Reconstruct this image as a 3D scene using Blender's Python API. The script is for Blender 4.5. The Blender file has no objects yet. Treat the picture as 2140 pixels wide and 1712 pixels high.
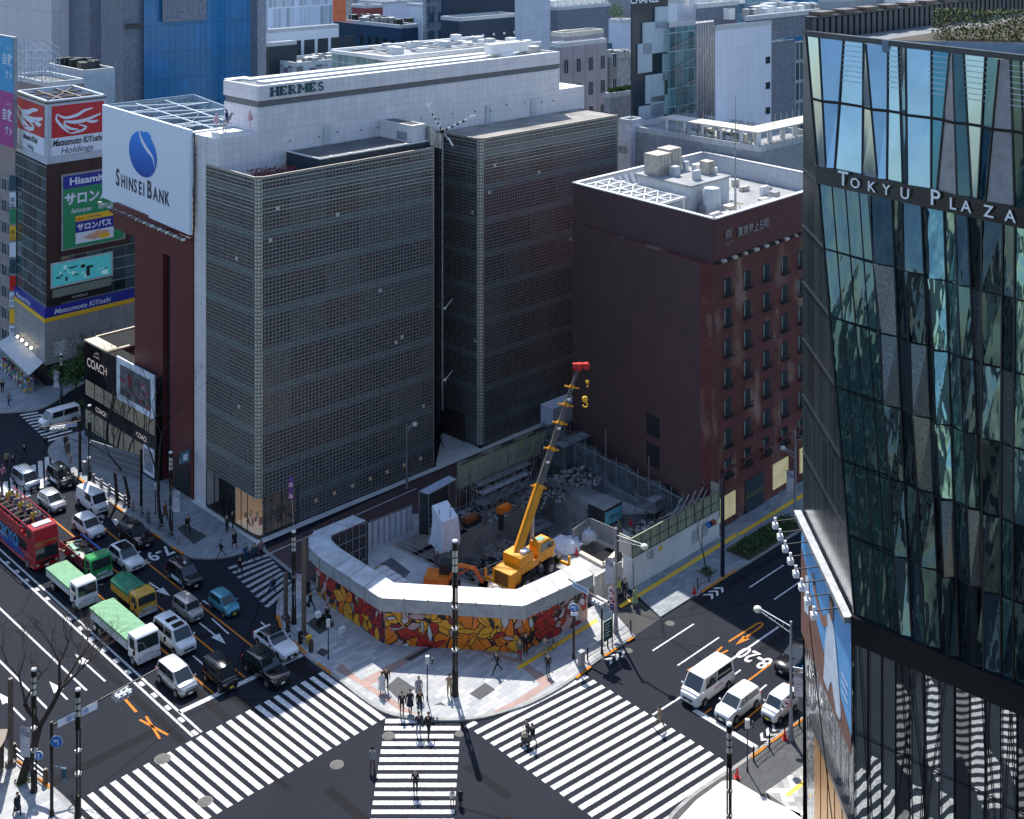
import bpy,bmesh,math,random
from mathutils import Vector,Matrix,geometry
rnd=random.Random(7)
SC=bpy.context.scene
COL=SC.collection
# ---------------- camera: level view with a downward shift (verticals stay vertical) ----------------
F=2614.0;H=64.0;HZ=-189.0;CX=1070.0
cam_d=bpy.data.cameras.new('camera');cam=bpy.data.objects.new('camera',cam_d);COL.objects.link(cam)
cam.location=(0,0,H);cam.rotation_euler=(math.radians(90),0,0)
cam_d.sensor_width=36;cam_d.lens=36*F/2140;cam_d.shift_y=-(856-HZ)/2140
cam_d.clip_start=1;cam_d.clip_end=3000
SC.camera=cam
# ---------------- light ----------------
SUN_EL=52.0;SUN_AZ=-13.0
w=bpy.data.worlds.new("World");SC.world=w;w.use_nodes=True
nt=w.node_tree;bg=nt.nodes['Background']
sky=nt.nodes.new('ShaderNodeTexSky');sky.sky_type='NISHITA';sky.sun_disc=False
sky.sun_elevation=math.radians(SUN_EL);sky.sun_rotation=math.radians(SUN_AZ)
sky.air_density=1.0;sky.dust_density=0.6;sky.ozone_density=2.0
nt.links.new(sky.outputs[0],bg.inputs[0]);bg.inputs[1].default_value=0.15
sd=bpy.data.lights.new('sun','SUN');sun=bpy.data.objects.new('sun',sd);COL.objects.link(sun)
sd.energy=4.2;sd.angle=math.radians(0.5);sd.color=(1.0,0.95,0.87)
az=math.radians(SUN_AZ);el=math.radians(SUN_EL)
sdir=Vector((math.sin(az)*math.cos(el),math.cos(az)*math.cos(el),math.sin(el)))
sun.rotation_euler=(-sdir).to_track_quat('-Z','Y').to_euler();sun.location=(0,60,120)
SC.view_settings.view_transform='Standard';SC.view_settings.look='None'
SC.view_settings.gamma=1;SC.view_settings.exposure=0.72;SC.view_settings.use_curve_mapping=False
# ---------------- geometry helpers ----------------
def G(x,y,z=0.0):
 Y=F*(H-z)/(y-HZ);return Vector(((x-CX)*Y/F,Y,z))
def D(x,y,Y):
 return Vector(((x-CX)*Y/F,Y,H-(y-HZ)*Y/F))
dA=Vector((-.7004,.7138,0));dB=Vector((.7138,.7004,0));UP=Vector((0,0,1))
def V(*a):return Vector(a)
def meet(o,d,x):
 r=(x-CX)/F;return(r*o.y-o.x)/(d.x-r*d.y)
class MB:
 def __init__(s):s.v=[];s.f=[];s.m=[];s.uv=[];s.sm=[]
 def add(s,vs,fs,mi=0,uvs=None,sm=False):
  o=len(s.v);s.v+=[Vector(q)for q in vs]
  for k,f in enumerate(fs):
   s.f.append([o+i for i in f]);s.m.append(mi if not isinstance(mi,(list,tuple))else mi[k]);s.sm.append(sm)
   s.uv.append(uvs[k]if uvs else None)
  return s
 def quad(s,a,b,c,d,mi=0,uv=None):
  if uv is None:
   a=Vector(a);b=Vector(b);d=Vector(d);w=(b-a).length;h=(d-a).length
   uv=[(0,0),(w,0),(w,h),(0,h)]
  return s.add([a,b,c,d],[(0,1,2,3)],mi,[uv])
 def poly(s,pts,mi=0,uv=None):
  pts=[Vector(p)for p in pts]
  return s.add(pts,[tuple(range(len(pts)))],mi,[uv or[(p.x,p.y)for p in pts]])
 def prism(s,poly,z0,z1,side=0,top=None,bottom=True,cap=True):
  top=side if top is None else top
  P=[Vector((p[0],p[1]))for p in poly]
  if sum(P[i-1].x*P[i].y-P[i].x*P[i-1].y for i in range(len(P)))<0:P.reverse()
  n=len(P);u=0
  for i in range(n):
   a=P[i];b=P[(i+1)%n];L=(b-a).length
   s.quad((a.x,a.y,z0),(b.x,b.y,z0),(b.x,b.y,z1),(a.x,a.y,z1),side,[(u,z0),(u+L,z0),(u+L,z1),(u,z1)]);u+=L
  if cap:s.poly([(p.x,p.y,z1)for p in P],top)
  if bottom:s.poly([(p.x,p.y,z0)for p in reversed(P)],side)
  return s
 def obox(s,o,u,v,a0,a1,b0,b1,z0,z1,side=0,top=None):
  pts=[o+u*a0+v*b0,o+u*a1+v*b0,o+u*a1+v*b1,o+u*a0+v*b1]
  return s.prism(pts,o.z+z0,o.z+z1,side,top)
 def box(s,c,size,ang=0,mi=0):
  u=V(math.cos(ang),math.sin(ang),0);v=V(-u.y,u.x,0)
  o=Vector((c[0],c[1],0))
  return s.obox(o,u,v,-size[0]/2,size[0]/2,-size[1]/2,size[1]/2,c[2]-size[2]/2,c[2]+size[2]/2,mi)
 def beam(s,a,b,w,h=None,mi=0,up=UP):
  a=Vector(a);b=Vector(b);h=h or w;d=(b-a)
  if d.length<1e-6:return s
  d.normalize();x=d.cross(up)
  if x.length<1e-3:x=d.cross(V(1,0,0))
  x.normalize();y=x.cross(d);x*=w/2;y*=h/2
  q=[a-x-y,a+x-y,a+x+y,a-x+y,b-x-y,b+x-y,b+x+y,b-x+y]
  return s.add(q,[(0,1,2,3),(7,6,5,4),(0,4,5,1),(1,5,6,2),(2,6,7,3),(3,7,4,0)],mi)
 def tube(s,a,b,r0,r1=None,n=8,mi=0,cap=True):
  a=Vector(a);b=Vector(b);r1=r0 if r1 is None else r1;d=b-a
  if d.length<1e-6:return s
  d.normalize();x=d.cross(UP)
  if x.length<1e-3:x=V(1,0,0)
  x.normalize();y=d.cross(x)
  vs=[]
  for p,r in((a,r0),(b,r1)):
   for k in range(n):
    t=2*math.pi*k/n;vs.append(p+x*(r*math.cos(t))+y*(r*math.sin(t)))
  s.add(vs,[(k,(k+1)%n,n+(k+1)%n,n+k)for k in range(n)],mi,sm=True)
  if cap:
   s.add([vs[k]for k in range(n)],[tuple(range(n-1,-1,-1))],mi);s.add([vs[n+k]for k in range(n)],[tuple(range(n))],mi)
  return s
 def path(s,pts,r,n=6,mi=0):
  for i in range(len(pts)-1):
   ra=r[i]if isinstance(r,list)else r;rb=r[i+1]if isinstance(r,list)else r
   s.tube(pts[i],pts[i+1],ra,rb,n,mi,cap=True)
  return s
 def lathe(s,c,prof,n=12,mi=0,axis='z'):
  c=Vector(c);vs=[];fs=[]
  for r,h in prof:
   for k in range(n):
    t=2*math.pi*k/n
    if axis=='z':vs.append(c+V(r*math.cos(t),r*math.sin(t),h))
    elif axis=='y':vs.append(c+V(r*math.cos(t),h,r*math.sin(t)))
    else:vs.append(c+V(h,r*math.cos(t),r*math.sin(t)))
  m=len(prof)
  for j in range(m-1):
   for k in range(n):fs.append((j*n+k,j*n+(k+1)%n,(j+1)*n+(k+1)%n,(j+1)*n+k))
  s.add(vs,fs,mi,sm=True)
  s.add([vs[k]for k in range(n)],[tuple(range(n-1,-1,-1))],mi);s.add([vs[(m-1)*n+k]for k in range(n)],[tuple(range(n))],mi)
  return s
 def ball(s,c,r,mi=0,n=10,sq=(1,1,1),jit=0):
  c=Vector(c);m=n//2+1;vs=[];fs=[]
  for j in range(m+1):
   ph=math.pi*j/m
   for k in range(n):
    t=2*math.pi*k/n;q=r*(1+(rnd.uniform(-jit,jit)if jit else 0))
    vs.append(c+V(q*sq[0]*math.sin(ph)*math.cos(t),q*sq[1]*math.sin(ph)*math.sin(t),q*sq[2]*math.cos(ph)))
  for j in range(m):
   for k in range(n):fs.append((j*n+k,(j+1)*n+k,(j+1)*n+(k+1)%n,j*n+(k+1)%n))
  return s.add(vs,fs,mi,sm=not jit)
 def build(s,name,mats,parent=None,merge=False,bevel=0):
  if not s.v:s.v=[V(0,0,0)]
  me=bpy.data.meshes.new(name);off=world_loc(parent)if parent else V(0,0,0)
  me.from_pydata([tuple(q-off)for q in s.v],[],s.f)
  if not isinstance(mats,(list,tuple)):mats=[mats]
  for m in mats:me.materials.append(m)
  me.polygons.foreach_set('material_index',s.m);me.polygons.foreach_set('use_smooth',s.sm)
  uvl=me.uv_layers.new(name='UVMap');li=0
  for k,f in enumerate(s.f):
   uv=s.uv[k]
   for j in range(len(f)):
    if uv:uvl.data[li].uv=uv[j]
    else:
     q=s.v[f[j]];uvl.data[li].uv=(q.x+q.y*.7,q.z+q.y*.3)
    li+=1
  if merge:
   bm=bmesh.new();bm.from_mesh(me);bmesh.ops.remove_doubles(bm,verts=bm.verts,dist=.001);bmesh.ops.recalc_face_normals(bm,faces=bm.faces);bm.to_mesh(me);bm.free()
  o=bpy.data.objects.new(name,me);COL.objects.link(o)
  if parent:o.parent=parent
  if bevel:
   b=o.modifiers.new('bevel','BEVEL');b.width=bevel;b.segments=2;b.limit_method='ANGLE';b.angle_limit=math.radians(35)
  return o
def each(mb,name,mats,parent):
 key={};par=list(range(len(mb.f)))
 def find(i):
  while par[i]!=i:par[i]=par[par[i]];i=par[i]
  return i
 for i,f in enumerate(mb.f):
  for v_ in f:
   k=tuple(round(c,3)for c in mb.v[v_])
   if k in key:par[find(i)]=find(key[k])
   else:key[k]=i
 g={}
 for i in range(len(mb.f)):g.setdefault(find(i),[]).append(i)
 for ids in g.values():
  n=MB()
  for i in ids:n.add([mb.v[v_]for v_ in mb.f[i]],[tuple(range(len(mb.f[i])))],mb.m[i],[mb.uv[i]]if mb.uv[i]else None,mb.sm[i])
  n.build(name,mats,parent,merge=True)
def world_loc(o):
 p=V(0,0,0)
 while o:p+=o.location;o=o.parent
 return p
def tag(o,label=None,cat=None,group=None,kind=None):
 if label:o['label']=label
 if cat:o['category']=cat
 if group:o['group']=group
 if kind:o['kind']=kind
 return o
def thing(name,loc,label,cat,group=None):
 o=bpy.data.objects.new(name,None);COL.objects.link(o);o.location=Vector(loc);o.empty_display_size=.3
 return tag(o,label,cat,group)
def struct(name,mb,m,label=None,cat=None):
 o=mb.build(name,m);o['kind']='structure'
 return o
def copy_tree(o,parent=None):
 c=o.copy();COL.objects.link(c)
 if parent:c.parent=parent
 for ch in list(o.children):copy_tree(ch,c)
 return c
# 2-D drawing on a frame (origin, ux, uy)
class FR:
 def __init__(s,o,ux,uy):s.o=Vector(o);s.x=Vector(ux).normalized();s.y=Vector(uy).normalized();s.n=s.x.cross(s.y)
 def p(s,a,b,off=0):return s.o+s.x*a+s.y*b+s.n*off
def flat(mb,fr,pts,off=.02,mi=0):
 P=[Vector((p[0],p[1],0))for p in pts]
 tris=geometry.tessellate_polygon([P])
 area=sum(P[i-1].x*P[i].y-P[i].x*P[i-1].y for i in range(len(P)))
 fs=[]
 for t in tris:
  a,b,c=t
  cr=(P[b]-P[a]).cross(P[c]-P[a]).z
  fs.append((a,b,c)if cr>0 else(a,c,b))
 mb.add([fr.p(p[0],p[1],off)for p in pts],fs,mi)
def rect(mb,fr,x0,y0,x1,y1,off=.02,mi=0):
 mb.quad(fr.p(x0,y0,off),fr.p(x1,y0,off),fr.p(x1,y1,off),fr.p(x0,y1,off),mi)
def stroke(mb,fr,pts,w,off=.02,mi=0):
 n=len(pts);L=[];R=[]
 for i,p in enumerate(pts):
  a=pts[max(0,i-1)];b=pts[min(n-1,i+1)];dx=b[0]-a[0];dy=b[1]-a[1];l=math.hypot(dx,dy)or 1
  ww=(w[i]if isinstance(w,(list,tuple))else w)/2
  L.append((p[0]-dy/l*ww,p[1]+dx/l*ww));R.append((p[0]+dy/l*ww,p[1]-dx/l*ww))
 for i in range(n-1):
  mb.add([fr.p(*R[i],off),fr.p(*R[i+1],off),fr.p(*L[i+1],off),fr.p(*L[i],off)],[(0,1,2,3)],mi)
def curve2(pts,n=8):
 out=[];P=[pts[0]]+list(pts)+[pts[-1]]
 for i in range(1,len(P)-2):
  for k in range(n):
   t=k/n;q=[]
   for j in range(len(pts[0])):
    a,b,c,d=P[i-1][j],P[i][j],P[i+1][j],P[i+2][j]
    q.append(.5*(2*b+(c-a)*t+(2*a-5*b+4*c-d)*t*t+(3*b-3*c+d-a)*t**3))
   out.append(tuple(q))
 out.append(tuple(pts[-1]));return out
_tc={}
def text(mb,fr,body,size,x,y,off=.02,mi=0,align='CENTER',wx=1.0,bold=0.0,shear=0.0,ext=0.0):
 key=(body,bold,shear,align)
 if key not in _tc:
  cu=bpy.data.curves.new('t','FONT');cu.body=body;cu.size=1;cu.align_x=align;cu.offset=bold;cu.shear=shear;cu.resolution_u=3
  ob=bpy.data.objects.new('t',cu);COL.objects.link(ob)
  dg=bpy.context.evaluated_depsgraph_get();me=ob.evaluated_get(dg).to_mesh()
  _tc[key]=([v.co.copy()for v in me.vertices],[tuple(p.vertices)for p in me.polygons])
  bpy.data.objects.remove(ob);bpy.data.curves.remove(cu)
 vs,fs=_tc[key]
 mb.add([fr.p(x+v.x*size*wx,y+v.y*size,off)for v in vs],fs,mi)
 if ext:
  cnt={}
  for f in fs:
   for a,b in zip(f,f[1:]+f[:1]):cnt[(min(a,b),max(a,b))]=cnt.get((min(a,b),max(a,b)),0)+1
  for(a,b),c in cnt.items():
   if c==1:
    A=vs[a];B=vs[b]
    mb.add([fr.p(x+A.x*size*wx,y+A.y*size,off),fr.p(x+B.x*size*wx,y+B.y*size,off),fr.p(x+B.x*size*wx,y+B.y*size,off-ext),fr.p(x+A.x*size*wx,y+A.y*size,off-ext)],[(0,1,2,3)],mi)
# ---------------- materials ----------------
class NT:
 def __init__(s,name):
  s.m=bpy.data.materials.new(name);s.m.use_nodes=True;s.t=s.m.node_tree;s.b=s.t.nodes['Principled BSDF']
 def n(s,typ,**kw):
  k=s.t.nodes.new(typ)
  for a,b in kw.items():setattr(k,a,b)
  return k
 def put(s,sock,v):
  if isinstance(v,bpy.types.NodeSocket):s.t.links.new(v,sock)
  elif isinstance(v,(tuple,list))and len(v)==3 and sock.type=='RGBA':sock.default_value=(*v,1)
  else:sock.default_value=v
 def math(s,op,a,b=0.0,c=0.0):
  k=s.n('ShaderNodeMath',operation=op);s.put(k.inputs[0],a);s.put(k.inputs[1],b);s.put(k.inputs[2],c);return k.outputs[0]
 def mix(s,f,a,b,mode='MIX'):
  k=s.n('ShaderNodeMix',data_type='RGBA',blend_type=mode);s.put(k.inputs[0],f);s.put(k.inputs[6],a);s.put(k.inputs[7],b);return k.outputs[2]
 def obj(s):return s.n('ShaderNodeTexCoord').outputs['Object']
 def uv(s):return s.n('ShaderNodeTexCoord').outputs['UV']
 def noise(s,vec,scale,det=4,rough=.6):
  k=s.n('ShaderNodeTexNoise');s.put(k.inputs['Vector'],vec);k.inputs['Scale'].default_value=scale;k.inputs['Detail'].default_value=det;k.inputs['Roughness'].default_value=rough
  return k.outputs['Fac']
 def ramp(s,f,a,b):
  k=s.n('ShaderNodeMapRange');s.put(k.inputs[0],f);k.inputs[1].default_value=a;k.inputs[2].default_value=b;return k.outputs[0]
 def map(s,vec,scale=(1,1,1),rot=0):
  k=s.n('ShaderNodeMapping');s.put(k.inputs[0],vec);k.inputs['Scale'].default_value=scale;k.inputs['Rotation'].default_value=(0,0,rot);return k.outputs[0]
 def done(s,col=None,rough=None,metal=None,spec=None,bump=None,bs=.3,bd=.02):
  if col is not None:s.put(s.b.inputs['Base Color'],col)
  if rough is not None:s.put(s.b.inputs['Roughness'],rough)
  if metal is not None:s.put(s.b.inputs['Metallic'],metal)
  if spec is not None:s.put(s.b.inputs['Specular IOR Level'],spec)
  if bump is not None:
   k=s.n('ShaderNodeBump');k.inputs['Strength'].default_value=bs;k.inputs['Distance'].default_value=bd;s.put(k.inputs['Height'],bump);s.t.links.new(k.outputs[0],s.b.inputs['Normal'])
  return s.m
_mc={}
def mat(name,col,rough=.6,metal=0.0,var=.25,scale=1.5,bump=0.0,spec=.5,streak=0.0,emit=0.0,coat=0.0):
 if name in _mc:return _mc[name]
 t=NT(name);o=t.obj()
 f=t.ramp(t.noise(o,scale,5),.3,.7);c2=tuple(max(0,c*(1-var))for c in col);c1=tuple(min(1,c*(1+var*.5))for c in col)
 c=t.mix(f,c2,c1)
 if streak:
  g=t.ramp(t.noise(t.map(o,(3,3,.15)),2.0,4),.45,.75);c=t.mix(t.math('MULTIPLY',g,streak),c,tuple(k*.45 for k in col))
 m=t.done(c,rough,metal,spec)
 if bump:t.done(bump=t.noise(o,scale*12,3),bs=bump)
 if emit:
  t.b.inputs['Emission Color'].default_value=(*col,1);t.b.inputs['Emission Strength'].default_value=emit
 if coat:t.b.inputs['Coat Weight'].default_value=coat;t.b.inputs['Coat Roughness'].default_value=.05
 _mc[name]=m;return m
def grid(name,cell,line,pu,pv,lu,lv,var=.3,rough=.5,metal=0.0,lrough=.6,band=None,cell2=None,p2=.3,dirt=.2,off=0.0,spec=.5,big=None,bump=.0):
 """wall pattern in metres (UV): cells pu x pv with joints lu / lv wide; band=(period,height,colour,offset)"""
 if name in _mc:return _mc[name]
 t=NT(name);sp=t.n('ShaderNodeSeparateXYZ');t.put(sp.inputs[0],t.uv());u,v=sp.outputs[0],sp.outputs[1]
 U=t.math('DIVIDE',u,pu);Vv=t.math('DIVIDE',t.math('ADD',v,off),pv)
 fu=t.math('FRACT',U);fv=t.math('FRACT',Vv)
 ml=t.math('MAXIMUM',t.math('LESS_THAN',fu,lu/pu),t.math('LESS_THAN',fv,lv/pv))
 wn=t.n('ShaderNodeTexWhiteNoise',noise_dimensions='2D');cv=t.n('ShaderNodeCombineXYZ');t.put(cv.inputs[0],t.math('FLOOR',U));t.put(cv.inputs[1],t.math('FLOOR',Vv));t.put(wn.inputs['Vector'],cv.outputs[0])
 r=wn.outputs['Value']
 c=t.mix(r,tuple(k*(1-var)for k in cell),tuple(min(1,k*(1+var))for k in cell))
 if cell2:c=t.mix(t.math('LESS_THAN',t.math('FRACT',t.math('MULTIPLY',r,7.31)),p2),c,cell2)
 if big:
  c=t.mix(t.ramp(t.noise(t.map(t.uv(),(.09,.16,1)),1,3),.42,.6),c,big)
 if band:
  fb=t.math('FRACT',t.math('DIVIDE',t.math('ADD',v,band[3]),band[0]));mbm=t.math('LESS_THAN',fb,band[1]/band[0])
  c=t.mix(t.math('MULTIPLY',mbm,.8),c,band[2])
 c=t.mix(ml,c,line)
 if dirt:
  g=t.ramp(t.noise(t.map(t.uv(),(1,.2,1)),.7,5),.35,.8);c=t.mix(t.math('MULTIPLY',g,dirt),c,tuple(k*.35 for k in line))
 ro=t.math('ADD',t.math('MULTIPLY',ml,lrough-rough),rough)
 m=t.done(c,ro,metal,spec)
 if bump:t.done(bump=ml,bs=bump,bd=.05)
 _mc[name]=m;return m
def glass(name,col=(.05,.07,.08),rough=.04,metal=.6,wob=.0):
 if name in _mc:return _mc[name]
 t=NT(name);m=t.done(t.mix(t.noise(t.obj(),.6,2),tuple(c*.8 for c in col),tuple(c*1.2 for c in col)),rough,metal,1.0)
 if wob:t.done(bump=t.noise(t.map(t.obj(),(1,1,.35)),.55,2),bs=wob,bd=.12)
 _mc[name]=m;return m
M=dict(white=mat('white_paint',(.78,.78,.77),.5,var=.1),cream=mat('cream_panel',(.62,.58,.5),.7,var=.15,streak=.3),black=mat('black_paint',(.015,.016,.018),.35,var=.3),dark=mat('dark_metal',(.035,.04,.045),.45,.3,var=.3),steel=mat('galvanised_steel',(.42,.44,.46),.4,.7,var=.3),grey=mat('grey_paint',(.3,.31,.33),.6,var=.25,streak=.2),lgrey=mat('pale_grey_panel',(.52,.55,.58),.55,var=.15,streak=.25),rubber=mat('tyre_rubber',(.02,.02,.02),.85),yellow=mat('yellow_paint',(.85,.35,.012),.4,var=.25,streak=.25),orange=mat('orange_paint',(.8,.2,.02),.45,var=.2),red=mat('red_paint',(.62,.02,.02),.35,var=.1),concrete=mat('site_concrete',(.5,.485,.46),.9,var=.45,scale=.6,bump=.3,streak=.6),roof=mat('roof_membrane',(.32,.33,.34),.9,var=.35,scale=.35,bump=.15),darkroof=mat('dark_roof',(.12,.125,.13),.8,var=.4,scale=.4),navy=mat('navy_cladding',(.018,.035,.055),.45,var=.3),gold=mat('gold_panel',(.55,.27,.06),.35,.6,var=.2),cgl=glass('clear_dark_glass',(.04,.06,.07),.03,.35),blueg=glass('blue_glass',(.1,.2,.27),.05,.5),blue=mat('sign_blue',(.02,.16,.55),.45,var=.05),green=mat('sign_green',(.02,.28,.12),.45,var=.08),navyp=mat('sign_navy',(.02,.03,.3),.45,var=.05),yel=mat('sign_yellow',(.85,.5,.03),.5,var=.05),signw=mat('sign_white',(.74,.8,.9),.45,var=.03),ink=mat('sign_ink',(.02,.025,.03),.5,var=.05),chrome=mat('chrome',(.6,.6,.62),.15,1.0,var=.05),brown=mat('brown_metal',(.1,.075,.06),.5,.3,var=.2),lampw=mat('lamp_glass',(.7,.72,.62),.25,var=.05),amber=mat('amber_plastic',(.8,.35,.05),.3),wood=mat('timber',(.45,.3,.16),.8,var=.4))
# ---------------- ground, roads, pavements ----------------
def asphalt(name,col,sc=1.0):
 t=NT(name);o=t.obj();big=t.noise(o,.05,4);fine=t.noise(o,9*sc,3);med=t.ramp(t.noise(t.map(o,(.35,.06,1),math.radians(44)),1.2,4),.3,.7)
 c=t.mix(t.ramp(big,.3,.7),tuple(k*.8 for k in col),tuple(k*1.2 for k in col));c=t.mix(t.math('MULTIPLY',med,.4),c,tuple(k*.6 for k in col))
 c=t.mix(t.math('MULTIPLY',fine,.5),c,tuple(k*1.45 for k in col))
 vo=t.n('ShaderNodeTexVoronoi',feature='DISTANCE_TO_EDGE');t.put(vo.inputs['Vector'],t.mix(.02,o,t.noise(o,1.5),'ADD'));vo.inputs['Scale'].default_value=.045
 cr=t.math('LESS_THAN',vo.outputs['Distance'],.0035);c=t.mix(t.math('MULTIPLY',cr,.6),c,tuple(k*.35 for k in col))
 return t.done(c,t.math('ADD',t.math('MULTIPLY',fine,.2),.75),0,.1,bump=fine,bs=.25,bd=.01)
M_ASPH=asphalt('road_asphalt',(.018,.021,.029));M_ASPH2=asphalt('old_asphalt',(.062,.06,.062))
def tiles(name,c1,c2,mortar,bw,bh,rot,var2=None):
 t=NT(name);o=t.map(t.obj(),(1,1,1),rot);br=t.n('ShaderNodeTexBrick');t.put(br.inputs['Vector'],o)
 br.inputs['Color1'].default_value=(*c1,1);br.inputs['Color2'].default_value=(*c2,1);br.inputs['Mortar'].default_value=(*mortar,1)
 br.inputs['Scale'].default_value=1;br.inputs['Mortar Size'].default_value=.012;br.inputs['Brick Width'].default_value=bw;br.inputs['Row Height'].default_value=bh;br.inputs['Bias'].default_value=0.0
 c=br.outputs['Color'];c=t.mix(t.math('MULTIPLY',t.ramp(t.noise(t.obj(),.5,5),.35,.75),.35),c,tuple(k*.5 for k in c1))
 if var2:c=t.mix(t.ramp(t.noise(t.obj(),.12,3),.55,.62),c,var2)
 return t.done(c,.75,0,.4)
RB=-math.atan2(dB.y,dB.x)
M_PAVE=tiles('pale_paving',(.5,.5,.49),(.3,.32,.35),(.2,.2,.2),1.2,.45,RB)
M_PAVE2=tiles('grey_paving',(.32,.34,.36),(.2,.23,.26),(.14,.14,.15),1.0,.4,RB)
M_PINK=tiles('pink_paving',(.42,.27,.23),(.34,.22,.2),(.25,.2,.18),.6,.3,RB)
M_BRICK=tiles('brick_street',(.13,.07,.065),(.09,.055,.055),(.07,.05,.05),.22,.11,RB)
M_SETT=tiles('dark_paving',(.07,.075,.08),(.045,.05,.055),(.03,.03,.03),.4,.2,RB)
M_WHITEST=tiles('white_stone',(.72,.71,.68),(.62,.61,.58),(.45,.45,.43),1.2,.6,RB)
M_KERB=mat('kerb_stone',(.3,.3,.29),.8,var=.3,scale=2)
def paintmat(name,col,wear):
 t=NT(name);o=t.obj();w=t.math('MULTIPLY',t.ramp(t.noise(o,3.5,6,.7),.5+(.5-wear)*.5,.72),.85)
 c=t.mix(w,col,(.07,.07,.075));c=t.mix(t.math('MULTIPLY',t.noise(o,.8,3),.2),c,tuple(k*.6 for k in col));return t.done(c,.8,0,.2)
M_LINE=paintmat('road_paint_white',(.72,.72,.71),.62);M_WORN=paintmat('worn_road_paint',(.6,.6,.6),.95)
M_YLINE=paintmat('road_paint_orange',(.6,.2,.012),.5)
# site pit outline (hole in the ground)
PIT=[G(*p)for p in((822,1143),(930,1095),(1150,1003),(1262,1078),(1165,1140),(1048,1196),(985,1222))]
HOLE2=[G(*p)for p in((1196,1150),(1232,1124),(1296,1152),(1262,1186))]
gm=MB()
outer=[V(-900,-120,0),V(900,-120,0),V(900,1500,0),V(-900,1500,0)]
loops=[outer,list(reversed(PIT)),list(reversed(HOLE2))]
allp=[p for l in loops for p in l]
for tr in geometry.tessellate_polygon(loops):
 a,b,c=[allp[i]for i in tr]
 if(b-a).cross(c-a).z<0:b,c=c,b
 gm.poly([a,b,c])
struct('ground',gm,M_ASPH)
gp=MB();pf=mat('pit_mud',(.3,.29,.28),.95,var=.5,scale=.5,bump=.5)
gp.poly([V(p.x,p.y,-4.5)for p in PIT])
gp.poly([V(p.x,p.y,-6)for p in HOLE2]);struct('pit_floor',gp,pf)
pw=MB();n=len(PIT)
for i in range(n):
 a=PIT[i];b=PIT[(i+1)%n]
 pw.quad(V(a.x,a.y,-4.5),V(b.x,b.y,-4.5),V(b.x,b.y,.25),V(a.x,a.y,.25))
for i in range(4):
 a=HOLE2[i];b=HOLE2[(i+1)%4];pw.quad(V(a.x,a.y,-6),V(b.x,b.y,-6),V(b.x,b.y,.2),V(a.x,a.y,.2))
struct('pit_retaining_wall',pw,M['concrete'])
# pavements
def smooth_px(pts,n=5):return curve2(pts,n)
def pave(name,px,m,z=.13,kerb=True,smooth=False,kw=.35,closed_kerb=None):
 P=[G(*p)for p in px];mb=MB()
 Q=[(p.x,p.y)for p in P];mb.prism(Q,-.05,z,1,0,bottom=False);return struct(name,mb,[m,M_KERB])
def kerbline(px,w=.3,z0=0.0,z1=.145,m=None,name='kerb'):
 mb=MB();P=[G(*p)for p in px]
 for a,b in zip(P,P[1:]):
  mb.beam(a+V(0,0,(z0+z1)/2),b+V(0,0,(z0+z1)/2),w,z1-z0)
 return struct(name,mb,m or M_KERB)
CORNER=smooth_px([(640,1226),(607,1236),(585,1258),(582,1290),(600,1330),(640,1372),(700,1415),(760,1462),(805,1490),(850,1501),(905,1506),(960,1506),(1012,1500),(1060,1487),(1110,1470),(1180,1432),(1250,1380),(1325,1331)],4)
pave('corner_pavement',CORNER+[(1262,1258),(1235,1272),(1085,1340),(800,1330),(650,1215)],M_PAVE)
kerbline(CORNER)
PAVE_B=smooth_px([(1453,1246),(1475,1232),(1560,1178),(1660,1116),(1760,1054)],2)
pave('side_pavement',[(1322,1236),(1380,1292)]+[(1453,1246)]+PAVE_B[1:]+[(1700,995),(1505,1095)],M_PAVE2,.13);kerbline([(1453,1246),(1760,1054)])
pave('driveway',[(1240,1285),(1325,1331),(1380,1294),(1318,1240)],M_ASPH2,.03)
LEFTK=smooth_px([(167,905),(129,917),(106,935),(104,950),(121,968),(161,997),(272,1080),(384,1158),(425,1168),(470,1166),(512,1155),(548,1137)],4)
pave('left_pavement',LEFTK+[(540,1120),(420,1035),(262,915),(230,880)],M_PAVE2);kerbline(LEFTK)
SIDEK=smooth_px([(-60,866),(30,863),(80,857),(112,842),(140,822)],3)
pave('far_left_pavement',SIDEK+[(240,765),(100,700),(-60,640)],M_PAVE2);kerbline(SIDEK)
BL=smooth_px([(-60,1515),(0,1563),(60,1612),(110,1652),(150,1692),(175,1740),(180,1800)],3)
pave('near_left_pavement',BL+[(-60,1800)],M_PAVE);kerbline(BL)
BR=smooth_px([(1380,1780),(1388,1740),(1405,1706),(1450,1664),(1500,1630),(1546,1600),(1620,1545),(1700,1489),(1800,1420),(1900,1350)],3)
pave('near_right_pavement',BR+[(2400,1350),(2400,1900),(1380,1900)],M_SETT);kerbline(BR)
pl=MB();pts=[G(*p,.134)for p in((1415,1715),(1455,1672),(1510,1632),(1535,1630),(1600,1668),(1672,1700),(1690,1760),(1420,1780))];pl.poly(pts);struct('pale_paving',pl,M_WHITEST)
pl=MB()
for p in(((1535,1630),(1600,1668),(1720,1585),(1720,1500)),):
 pass
pl.poly([G(*p,.134)for p in((1600,1655),(1720,1570),(1830,1500),(1830,1720),(1690,1720))]);struct('checker_paving',pl,grid('checker_tiles',(.33,.33,.32),(.16,.16,.16),.45,.45,.02,.02,.3,.7,cell2=(.75,.75,.73),p2=.3))
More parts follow.
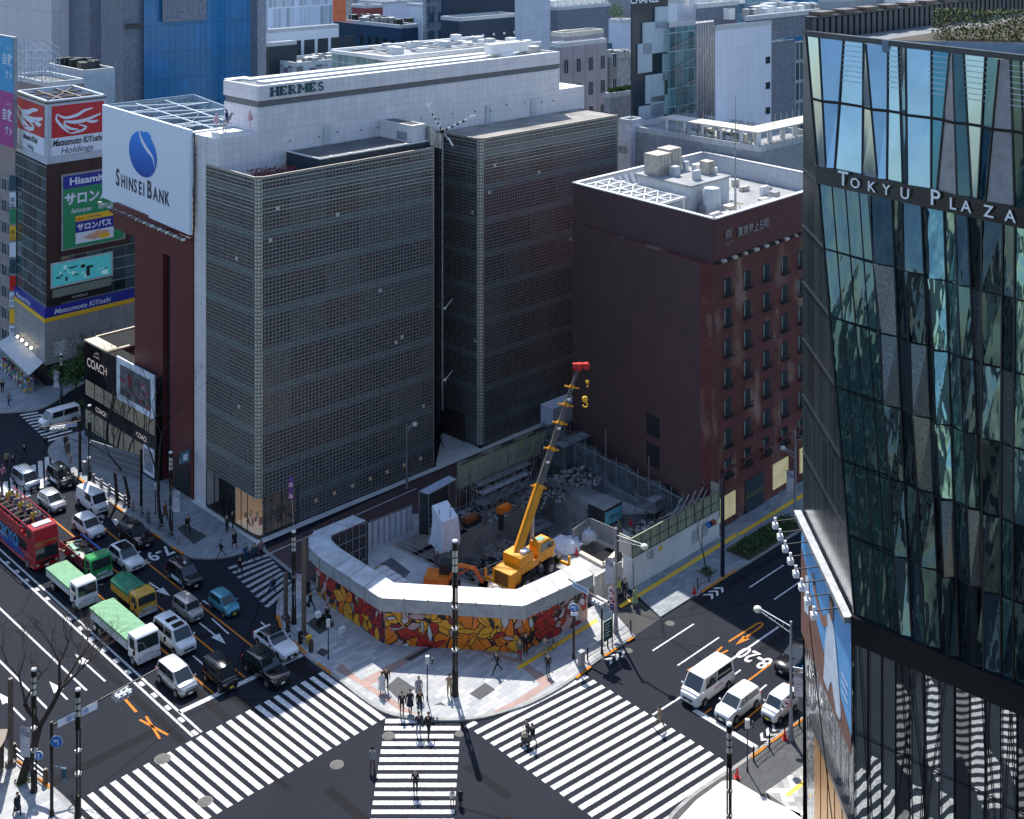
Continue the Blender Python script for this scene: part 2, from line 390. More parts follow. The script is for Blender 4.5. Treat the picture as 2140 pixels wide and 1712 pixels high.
# inlays on corner plaza
def inlay(name,quads,m,z=.136):
 mb=MB()
 for q in quads:mb.poly([G(*p,z)for p in q])
 return struct(name,mb,m)
inlay('pink_paving',[((700,1400),(735,1420),(790,1455),(838,1487),(870,1492),(835,1470),(775,1432),(902,1355),(885,1352),(755,1422),(712,1385)),((1015,1495),(1080,1462),(1130,1430),(1080,1385),(965,1350),(982,1350),(1090,1378),(1160,1425),(1105,1462),(1060,1482))],M_PINK)
inlay('dark_paving',[((806,1436),(832,1414),(868,1438),(838,1466)),((981,1450),(1014,1427),(1035,1441),(1003,1463)),((907,1474),(921,1467),(934,1476),(921,1473)),((640,1303),(662,1286),(700,1305),(668,1326)),((370,1105),(386,1095),(433,1120),(405,1138)),((845,1378),(900,1350),(906,1353),(858,1381)),((660,1364),(672,1354),(690,1362),(676,1373))],M_SETT,.138)
inlay('tactile_paving',[((1080,1394),(1085,1400),(1250,1299),(1245,1293)),((1292,1266),(1298,1271),(1542,1121),(1537,1114)),((1541,1115),(1546,1120),(1700,1026),(1697,1019)),((1640,1660),(1648,1665),(1760,1580),(1752,1575))],M['yel'],.139)
# brick side street (between the tower with glass blocks and the site)
inlay('brick_street',[((553,1150),(645,1225),(700,1190),(960,1075),(1215,960),(1190,862),(1114,899),(860,1005))],M_BRICK,.006)
inlay('street_edge_band',[((548,1150),(553,1146),(650,1222),(645,1228))],M_KERB,.012)
inlay('pale_stone_strip',[((400,1048),(420,1040),(525,1108),(545,1119),(566,1114),(860,995),(910,973),(925,905),(960,905),(1003,938),(1114,888),(1300,815),(1300,822),(1114,899.5),(860,1004.5),(540,1139))],M_WHITEST,.15)
# markings
def lines(name,segs,m,z=.008):
 mb=MB()
 for s in segs:
  a=G(*s[0],z);b=G(*s[1],z);w=s[2]if len(s)>2 else.15;d=(b-a).normalized();n=V(-d.y,d.x,0)*w/2
  mb.poly([a-n,b-n,b+n,a+n])
 return struct(name,mb,m)
def stripes(name,U0,U1,nu,L0,L1,nl,i0,i1,sh,w,m,z=.009,skip=()):
 mb=MB();u0,u1,l0,l1=G(*U0,z),G(*U1,z),G(*L0,z),G(*L1,z)
 for i in range(i0,i1):
  if i in skip:continue
  a=u0.lerp(u1,i/nu);b=l0.lerp(l1,(i+sh)/nl);d=(b-a).normalized();n=V(-d.y,d.x,0)*w/2
  mb.poly([a-n,b-n,b+n,a+n])
 return struct(name,mb,m)
stripes('left_crosswalk',(669,1406),(188,1659),23,(801,1503),(567.5,1636),12,0,27,0,.47,M_LINE)
stripes('right_crosswalk',(1227,1413),(1508,1586),15,(978,1519),(1232,1704),14,0,19,1,.47,M_LINE)
lines('right_crosswalk_stub',[((975,1520),(995,1509),.45)],M_LINE,.009)
mc=MB()
for y in[1507,1522,1538.6,1554.3,1571,1587.5,1604.5,1622.3,1640.6,1659,1677.8,1696.6,1715.5,1735]:
 t=(y-1502.5)/196.2;xl=805.6-30.1*t;xr=963-13.4*t
 if abs(y-1538.6)<1:xl+=25;xr-=13
 if y<1510:xr=870
 mc.poly([G(xl,y+4.6,.009),G(xr,y+4.6,.009),G(xr+.5,y-4.6,.009),G(xl+.8,y-4.6,.009)])
struct('middle_crosswalk',mc,M_LINE)
stripes('side_street_crosswalk',(478,1188),(546,1258),7,(560,1160),(606,1212),7,0,9,0,.45,M_WORN)
stripes('far_crosswalk',(98,955),(-20,1025),8,(100,1012),(30,1055),5,-4,9,0,.5,M_LINE)
stripes('far_side_crosswalk',(42,868),(98,922),9,(80,862),(160,905),9,0,10,0,.45,M_LINE)
# crossing towards the viewer, seen only as reflections in the glass on the right
for nm,(cx,cy),ang,L,W,nn in(('near_crosswalk',(9,62),math.radians(-44),26,5.5,28),('diagonal_crosswalk',(-8,55),math.radians(2),30,5.5,32)):
 mb=MB();d=V(math.cos(ang),math.sin(ang),0);q=V(-d.y,d.x,0);c0=V(cx,cy,.009)
 for i in range(nn):
  o=c0+d*((i-nn/2)*.92);mb.poly([o-q*W/2,o+d*.46-q*W/2,o+d*.46+q*W/2,o+q*W/2])
 struct(nm,mb,M_LINE)
lines('white_lane_lines',[((-60,1113),(403,1539),.2),((-60,1094),(421,1530),.2),((-60,1215),(181,1443),.18),((-60,1322),(100,1482),.18),((374,1489),(640,1364),.5),((403,1370),(425,1389),.15),((1364,1360),(1450,1304)),((1416,1391),(1503,1332)),((1566,1228),(1638,1181)),((1618,1253),(1683,1208)),((1506,1394),(1627,1310),.2),((1364,1494),(1424,1456),.18),((1515,1424),(1548,1400)),((1574,1454),(1602,1431)),((1451,1484),(1582,1563),.5),((561,1158),(870,1021),.15),((312,1217),(345,1240),.15),((240,1085),(268,1106),.15),((545,1300),(600,1345),.15),((443,1293),(478,1325),.15),((424,1255),(440,1266),.15)],M_LINE)
sq=MB()
for(x,y)in[(555,45),(645,128),(735,210),(830,297),(930,385),(1025,475),(1130,570),(1232,660),(1340,760),(1448,857),(1555,960)]:
 p=G(x/3.821,1280+y/3.821,.008);sq.obox(p,dA,dB,-.35,.35,-.17,.17,0,.002)
for(x,y)in[(60,1175),(135,1243),(210,1312),(290,1383),(370,1455)]:
 p=G(x/3.721,860+y/3.721,.008);sq.obox(p,dA,dB,-.3,.3,-.15,.15,0,.002)
struct('square_lane_marks',sq,M_LINE)
lines('orange_lane_lines',[((200,1091),(534,1356),.16),((110,1085),(512,1416),.16),((165,1208),(447,1450),.16),((1551,1432),(1611,1387),.16),((1473,1491),(1487,1480),.16),((1534,1523),(1593,1475),.16),((1639,1438),(1700,1388),.16),((292,1504),(351,1536),.2),((305,1497),(334,1544),.2),((285,1488),(262,1462),.22),((262,1462),(256,1452),.22),((1437,1401),(1521,1359),.2),((1465,1391),(1509,1352),.2),((1523,1341),(1583,1303),.2),((1583,1303),(1592,1301),.2),((1592,1301),(1594,1306),.2),((1594,1306),(1586,1313),.2),((1586,1313),(1553,1336),.2)],M_YLINE)
def arrow(mb,tip,tail,w=.16,hl=1.8,hw=.42,z=.009):
 a=G(*tip,z);b=G(*tail,z);d=(b-a).normalized();n=V(-d.y,d.x,0);m_=a+d*hl
 mb.poly([a,m_-n*hw,m_+n*hw]);mb.poly([m_-n*w/2,b-n*w/2,b+n*w/2,m_+n*w/2])
ar=MB()
for tp,tl in(((472,1346),(416,1301)),((157,1367),(220,1424)),((103,1424),(141,1462)),((-4,1447),(52,1505)),((356,1246),(312,1218)),((232,1083),(252,1098)),((196,1068),(218,1084))):arrow(ar,tp,tl)
struct('lane_arrows',ar,M_LINE)
ya=MB();arrow(ya,(1537,1348),(1556,1335),.2,1.6,.35);arrow(ya,(251,1446),(259,1456),.2,1.1,.45);struct('orange_arrows',ya,M_YLINE)
def roadtext(name,s,px,up,size,wx=1.0):
 mb=MB();o=G(*px,.009);x=Vector((up.y,-up.x,0));fr=FR(o,x,up);text(mb,fr,s,size,0,0,0,0,'CENTER',wx,.02)
 o_=struct(name,mb,M_LINE)
roadtext('painted_hours','7-9',(325,1150),-dA,2.6,.75);roadtext('painted_minutes','30',(299,1172),-dA,1.2,.8);roadtext('painted_hours','8-20',(1588,1366),-dB,2.6,.62)
ch=MB()
for(x,y),d in(((1496,1237),dB),((1287,1370),dB),((1608,1534),-dB)):
 o=G(x,y,.009);q=V(-d.y,d.x,0)
 for k in range(3):
  c=o+d*(k-1)*.8
  for s in(-1,1):ch.poly([c+d*.35,c+q*s*.5-d*.25,c+q*s*.5-d*.6,c]if s>0 else[c,c+q*s*.5-d*.6,c+q*s*.5-d*.25,c+d*.35])
struct('cycle_chevrons',ch,M_LINE)
kp=MB()
for s in(((579,1286),(588,1312)),((613,1340),(639,1366)),((664,1386),(692,1408)),((163,998),(179,1010)),((238,1054),(257,1068)),((277,1083),(297,1098)),((316,1112),(336,1126)),((357,1142),(384,1158)),((1204,1417),(1235,1392)),((1263,1371),(1291,1353)),((1311,1340),(1325,1331)),((1465,1238),(1537,1192)),((1570,1583),(1600,1560)),((1612,1551),(1640,1532)),((1655,1520),(1680,1503)),((36,1590),(56,1606)),((80,1627),(104,1646))):
 a=G(*s[0],.15);b=G(*s[1],.15);kp.beam(a,b,.24,.03)
struct('painted_kerb',kp,M_YLINE)
# manhole covers
mh=mat('manhole_iron',(.12,.115,.11),.85,0,var=.4,scale=4)
def manhole(px,r,label):
 t=thing('manhole_cover',G(*px,.004),label,'manhole cover','manhole covers in the road');mb=MB()
 o=G(*px,.006);mb.lathe(o,[(r*.88,0),(r*.88,.012),(r*.84,.016)],20);mb.build('lid',mh,t)
 b2=MB()
 for k in range(20):
  a=2*math.pi*k/20;c=2*math.pi*(k+1)/20
  b2.poly([o+V(math.cos(a)*r*.9,math.sin(a)*r*.9,.004),o+V(math.cos(a)*r,math.sin(a)*r,.004),o+V(math.cos(c)*r,math.sin(c)*r,.004),o+V(math.cos(c)*r*.9,math.sin(c)*r*.9,.004)])
 b2.build('frame',M['dark'],t)
for px,r,l in(((340,1586),.62,'round manhole cover among the stripes of the left zebra crossing, the farther one'),((429,1675),.55,'round manhole cover among the stripes of the left zebra crossing, the nearer one'),((704,1598),.52,'round manhole cover alone on bare asphalt between two zebra crossings'),((812,1538),.5,'round manhole cover at the left edge of the middle zebra crossing'),((960,1534),.36,'small manhole cover at the right edge of the middle zebra crossing'),((1400,1303),.45,'worn manhole cover in the right road near the driveway'),((1313,1360),.4,'manhole cover in the right road beside the cycle chevrons')):
 manhole(px,r,l)
pm=MB();R0=random.Random(4)
for k in range(26):
 c=V(R0.uniform(-34,26),R0.uniform(78,128),.0045+k*.00008);d=dA if R0.random()<.5 else dB;n=V(-d.y,d.x,0);l,w_=R0.uniform(1.5,9),R0.uniform(.5,1.4)
 pm.poly([c-d*l-n*w_/2,c+d*l-n*w_/2,c+d*l+n*w_/2,c-d*l+n*w_/2])
struct('asphalt_patches',pm,asphalt('patched_asphalt',(.013,.014,.017),1.5))
pm=MB()
for k in range(34):
 p=V(R0.uniform(-34,26),R0.uniform(76,125),.0072);a=R0.uniform(0,6.28)
 for j in range(9):
  a+=R0.uniform(-.5,.5);q=p+V(math.cos(a),math.sin(a),0)*.8;n=V(-math.sin(a),math.cos(a),0)*.018;pm.poly([p-n,q-n,q+n,p+n]);p=q
struct('asphalt_cracks',pm,mat('crack_seal',(.006,.006,.007),.9))
# ---------------- glass block store ----------------
C1=G(538,1132);U,W=dB,dA
def HP(u,v,z=0):return C1+U*u+W*v+V(0,0,z)
def glassblocks(name,pal):
 """pal: (clear centre, frosted rim, joint line, floor band, warm tone painting the interior glow, highlight painted on the top rows)"""
 t=NT(name);sp=t.n('ShaderNodeSeparateXYZ');t.put(sp.inputs[0],t.uv());u,v=sp.outputs[0],sp.outputs[1]
 Uc=t.math('DIVIDE',u,.445);Vc=t.math('DIVIDE',v,.39);fu=t.math('FRACT',Uc);fv=t.math('FRACT',Vc)
 def white(a,b):
  wn=t.n('ShaderNodeTexWhiteNoise',noise_dimensions='2D');cv=t.n('ShaderNodeCombineXYZ');t.put(cv.inputs[0],t.math('FLOOR',a));t.put(cv.inputs[1],t.math('FLOOR',b));t.put(wn.inputs['Vector'],cv.outputs[0]);return wn.outputs['Value']
 r=white(Uc,Vc);bay=white(t.math('DIVIDE',u,4.45),t.math('DIVIDE',t.math('ADD',v,.6),4.0))
 du=t.math('ABSOLUTE',t.math('SUBTRACT',fu,.5));dv=t.math('ABSOLUTE',t.math('SUBTRACT',fv,.5));mx=t.math('MAXIMUM',du,dv)
 clear,rim,joint,band,warm,top=pal
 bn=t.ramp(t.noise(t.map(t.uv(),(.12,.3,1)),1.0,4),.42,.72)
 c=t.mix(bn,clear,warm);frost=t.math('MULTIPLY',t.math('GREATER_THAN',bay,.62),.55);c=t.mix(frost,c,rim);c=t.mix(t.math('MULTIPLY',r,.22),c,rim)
 fb=t.math('FRACT',t.math('DIVIDE',t.math('ADD',v,.6),4.0));bm_=t.math('MULTIPLY',t.ramp(fb,.76,.82),t.ramp(fb,1.0,.96))
 rc=t.mix(t.math('MULTIPLY',bn,.5),rim,tuple(k*.7 for k in warm));c=t.mix(t.math('MULTIPLY',t.ramp(mx,.27,.34),.9),c,rc)
 c=t.mix(t.math('MULTIPLY',bm_,.78),c,band)
 hi=t.ramp(v,32.2,33.2);row=t.math('FRACT',t.math('MULTIPLY',t.math('FLOOR',Vc),.618));c=t.mix(t.math('MULTIPLY',hi,t.math('MULTIPLY',t.math('GREATER_THAN',row,.35),t.math('MULTIPLY',t.ramp(fv,.75,.95),.85))),c,top)  # highlight on the upper block rows, painted into the colour
 c=t.mix(t.math('GREATER_THAN',du,.42),c,t.mix(.35,joint,rim));c=t.mix(t.math('GREATER_THAN',dv,.43),c,joint)
 c=t.mix(t.math('GREATER_THAN',r,.9988),c,(.5,.5,.46));
 ro=t.math('ADD',t.math('MULTIPLY',r,.2),.14)
 return t.done(c,ro,0,.6,bump=t.math('MULTIPLY',t.ramp(mx,.3,.5),-1),bs=.4,bd=.03)
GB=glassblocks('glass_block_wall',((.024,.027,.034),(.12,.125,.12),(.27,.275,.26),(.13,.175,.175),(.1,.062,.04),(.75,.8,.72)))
GBC=grid('glass_block_corner_highlight',(.62,.58,.46),(.16,.16,.15),.33,.39,.09,.13,.12,.2,dirt=.25)  # pale cells paint the bright highlight down the rounded corners
TILE=grid('stone_tile_wall',(.72,.69,.7),(.5,.49,.54),.875,.83,.045,.045,.05,.75,dirt=.15)
her=thing('department_store',HP(0,0),'tall store clad in small square glass blocks with a pale tiled upper wall reading HERMES','building')
def gblock(u0,u1,v1,top,zlow,left_full=True,r=.6):
# rounded corner plan, walls as one screen
 mb=MB();n=6;pts=[HP(u0,v1)];pts.append(HP(u0,r))
 arc=[HP(u0+r-r*math.cos(a),r-r*math.sin(a))for a in[math.pi/2*k/n for k in range(1,n)]]
 def wall(a,b,z0,z1,mi,uo):
  L=(b-a).length;mb.quad(V(a.x,a.y,z0),V(b.x,b.y,z0),V(b.x,b.y,z1),V(a.x,a.y,z1),mi,[(uo,z0),(uo+L,z0),(uo+L,z1),(uo,z1)])
 wall(HP(u0,v1),HP(u0,r),zlow,top,0,0)
 P=[HP(u0,r)]+arc+[HP(u0+r,0)]
 uo=0
 for a,b in zip(P,P[1:]):wall(a,b,zlow,top,1,uo);uo+=(b-a).length
 wall(HP(u0+r,0),HP(u1-.6,0),0.35,top,0,50)
 P=[HP(u1-.6,0),HP(u1-.2,.2),HP(u1,.6)];uo=0
 for a,b in zip(P,P[1:]):wall(a,b,.35,top,1,uo);uo+=(b-a).length
 wall(HP(u1,.6),HP(u1,v1),.35,top,0,20)
 mb.poly([HP(u0,v1,zlow),HP(u1,v1,zlow),HP(u1,.6,zlow),HP(u1-.6,0,zlow),HP(u0+r,0,zlow),HP(u0+.3,.3,zlow),HP(u0,r,zlow)],0)
 o=mb.build('glass_block_screen',[GB,GBC],her)
 rf=MB();rf.poly([HP(u0+.3,.5,top-1.4),HP(u1,.5,top-1.4),HP(u1,v1,top-1.4),HP(u0+.3,v1,top-1.4)]);rf.build('roof_terrace',M['darkroof'],her)
 cp=MB()
 for a,b in((HP(u0,v1),HP(u0,r)),(HP(u0,r),HP(u0+.3,.3)),(HP(u0+.3,.3),HP(u0+r,0)),(HP(u0+r,0),HP(u1-.5,0))):
  cp.beam(a+V(0,0,top),b+V(0,0,top),.18,.1)
 cp.build('parapet_cap',mat('pale_cap',(.5,.44,.36),.6),her)
 return o
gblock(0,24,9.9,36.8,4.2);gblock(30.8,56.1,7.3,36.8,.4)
deck=MB();deck.poly([HP(31.4,.3,36.75),HP(55.8,.3,36.75),HP(55.8,7.3,36.75),HP(31.4,7.3,36.75)]);deck.build('roof_deck',mat('deck_weathered',(.3,.28,.26),.9,var=.45,scale=.25),her)
# interior behind the ground-floor shop window
sh=MB();sh.obox(HP(0,0),U,W,.5,4.6,.35,4.2,.35,.5,1);sh.obox(HP(0,0),U,W,.5,5.5,4.3,4.4,.3,4.2,0);sh.obox(HP(0,0),U,W,5.4,5.5,.3,4.3,.3,4.2,0)
sh.build('shop_interior',[mat('shop_back',(.55,.36,.2),.6,emit=.16),mat('shop_floor',(.8,.68,.6),.5,emit=.16)],her)  # back wall and floor glow themselves, standing in for the shop lighting
dp=MB()
for k in range(16):q=HP(rnd.uniform(.9,4.6),rnd.uniform(.7,3.4),.5);dp.ball(q+V(0,0,rnd.uniform(.2,1.6)),rnd.uniform(.12,.32),k%3,7,(1,1,1.4),.2)
each(dp,'display_item',[M['amber'],M['cream'],mat('pinkish',(.6,.3,.25),.6)],her)
gl=NT('shop_glass');gl.put(gl.b.inputs['Transmission Weight'],.9);SHG=gl.done((.8,.85,.85),.02,0,.6)
sg=MB()
P=[HP(0,4.2),HP(0,1),HP(.3,.3),HP(1,0),HP(4.8,0)]
for a,b in zip(P,P[1:]):sg.quad(a+V(0,0,.35),b+V(0,0,.35),b+V(0,0,4.2),a+V(0,0,4.2))
sg.build('shop_window',SHG,her)
fm=MB()
for u,v in((0,1.8),(0,3),(0,4.3),(0,5.6),(0,7),(0,8.2),(0,9.8),(.9,.02),(2.9,0),(4.9,0)):fm.beam(HP(u,v,.3),HP(u,v,4.2),.09)
fm.beam(HP(-.02,1,.4),HP(-.02,9.8,.4),.12);fm.beam(HP(1,-.02,.4),HP(4.9,-.02,.4),.12);fm.build('shopfront_frame',M['dark'],her)
en=MB();en.obox(HP(0,0),U,W,1.5,1.6,4.4,9.8,0,4.2,0);en.build('entrance_wall',M['dark'],her)
mw=MB();mw.obox(HP(0,0),U,W,4.9,23.5,.25,.4,0,4.2);mw.build('ground_floor_wall',mat('store_dark_wall',(.05,.03,.03),.4),her)
ss=MB()
for k in range(7):ss.obox(HP(0,0),U,W,7+k*2.4,7.35+k*2.4,-.06,.02,1.6,1.95,0)
each(ss,'lit_block',mat('lit_blocks',(.4,.3,.22),.5,emit=.08),her)
# plinth
ph=MB();ph.obox(HP(0,0),U,W,.05,24,.05,9.8,0,.3);ph.obox(HP(0,0),U,W,30.9,56,.12,7.3,0,.36);ph.build('plinth',M['dark'],her)
# gap between the two glass screens
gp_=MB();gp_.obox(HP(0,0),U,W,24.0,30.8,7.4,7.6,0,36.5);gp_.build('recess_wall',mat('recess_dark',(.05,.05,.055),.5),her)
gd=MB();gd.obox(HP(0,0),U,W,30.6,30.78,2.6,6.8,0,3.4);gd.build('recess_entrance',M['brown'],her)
# stone walls
st=MB();st.obox(HP(0,0),U,W,.12,57.5,7.6,14,34.6,39.7);st.obox(HP(0,0),U,W,0.02,3,9.95,12.35,0,39.69);st.obox(HP(0,0),U,W,24,57.4,7.61,13.9,0,34.59)
st.build('tiled_wall',TILE,her)
st=MB();st.obox(HP(0,0),U,W,5.03,52.5,7.55,14.5,39.71,42.5);st.obox(HP(0,0),U,W,6.6,8.6,14.5,15.8,39.7,42.5);st.build('upper_tiled_wall',TILE,her)
lo=MB();lo.obox(HP(0,0),U,W,5.1,52.4,7.75,14.3,42.51,43.19);lo.build('louvre_band',grid('louvres',(.2,.21,.24),(.1,.1,.11),.1,.16,.02,.08),her)
fa=MB()
fa.obox(HP(0,0),U,W,5.0,52.5,7.5,7.8,43.2,44.84);fa.obox(HP(0,0),U,W,5.0,5.3,7.81,14.6,43.2,44.83);fa.obox(HP(0,0),U,W,5.31,52.4,14.3,14.6,43.2,44.82);fa.obox(HP(0,0),U,W,52.2,52.5,7.81,14.29,43.2,44.81)
fa.obox(HP(0,0),U,W,5.9,8.6,14.61,15.9,43.2,44.8)
fa.build('roof_fascia',TILE,her)
rs=MB();rs.obox(HP(0,0),U,W,5.3,52.2,7.8,14.3,43.19,44.6);rs.build('roof_well',M['navy'],her)
for v0,v1,z in((8.15,8.9,44.75),(10.2,11.7,44.8),(13.1,14.1,44.82)):
 b=MB();b.obox(HP(0,0),U,W,7.4,51.5,v0,v1,44.6,z);b.build('roof_panel',M['white'],her)
# lettering, slab-serif strokes on the fascia
hf=FR(HP(0,7.5,43.2),U,UP);L=MB();HM=mat('letter_teal',(.02,.09,.12),.4,.3,var=.05)
def box2(x0,y0,x1,y1):
 rect(L,hf,x0,y0,x1,y1,.16)
 for a,b in(((x0,y0),(x1,y0)),((x1,y0),(x1,y1)),((x1,y1),(x0,y1)),((x0,y1),(x0,y0))):L.quad(hf.p(*a,0),hf.p(*b,0),hf.p(*b,.16),hf.p(*a,.16))
def strk(pts,w):stroke(L,hf,pts,w,.17)
x=6.65;h0=.38;hh=1.0;k=.24
def stem(x,w=.3):box2(x-w/2,h0,x+w/2,h0+hh);box2(x-.24,h0,x+.24,h0+.13);box2(x-.24,h0+hh-.13,x+.24,h0+hh)
stem(x);stem(x+.75);box2(x,h0+.43,x+.75,h0+.57);x+=1.25
stem(x)
for y in(0,.43,.86):box2(x,h0+y,x+(.62 if y!=.43 else.45),h0+y+.14)
box2(x+.54,h0,x+.64,h0+.3);box2(x+.54,h0+.7,x+.64,h0+hh);x+=1.12
stem(x);strk(curve2([(x,h0+.93),(x+.38,h0+.92),(x+.56,h0+.74),(x+.38,h0+.52),(x,h0+.5)]),.15);strk([(x+.25,h0+.52),(x+.68,h0+.04)],.22);box2(x+.5,h0,x+.84,h0+.12);x+=1.22
stem(x,.2);stem(x+1.05);strk([(x+.05,h0+.97),(x+.52,h0+.3)],.2);strk([(x+1.0,h0+.97),(x+.52,h0+.3)],.16);x+=1.55
stem(x)
for y in(0,.43,.86):box2(x,h0+y,x+(.62 if y!=.43 else.45),h0+y+.14)
box2(x+.54,h0,x+.64,h0+.3);box2(x+.54,h0+.7,x+.64,h0+hh);strk([(x+.12,h0+1.3),(x+.42,h0+1.1)],.12);x+=1.0
strk(curve2([(x+.6,h0+.78),(x+.35,h0+.92),(x+.08,h0+.82),(x+.1,h0+.6),(x+.55,h0+.4),(x+.6,h0+.16),(x+.3,h0+.06),(x,h0+.22)]),.2)
L.build('lettering',HM,her)
# roof boxes
b=MB();b.obox(HP(0,0),U,W,8.6,24.2,1.2,7.5,35.4,37.3,0,1);b.build('plant_box',[M['navy'],M['darkroof']],her)
b=MB();b.beam(HP(8.6,1.2,37.36),HP(24.2,1.2,37.36),.14);b.beam(HP(8.6,1.2,37.36),HP(8.6,7.4,37.36),.14)
for k in range(6):b.box(HP(10+k*2.6,1.2,37.42),(.4,.3,.14),math.atan2(U.y,U.x))
b.build('roof_rail',M['white'],her)
b=MB();b.obox(HP(0,0),U,W,21.6,23.6,1.5,7.5,36.9,39.3);o=b.build('roof_vent_house',TILE,her)
b=MB();b.obox(HP(0,0),U,W,21.9,23.3,2,6.8,39.3,39.33);b.build('vent_opening',M['black'],o)
b=MB();b.obox(HP(0,0),U,W,21.57,21.6,2.4,4.2,37.5,38.4);b.build('vent_grille',M['grey'],o)
b=MB();b.add([HP(23.7,.8,36.9),HP(25.6,1,36.2),HP(25.6,6,36.2),HP(23.7,6,36.9),HP(23.7,.8,39.1),HP(25.6,1,38.1),HP(25.6,6,38.1),HP(23.7,6,39.1)],[(0,1,5,4),(1,2,6,5),(2,3,7,6),(3,0,4,7),(4,5,6,7),(3,2,1,0)]);b.build('metal_cowl',M['steel'],her)
for(u,z)in((13.6,37.4),(38.8,36.9),(47,36.9)):
 b=MB();b.obox(HP(0,0),U,W,u,u+.9,7.46,7.53,z,z+2.1);b.build('service_door',M['lgrey'],her)
pt=MB()
for u in range(9,52,3):pt.ball(HP(u+rnd.random(),7.42,38.3+.5*rnd.random()),.09)
each(pt,'wall_light',M['dark'],her)
# red shrubs on the terrace
sb=MB()
for k in range(500):
 q=HP(rnd.uniform(.8,5.5),rnd.uniform(.8,3.2),35.4+rnd.uniform(0,1.7));a=rnd.uniform(0,6.28);s=.16
 sb.quad(q,q+V(math.cos(a),math.sin(a),.2)*s,q+V(math.cos(a),math.sin(a),.2)*s+V(0,0,s),q+V(0,0,s))
o=sb.build('roof_shrub',mat('red_foliage',(.16,.03,.035),.8,var=.5));tag(o,'low red-leaved shrubs on the roof terrace at the corner of the glass block store','shrub')
# equestrian statue on a white plinth at the upper ledge
stt=thing('rider_statue',HP(1.6,8.2,39.7),'small dark and silver horse and rider statue on a white plinth on the store ledge','statue')
b=MB();b.obox(HP(1.6,8.6,39.7),U,W,-1.2,1.8,-.9,.9,0,.55);b.build('plinth',M['white'],stt)
c=HP(1.7,8.4,40.3);b=MB()
b.tube(c+V(-.45,0,.0),c+V(-.35,0,.9),.07,.1);b.tube(c+V(-.2,.2,0),c+V(-.25,.1,.9),.07,.1);b.tube(c+V(.3,0,.75),c+V(.55,0,.9),.08,.06);b.tube(c+V(-.4,0,.95),c+V(.25,0,1.35),.27,.24,10);b.tube(c+V(.2,0,1.35),c+V(.45,0,1.95),.18,.12);b.tube(c+V(.42,0,1.95),c+V(.72,0,1.8),.12,.07);b.tube(c+V(-.5,0,1),c+V(-.85,0,.5),.06,.03)
b.build('horse',M['steel'],stt)
b=MB();b.tube(c+V(-.05,0,1.3),c+V(-.1,0,2.0),.17,.2);b.ball(c+V(-.08,0,2.2),.13);b.tube(c+V(0,.2,1.9),c+V(-.5,.5,2.4),.06,.04);b.tube(c+V(0,.22,1.4),c+V(.1,.35,.8),.09,.06);b.tube(c+V(0,-.22,1.4),c+V(.1,-.35,.8),.09,.06);b.build('rider',mat('statue_navy',(.03,.03,.14),.4),stt)
for du,s in((.1,1),(3.6,1)):
 q=HP(.6+du,9.0-du*.3,41.2);b=MB();b.tube(q+V(0,0,-1.3),q+V(0,0,1.2),.04);b.lathe(q+V(0,0,-.1),[(.05,0),(.35,.25),(.2,.8),(.03,1.3)],8);tag(b.build('rolled_flag',mat('pink_cloth',(.75,.45,.5),.8)),'pink furled flag on a pole '+('left of the horse statue on the store roof' if du<1 else 'right of the horse statue against the tiled store wall'),'flag','pink flags by the statue')
# kinetic sculpture in the gap
ks=thing('kinetic_sculpture',HP(25.4,.6,34),'white and black mobile with flared horns on the mast above the glass block gap','sculpture')
b=MB();b.tube(HP(25.4,.6,6),HP(25.4,.6,38.2),.12,.1);b.build('mast',M['steel'],ks)
def horn(o,d,ln,name,par):
 b=MB();d=d.normalized();q=o
 for k in range(9):b.tube(o+d*(ln*k/9),o+d*(ln*(k+1)/9),.1,.12,6,k%2)
 x=d.cross(UP).normalized();e=o+d*ln
 b.add([e,e+d*1.1+x*.75,e+d*.8,e+d*1.1-x*.75,e+d*.3+UP*.35],[(0,1,2),(0,2,3),(0,4,1),(0,3,4)],0);b.build(name,[M['white'],M['black']],par)
o=HP(25.4,.6,38.3);horn(o,V(-1.1,0,1.9),2.7,'horn_arm',ks);horn(o,V(2,.1,.95),3.2,'horn_arm',ks);horn(o,V(.8,0,-1.1),1.1,'horn_arm',ks)
b=MB();b.ball(o,.3);b.build('hub',M['black'],ks)
b=MB();b.add([o+V(-1.8,.5,2.9),o+V(-1.2,.5,3.6),o+V(-1.3,.5,3.1),o+V(-1.5,.8,2.9)],[(0,2,1),(0,3,2)]);b.build('flyer',M['white'],ks)
for z,nm in((9.5,'lower'),(17.8,'middle')):
 k2=thing('kinetic_sculpture',HP(25.6,.6,z),'small white and black mobile hanging in the gap between the glass blocks, the %s one'%('lowest' if z<12 else 'middle'),'sculpture');b=MB();q=HP(25.6,.4,z)
 b.ball(q,.18,0);b.tube(q,q+V(-1.1,0,-.9),.07,.03,6,1);b.tube(q,q+V(.9,0,1.1),.07,.03,6,0);b.add([q+V(-.6,-.1,.9),q+V(-1.2,-.1,.1),q+V(-.2,-.1,.1)],[(0,1,2)],1);b.build('arms',[M['white'],M['black']],k2)
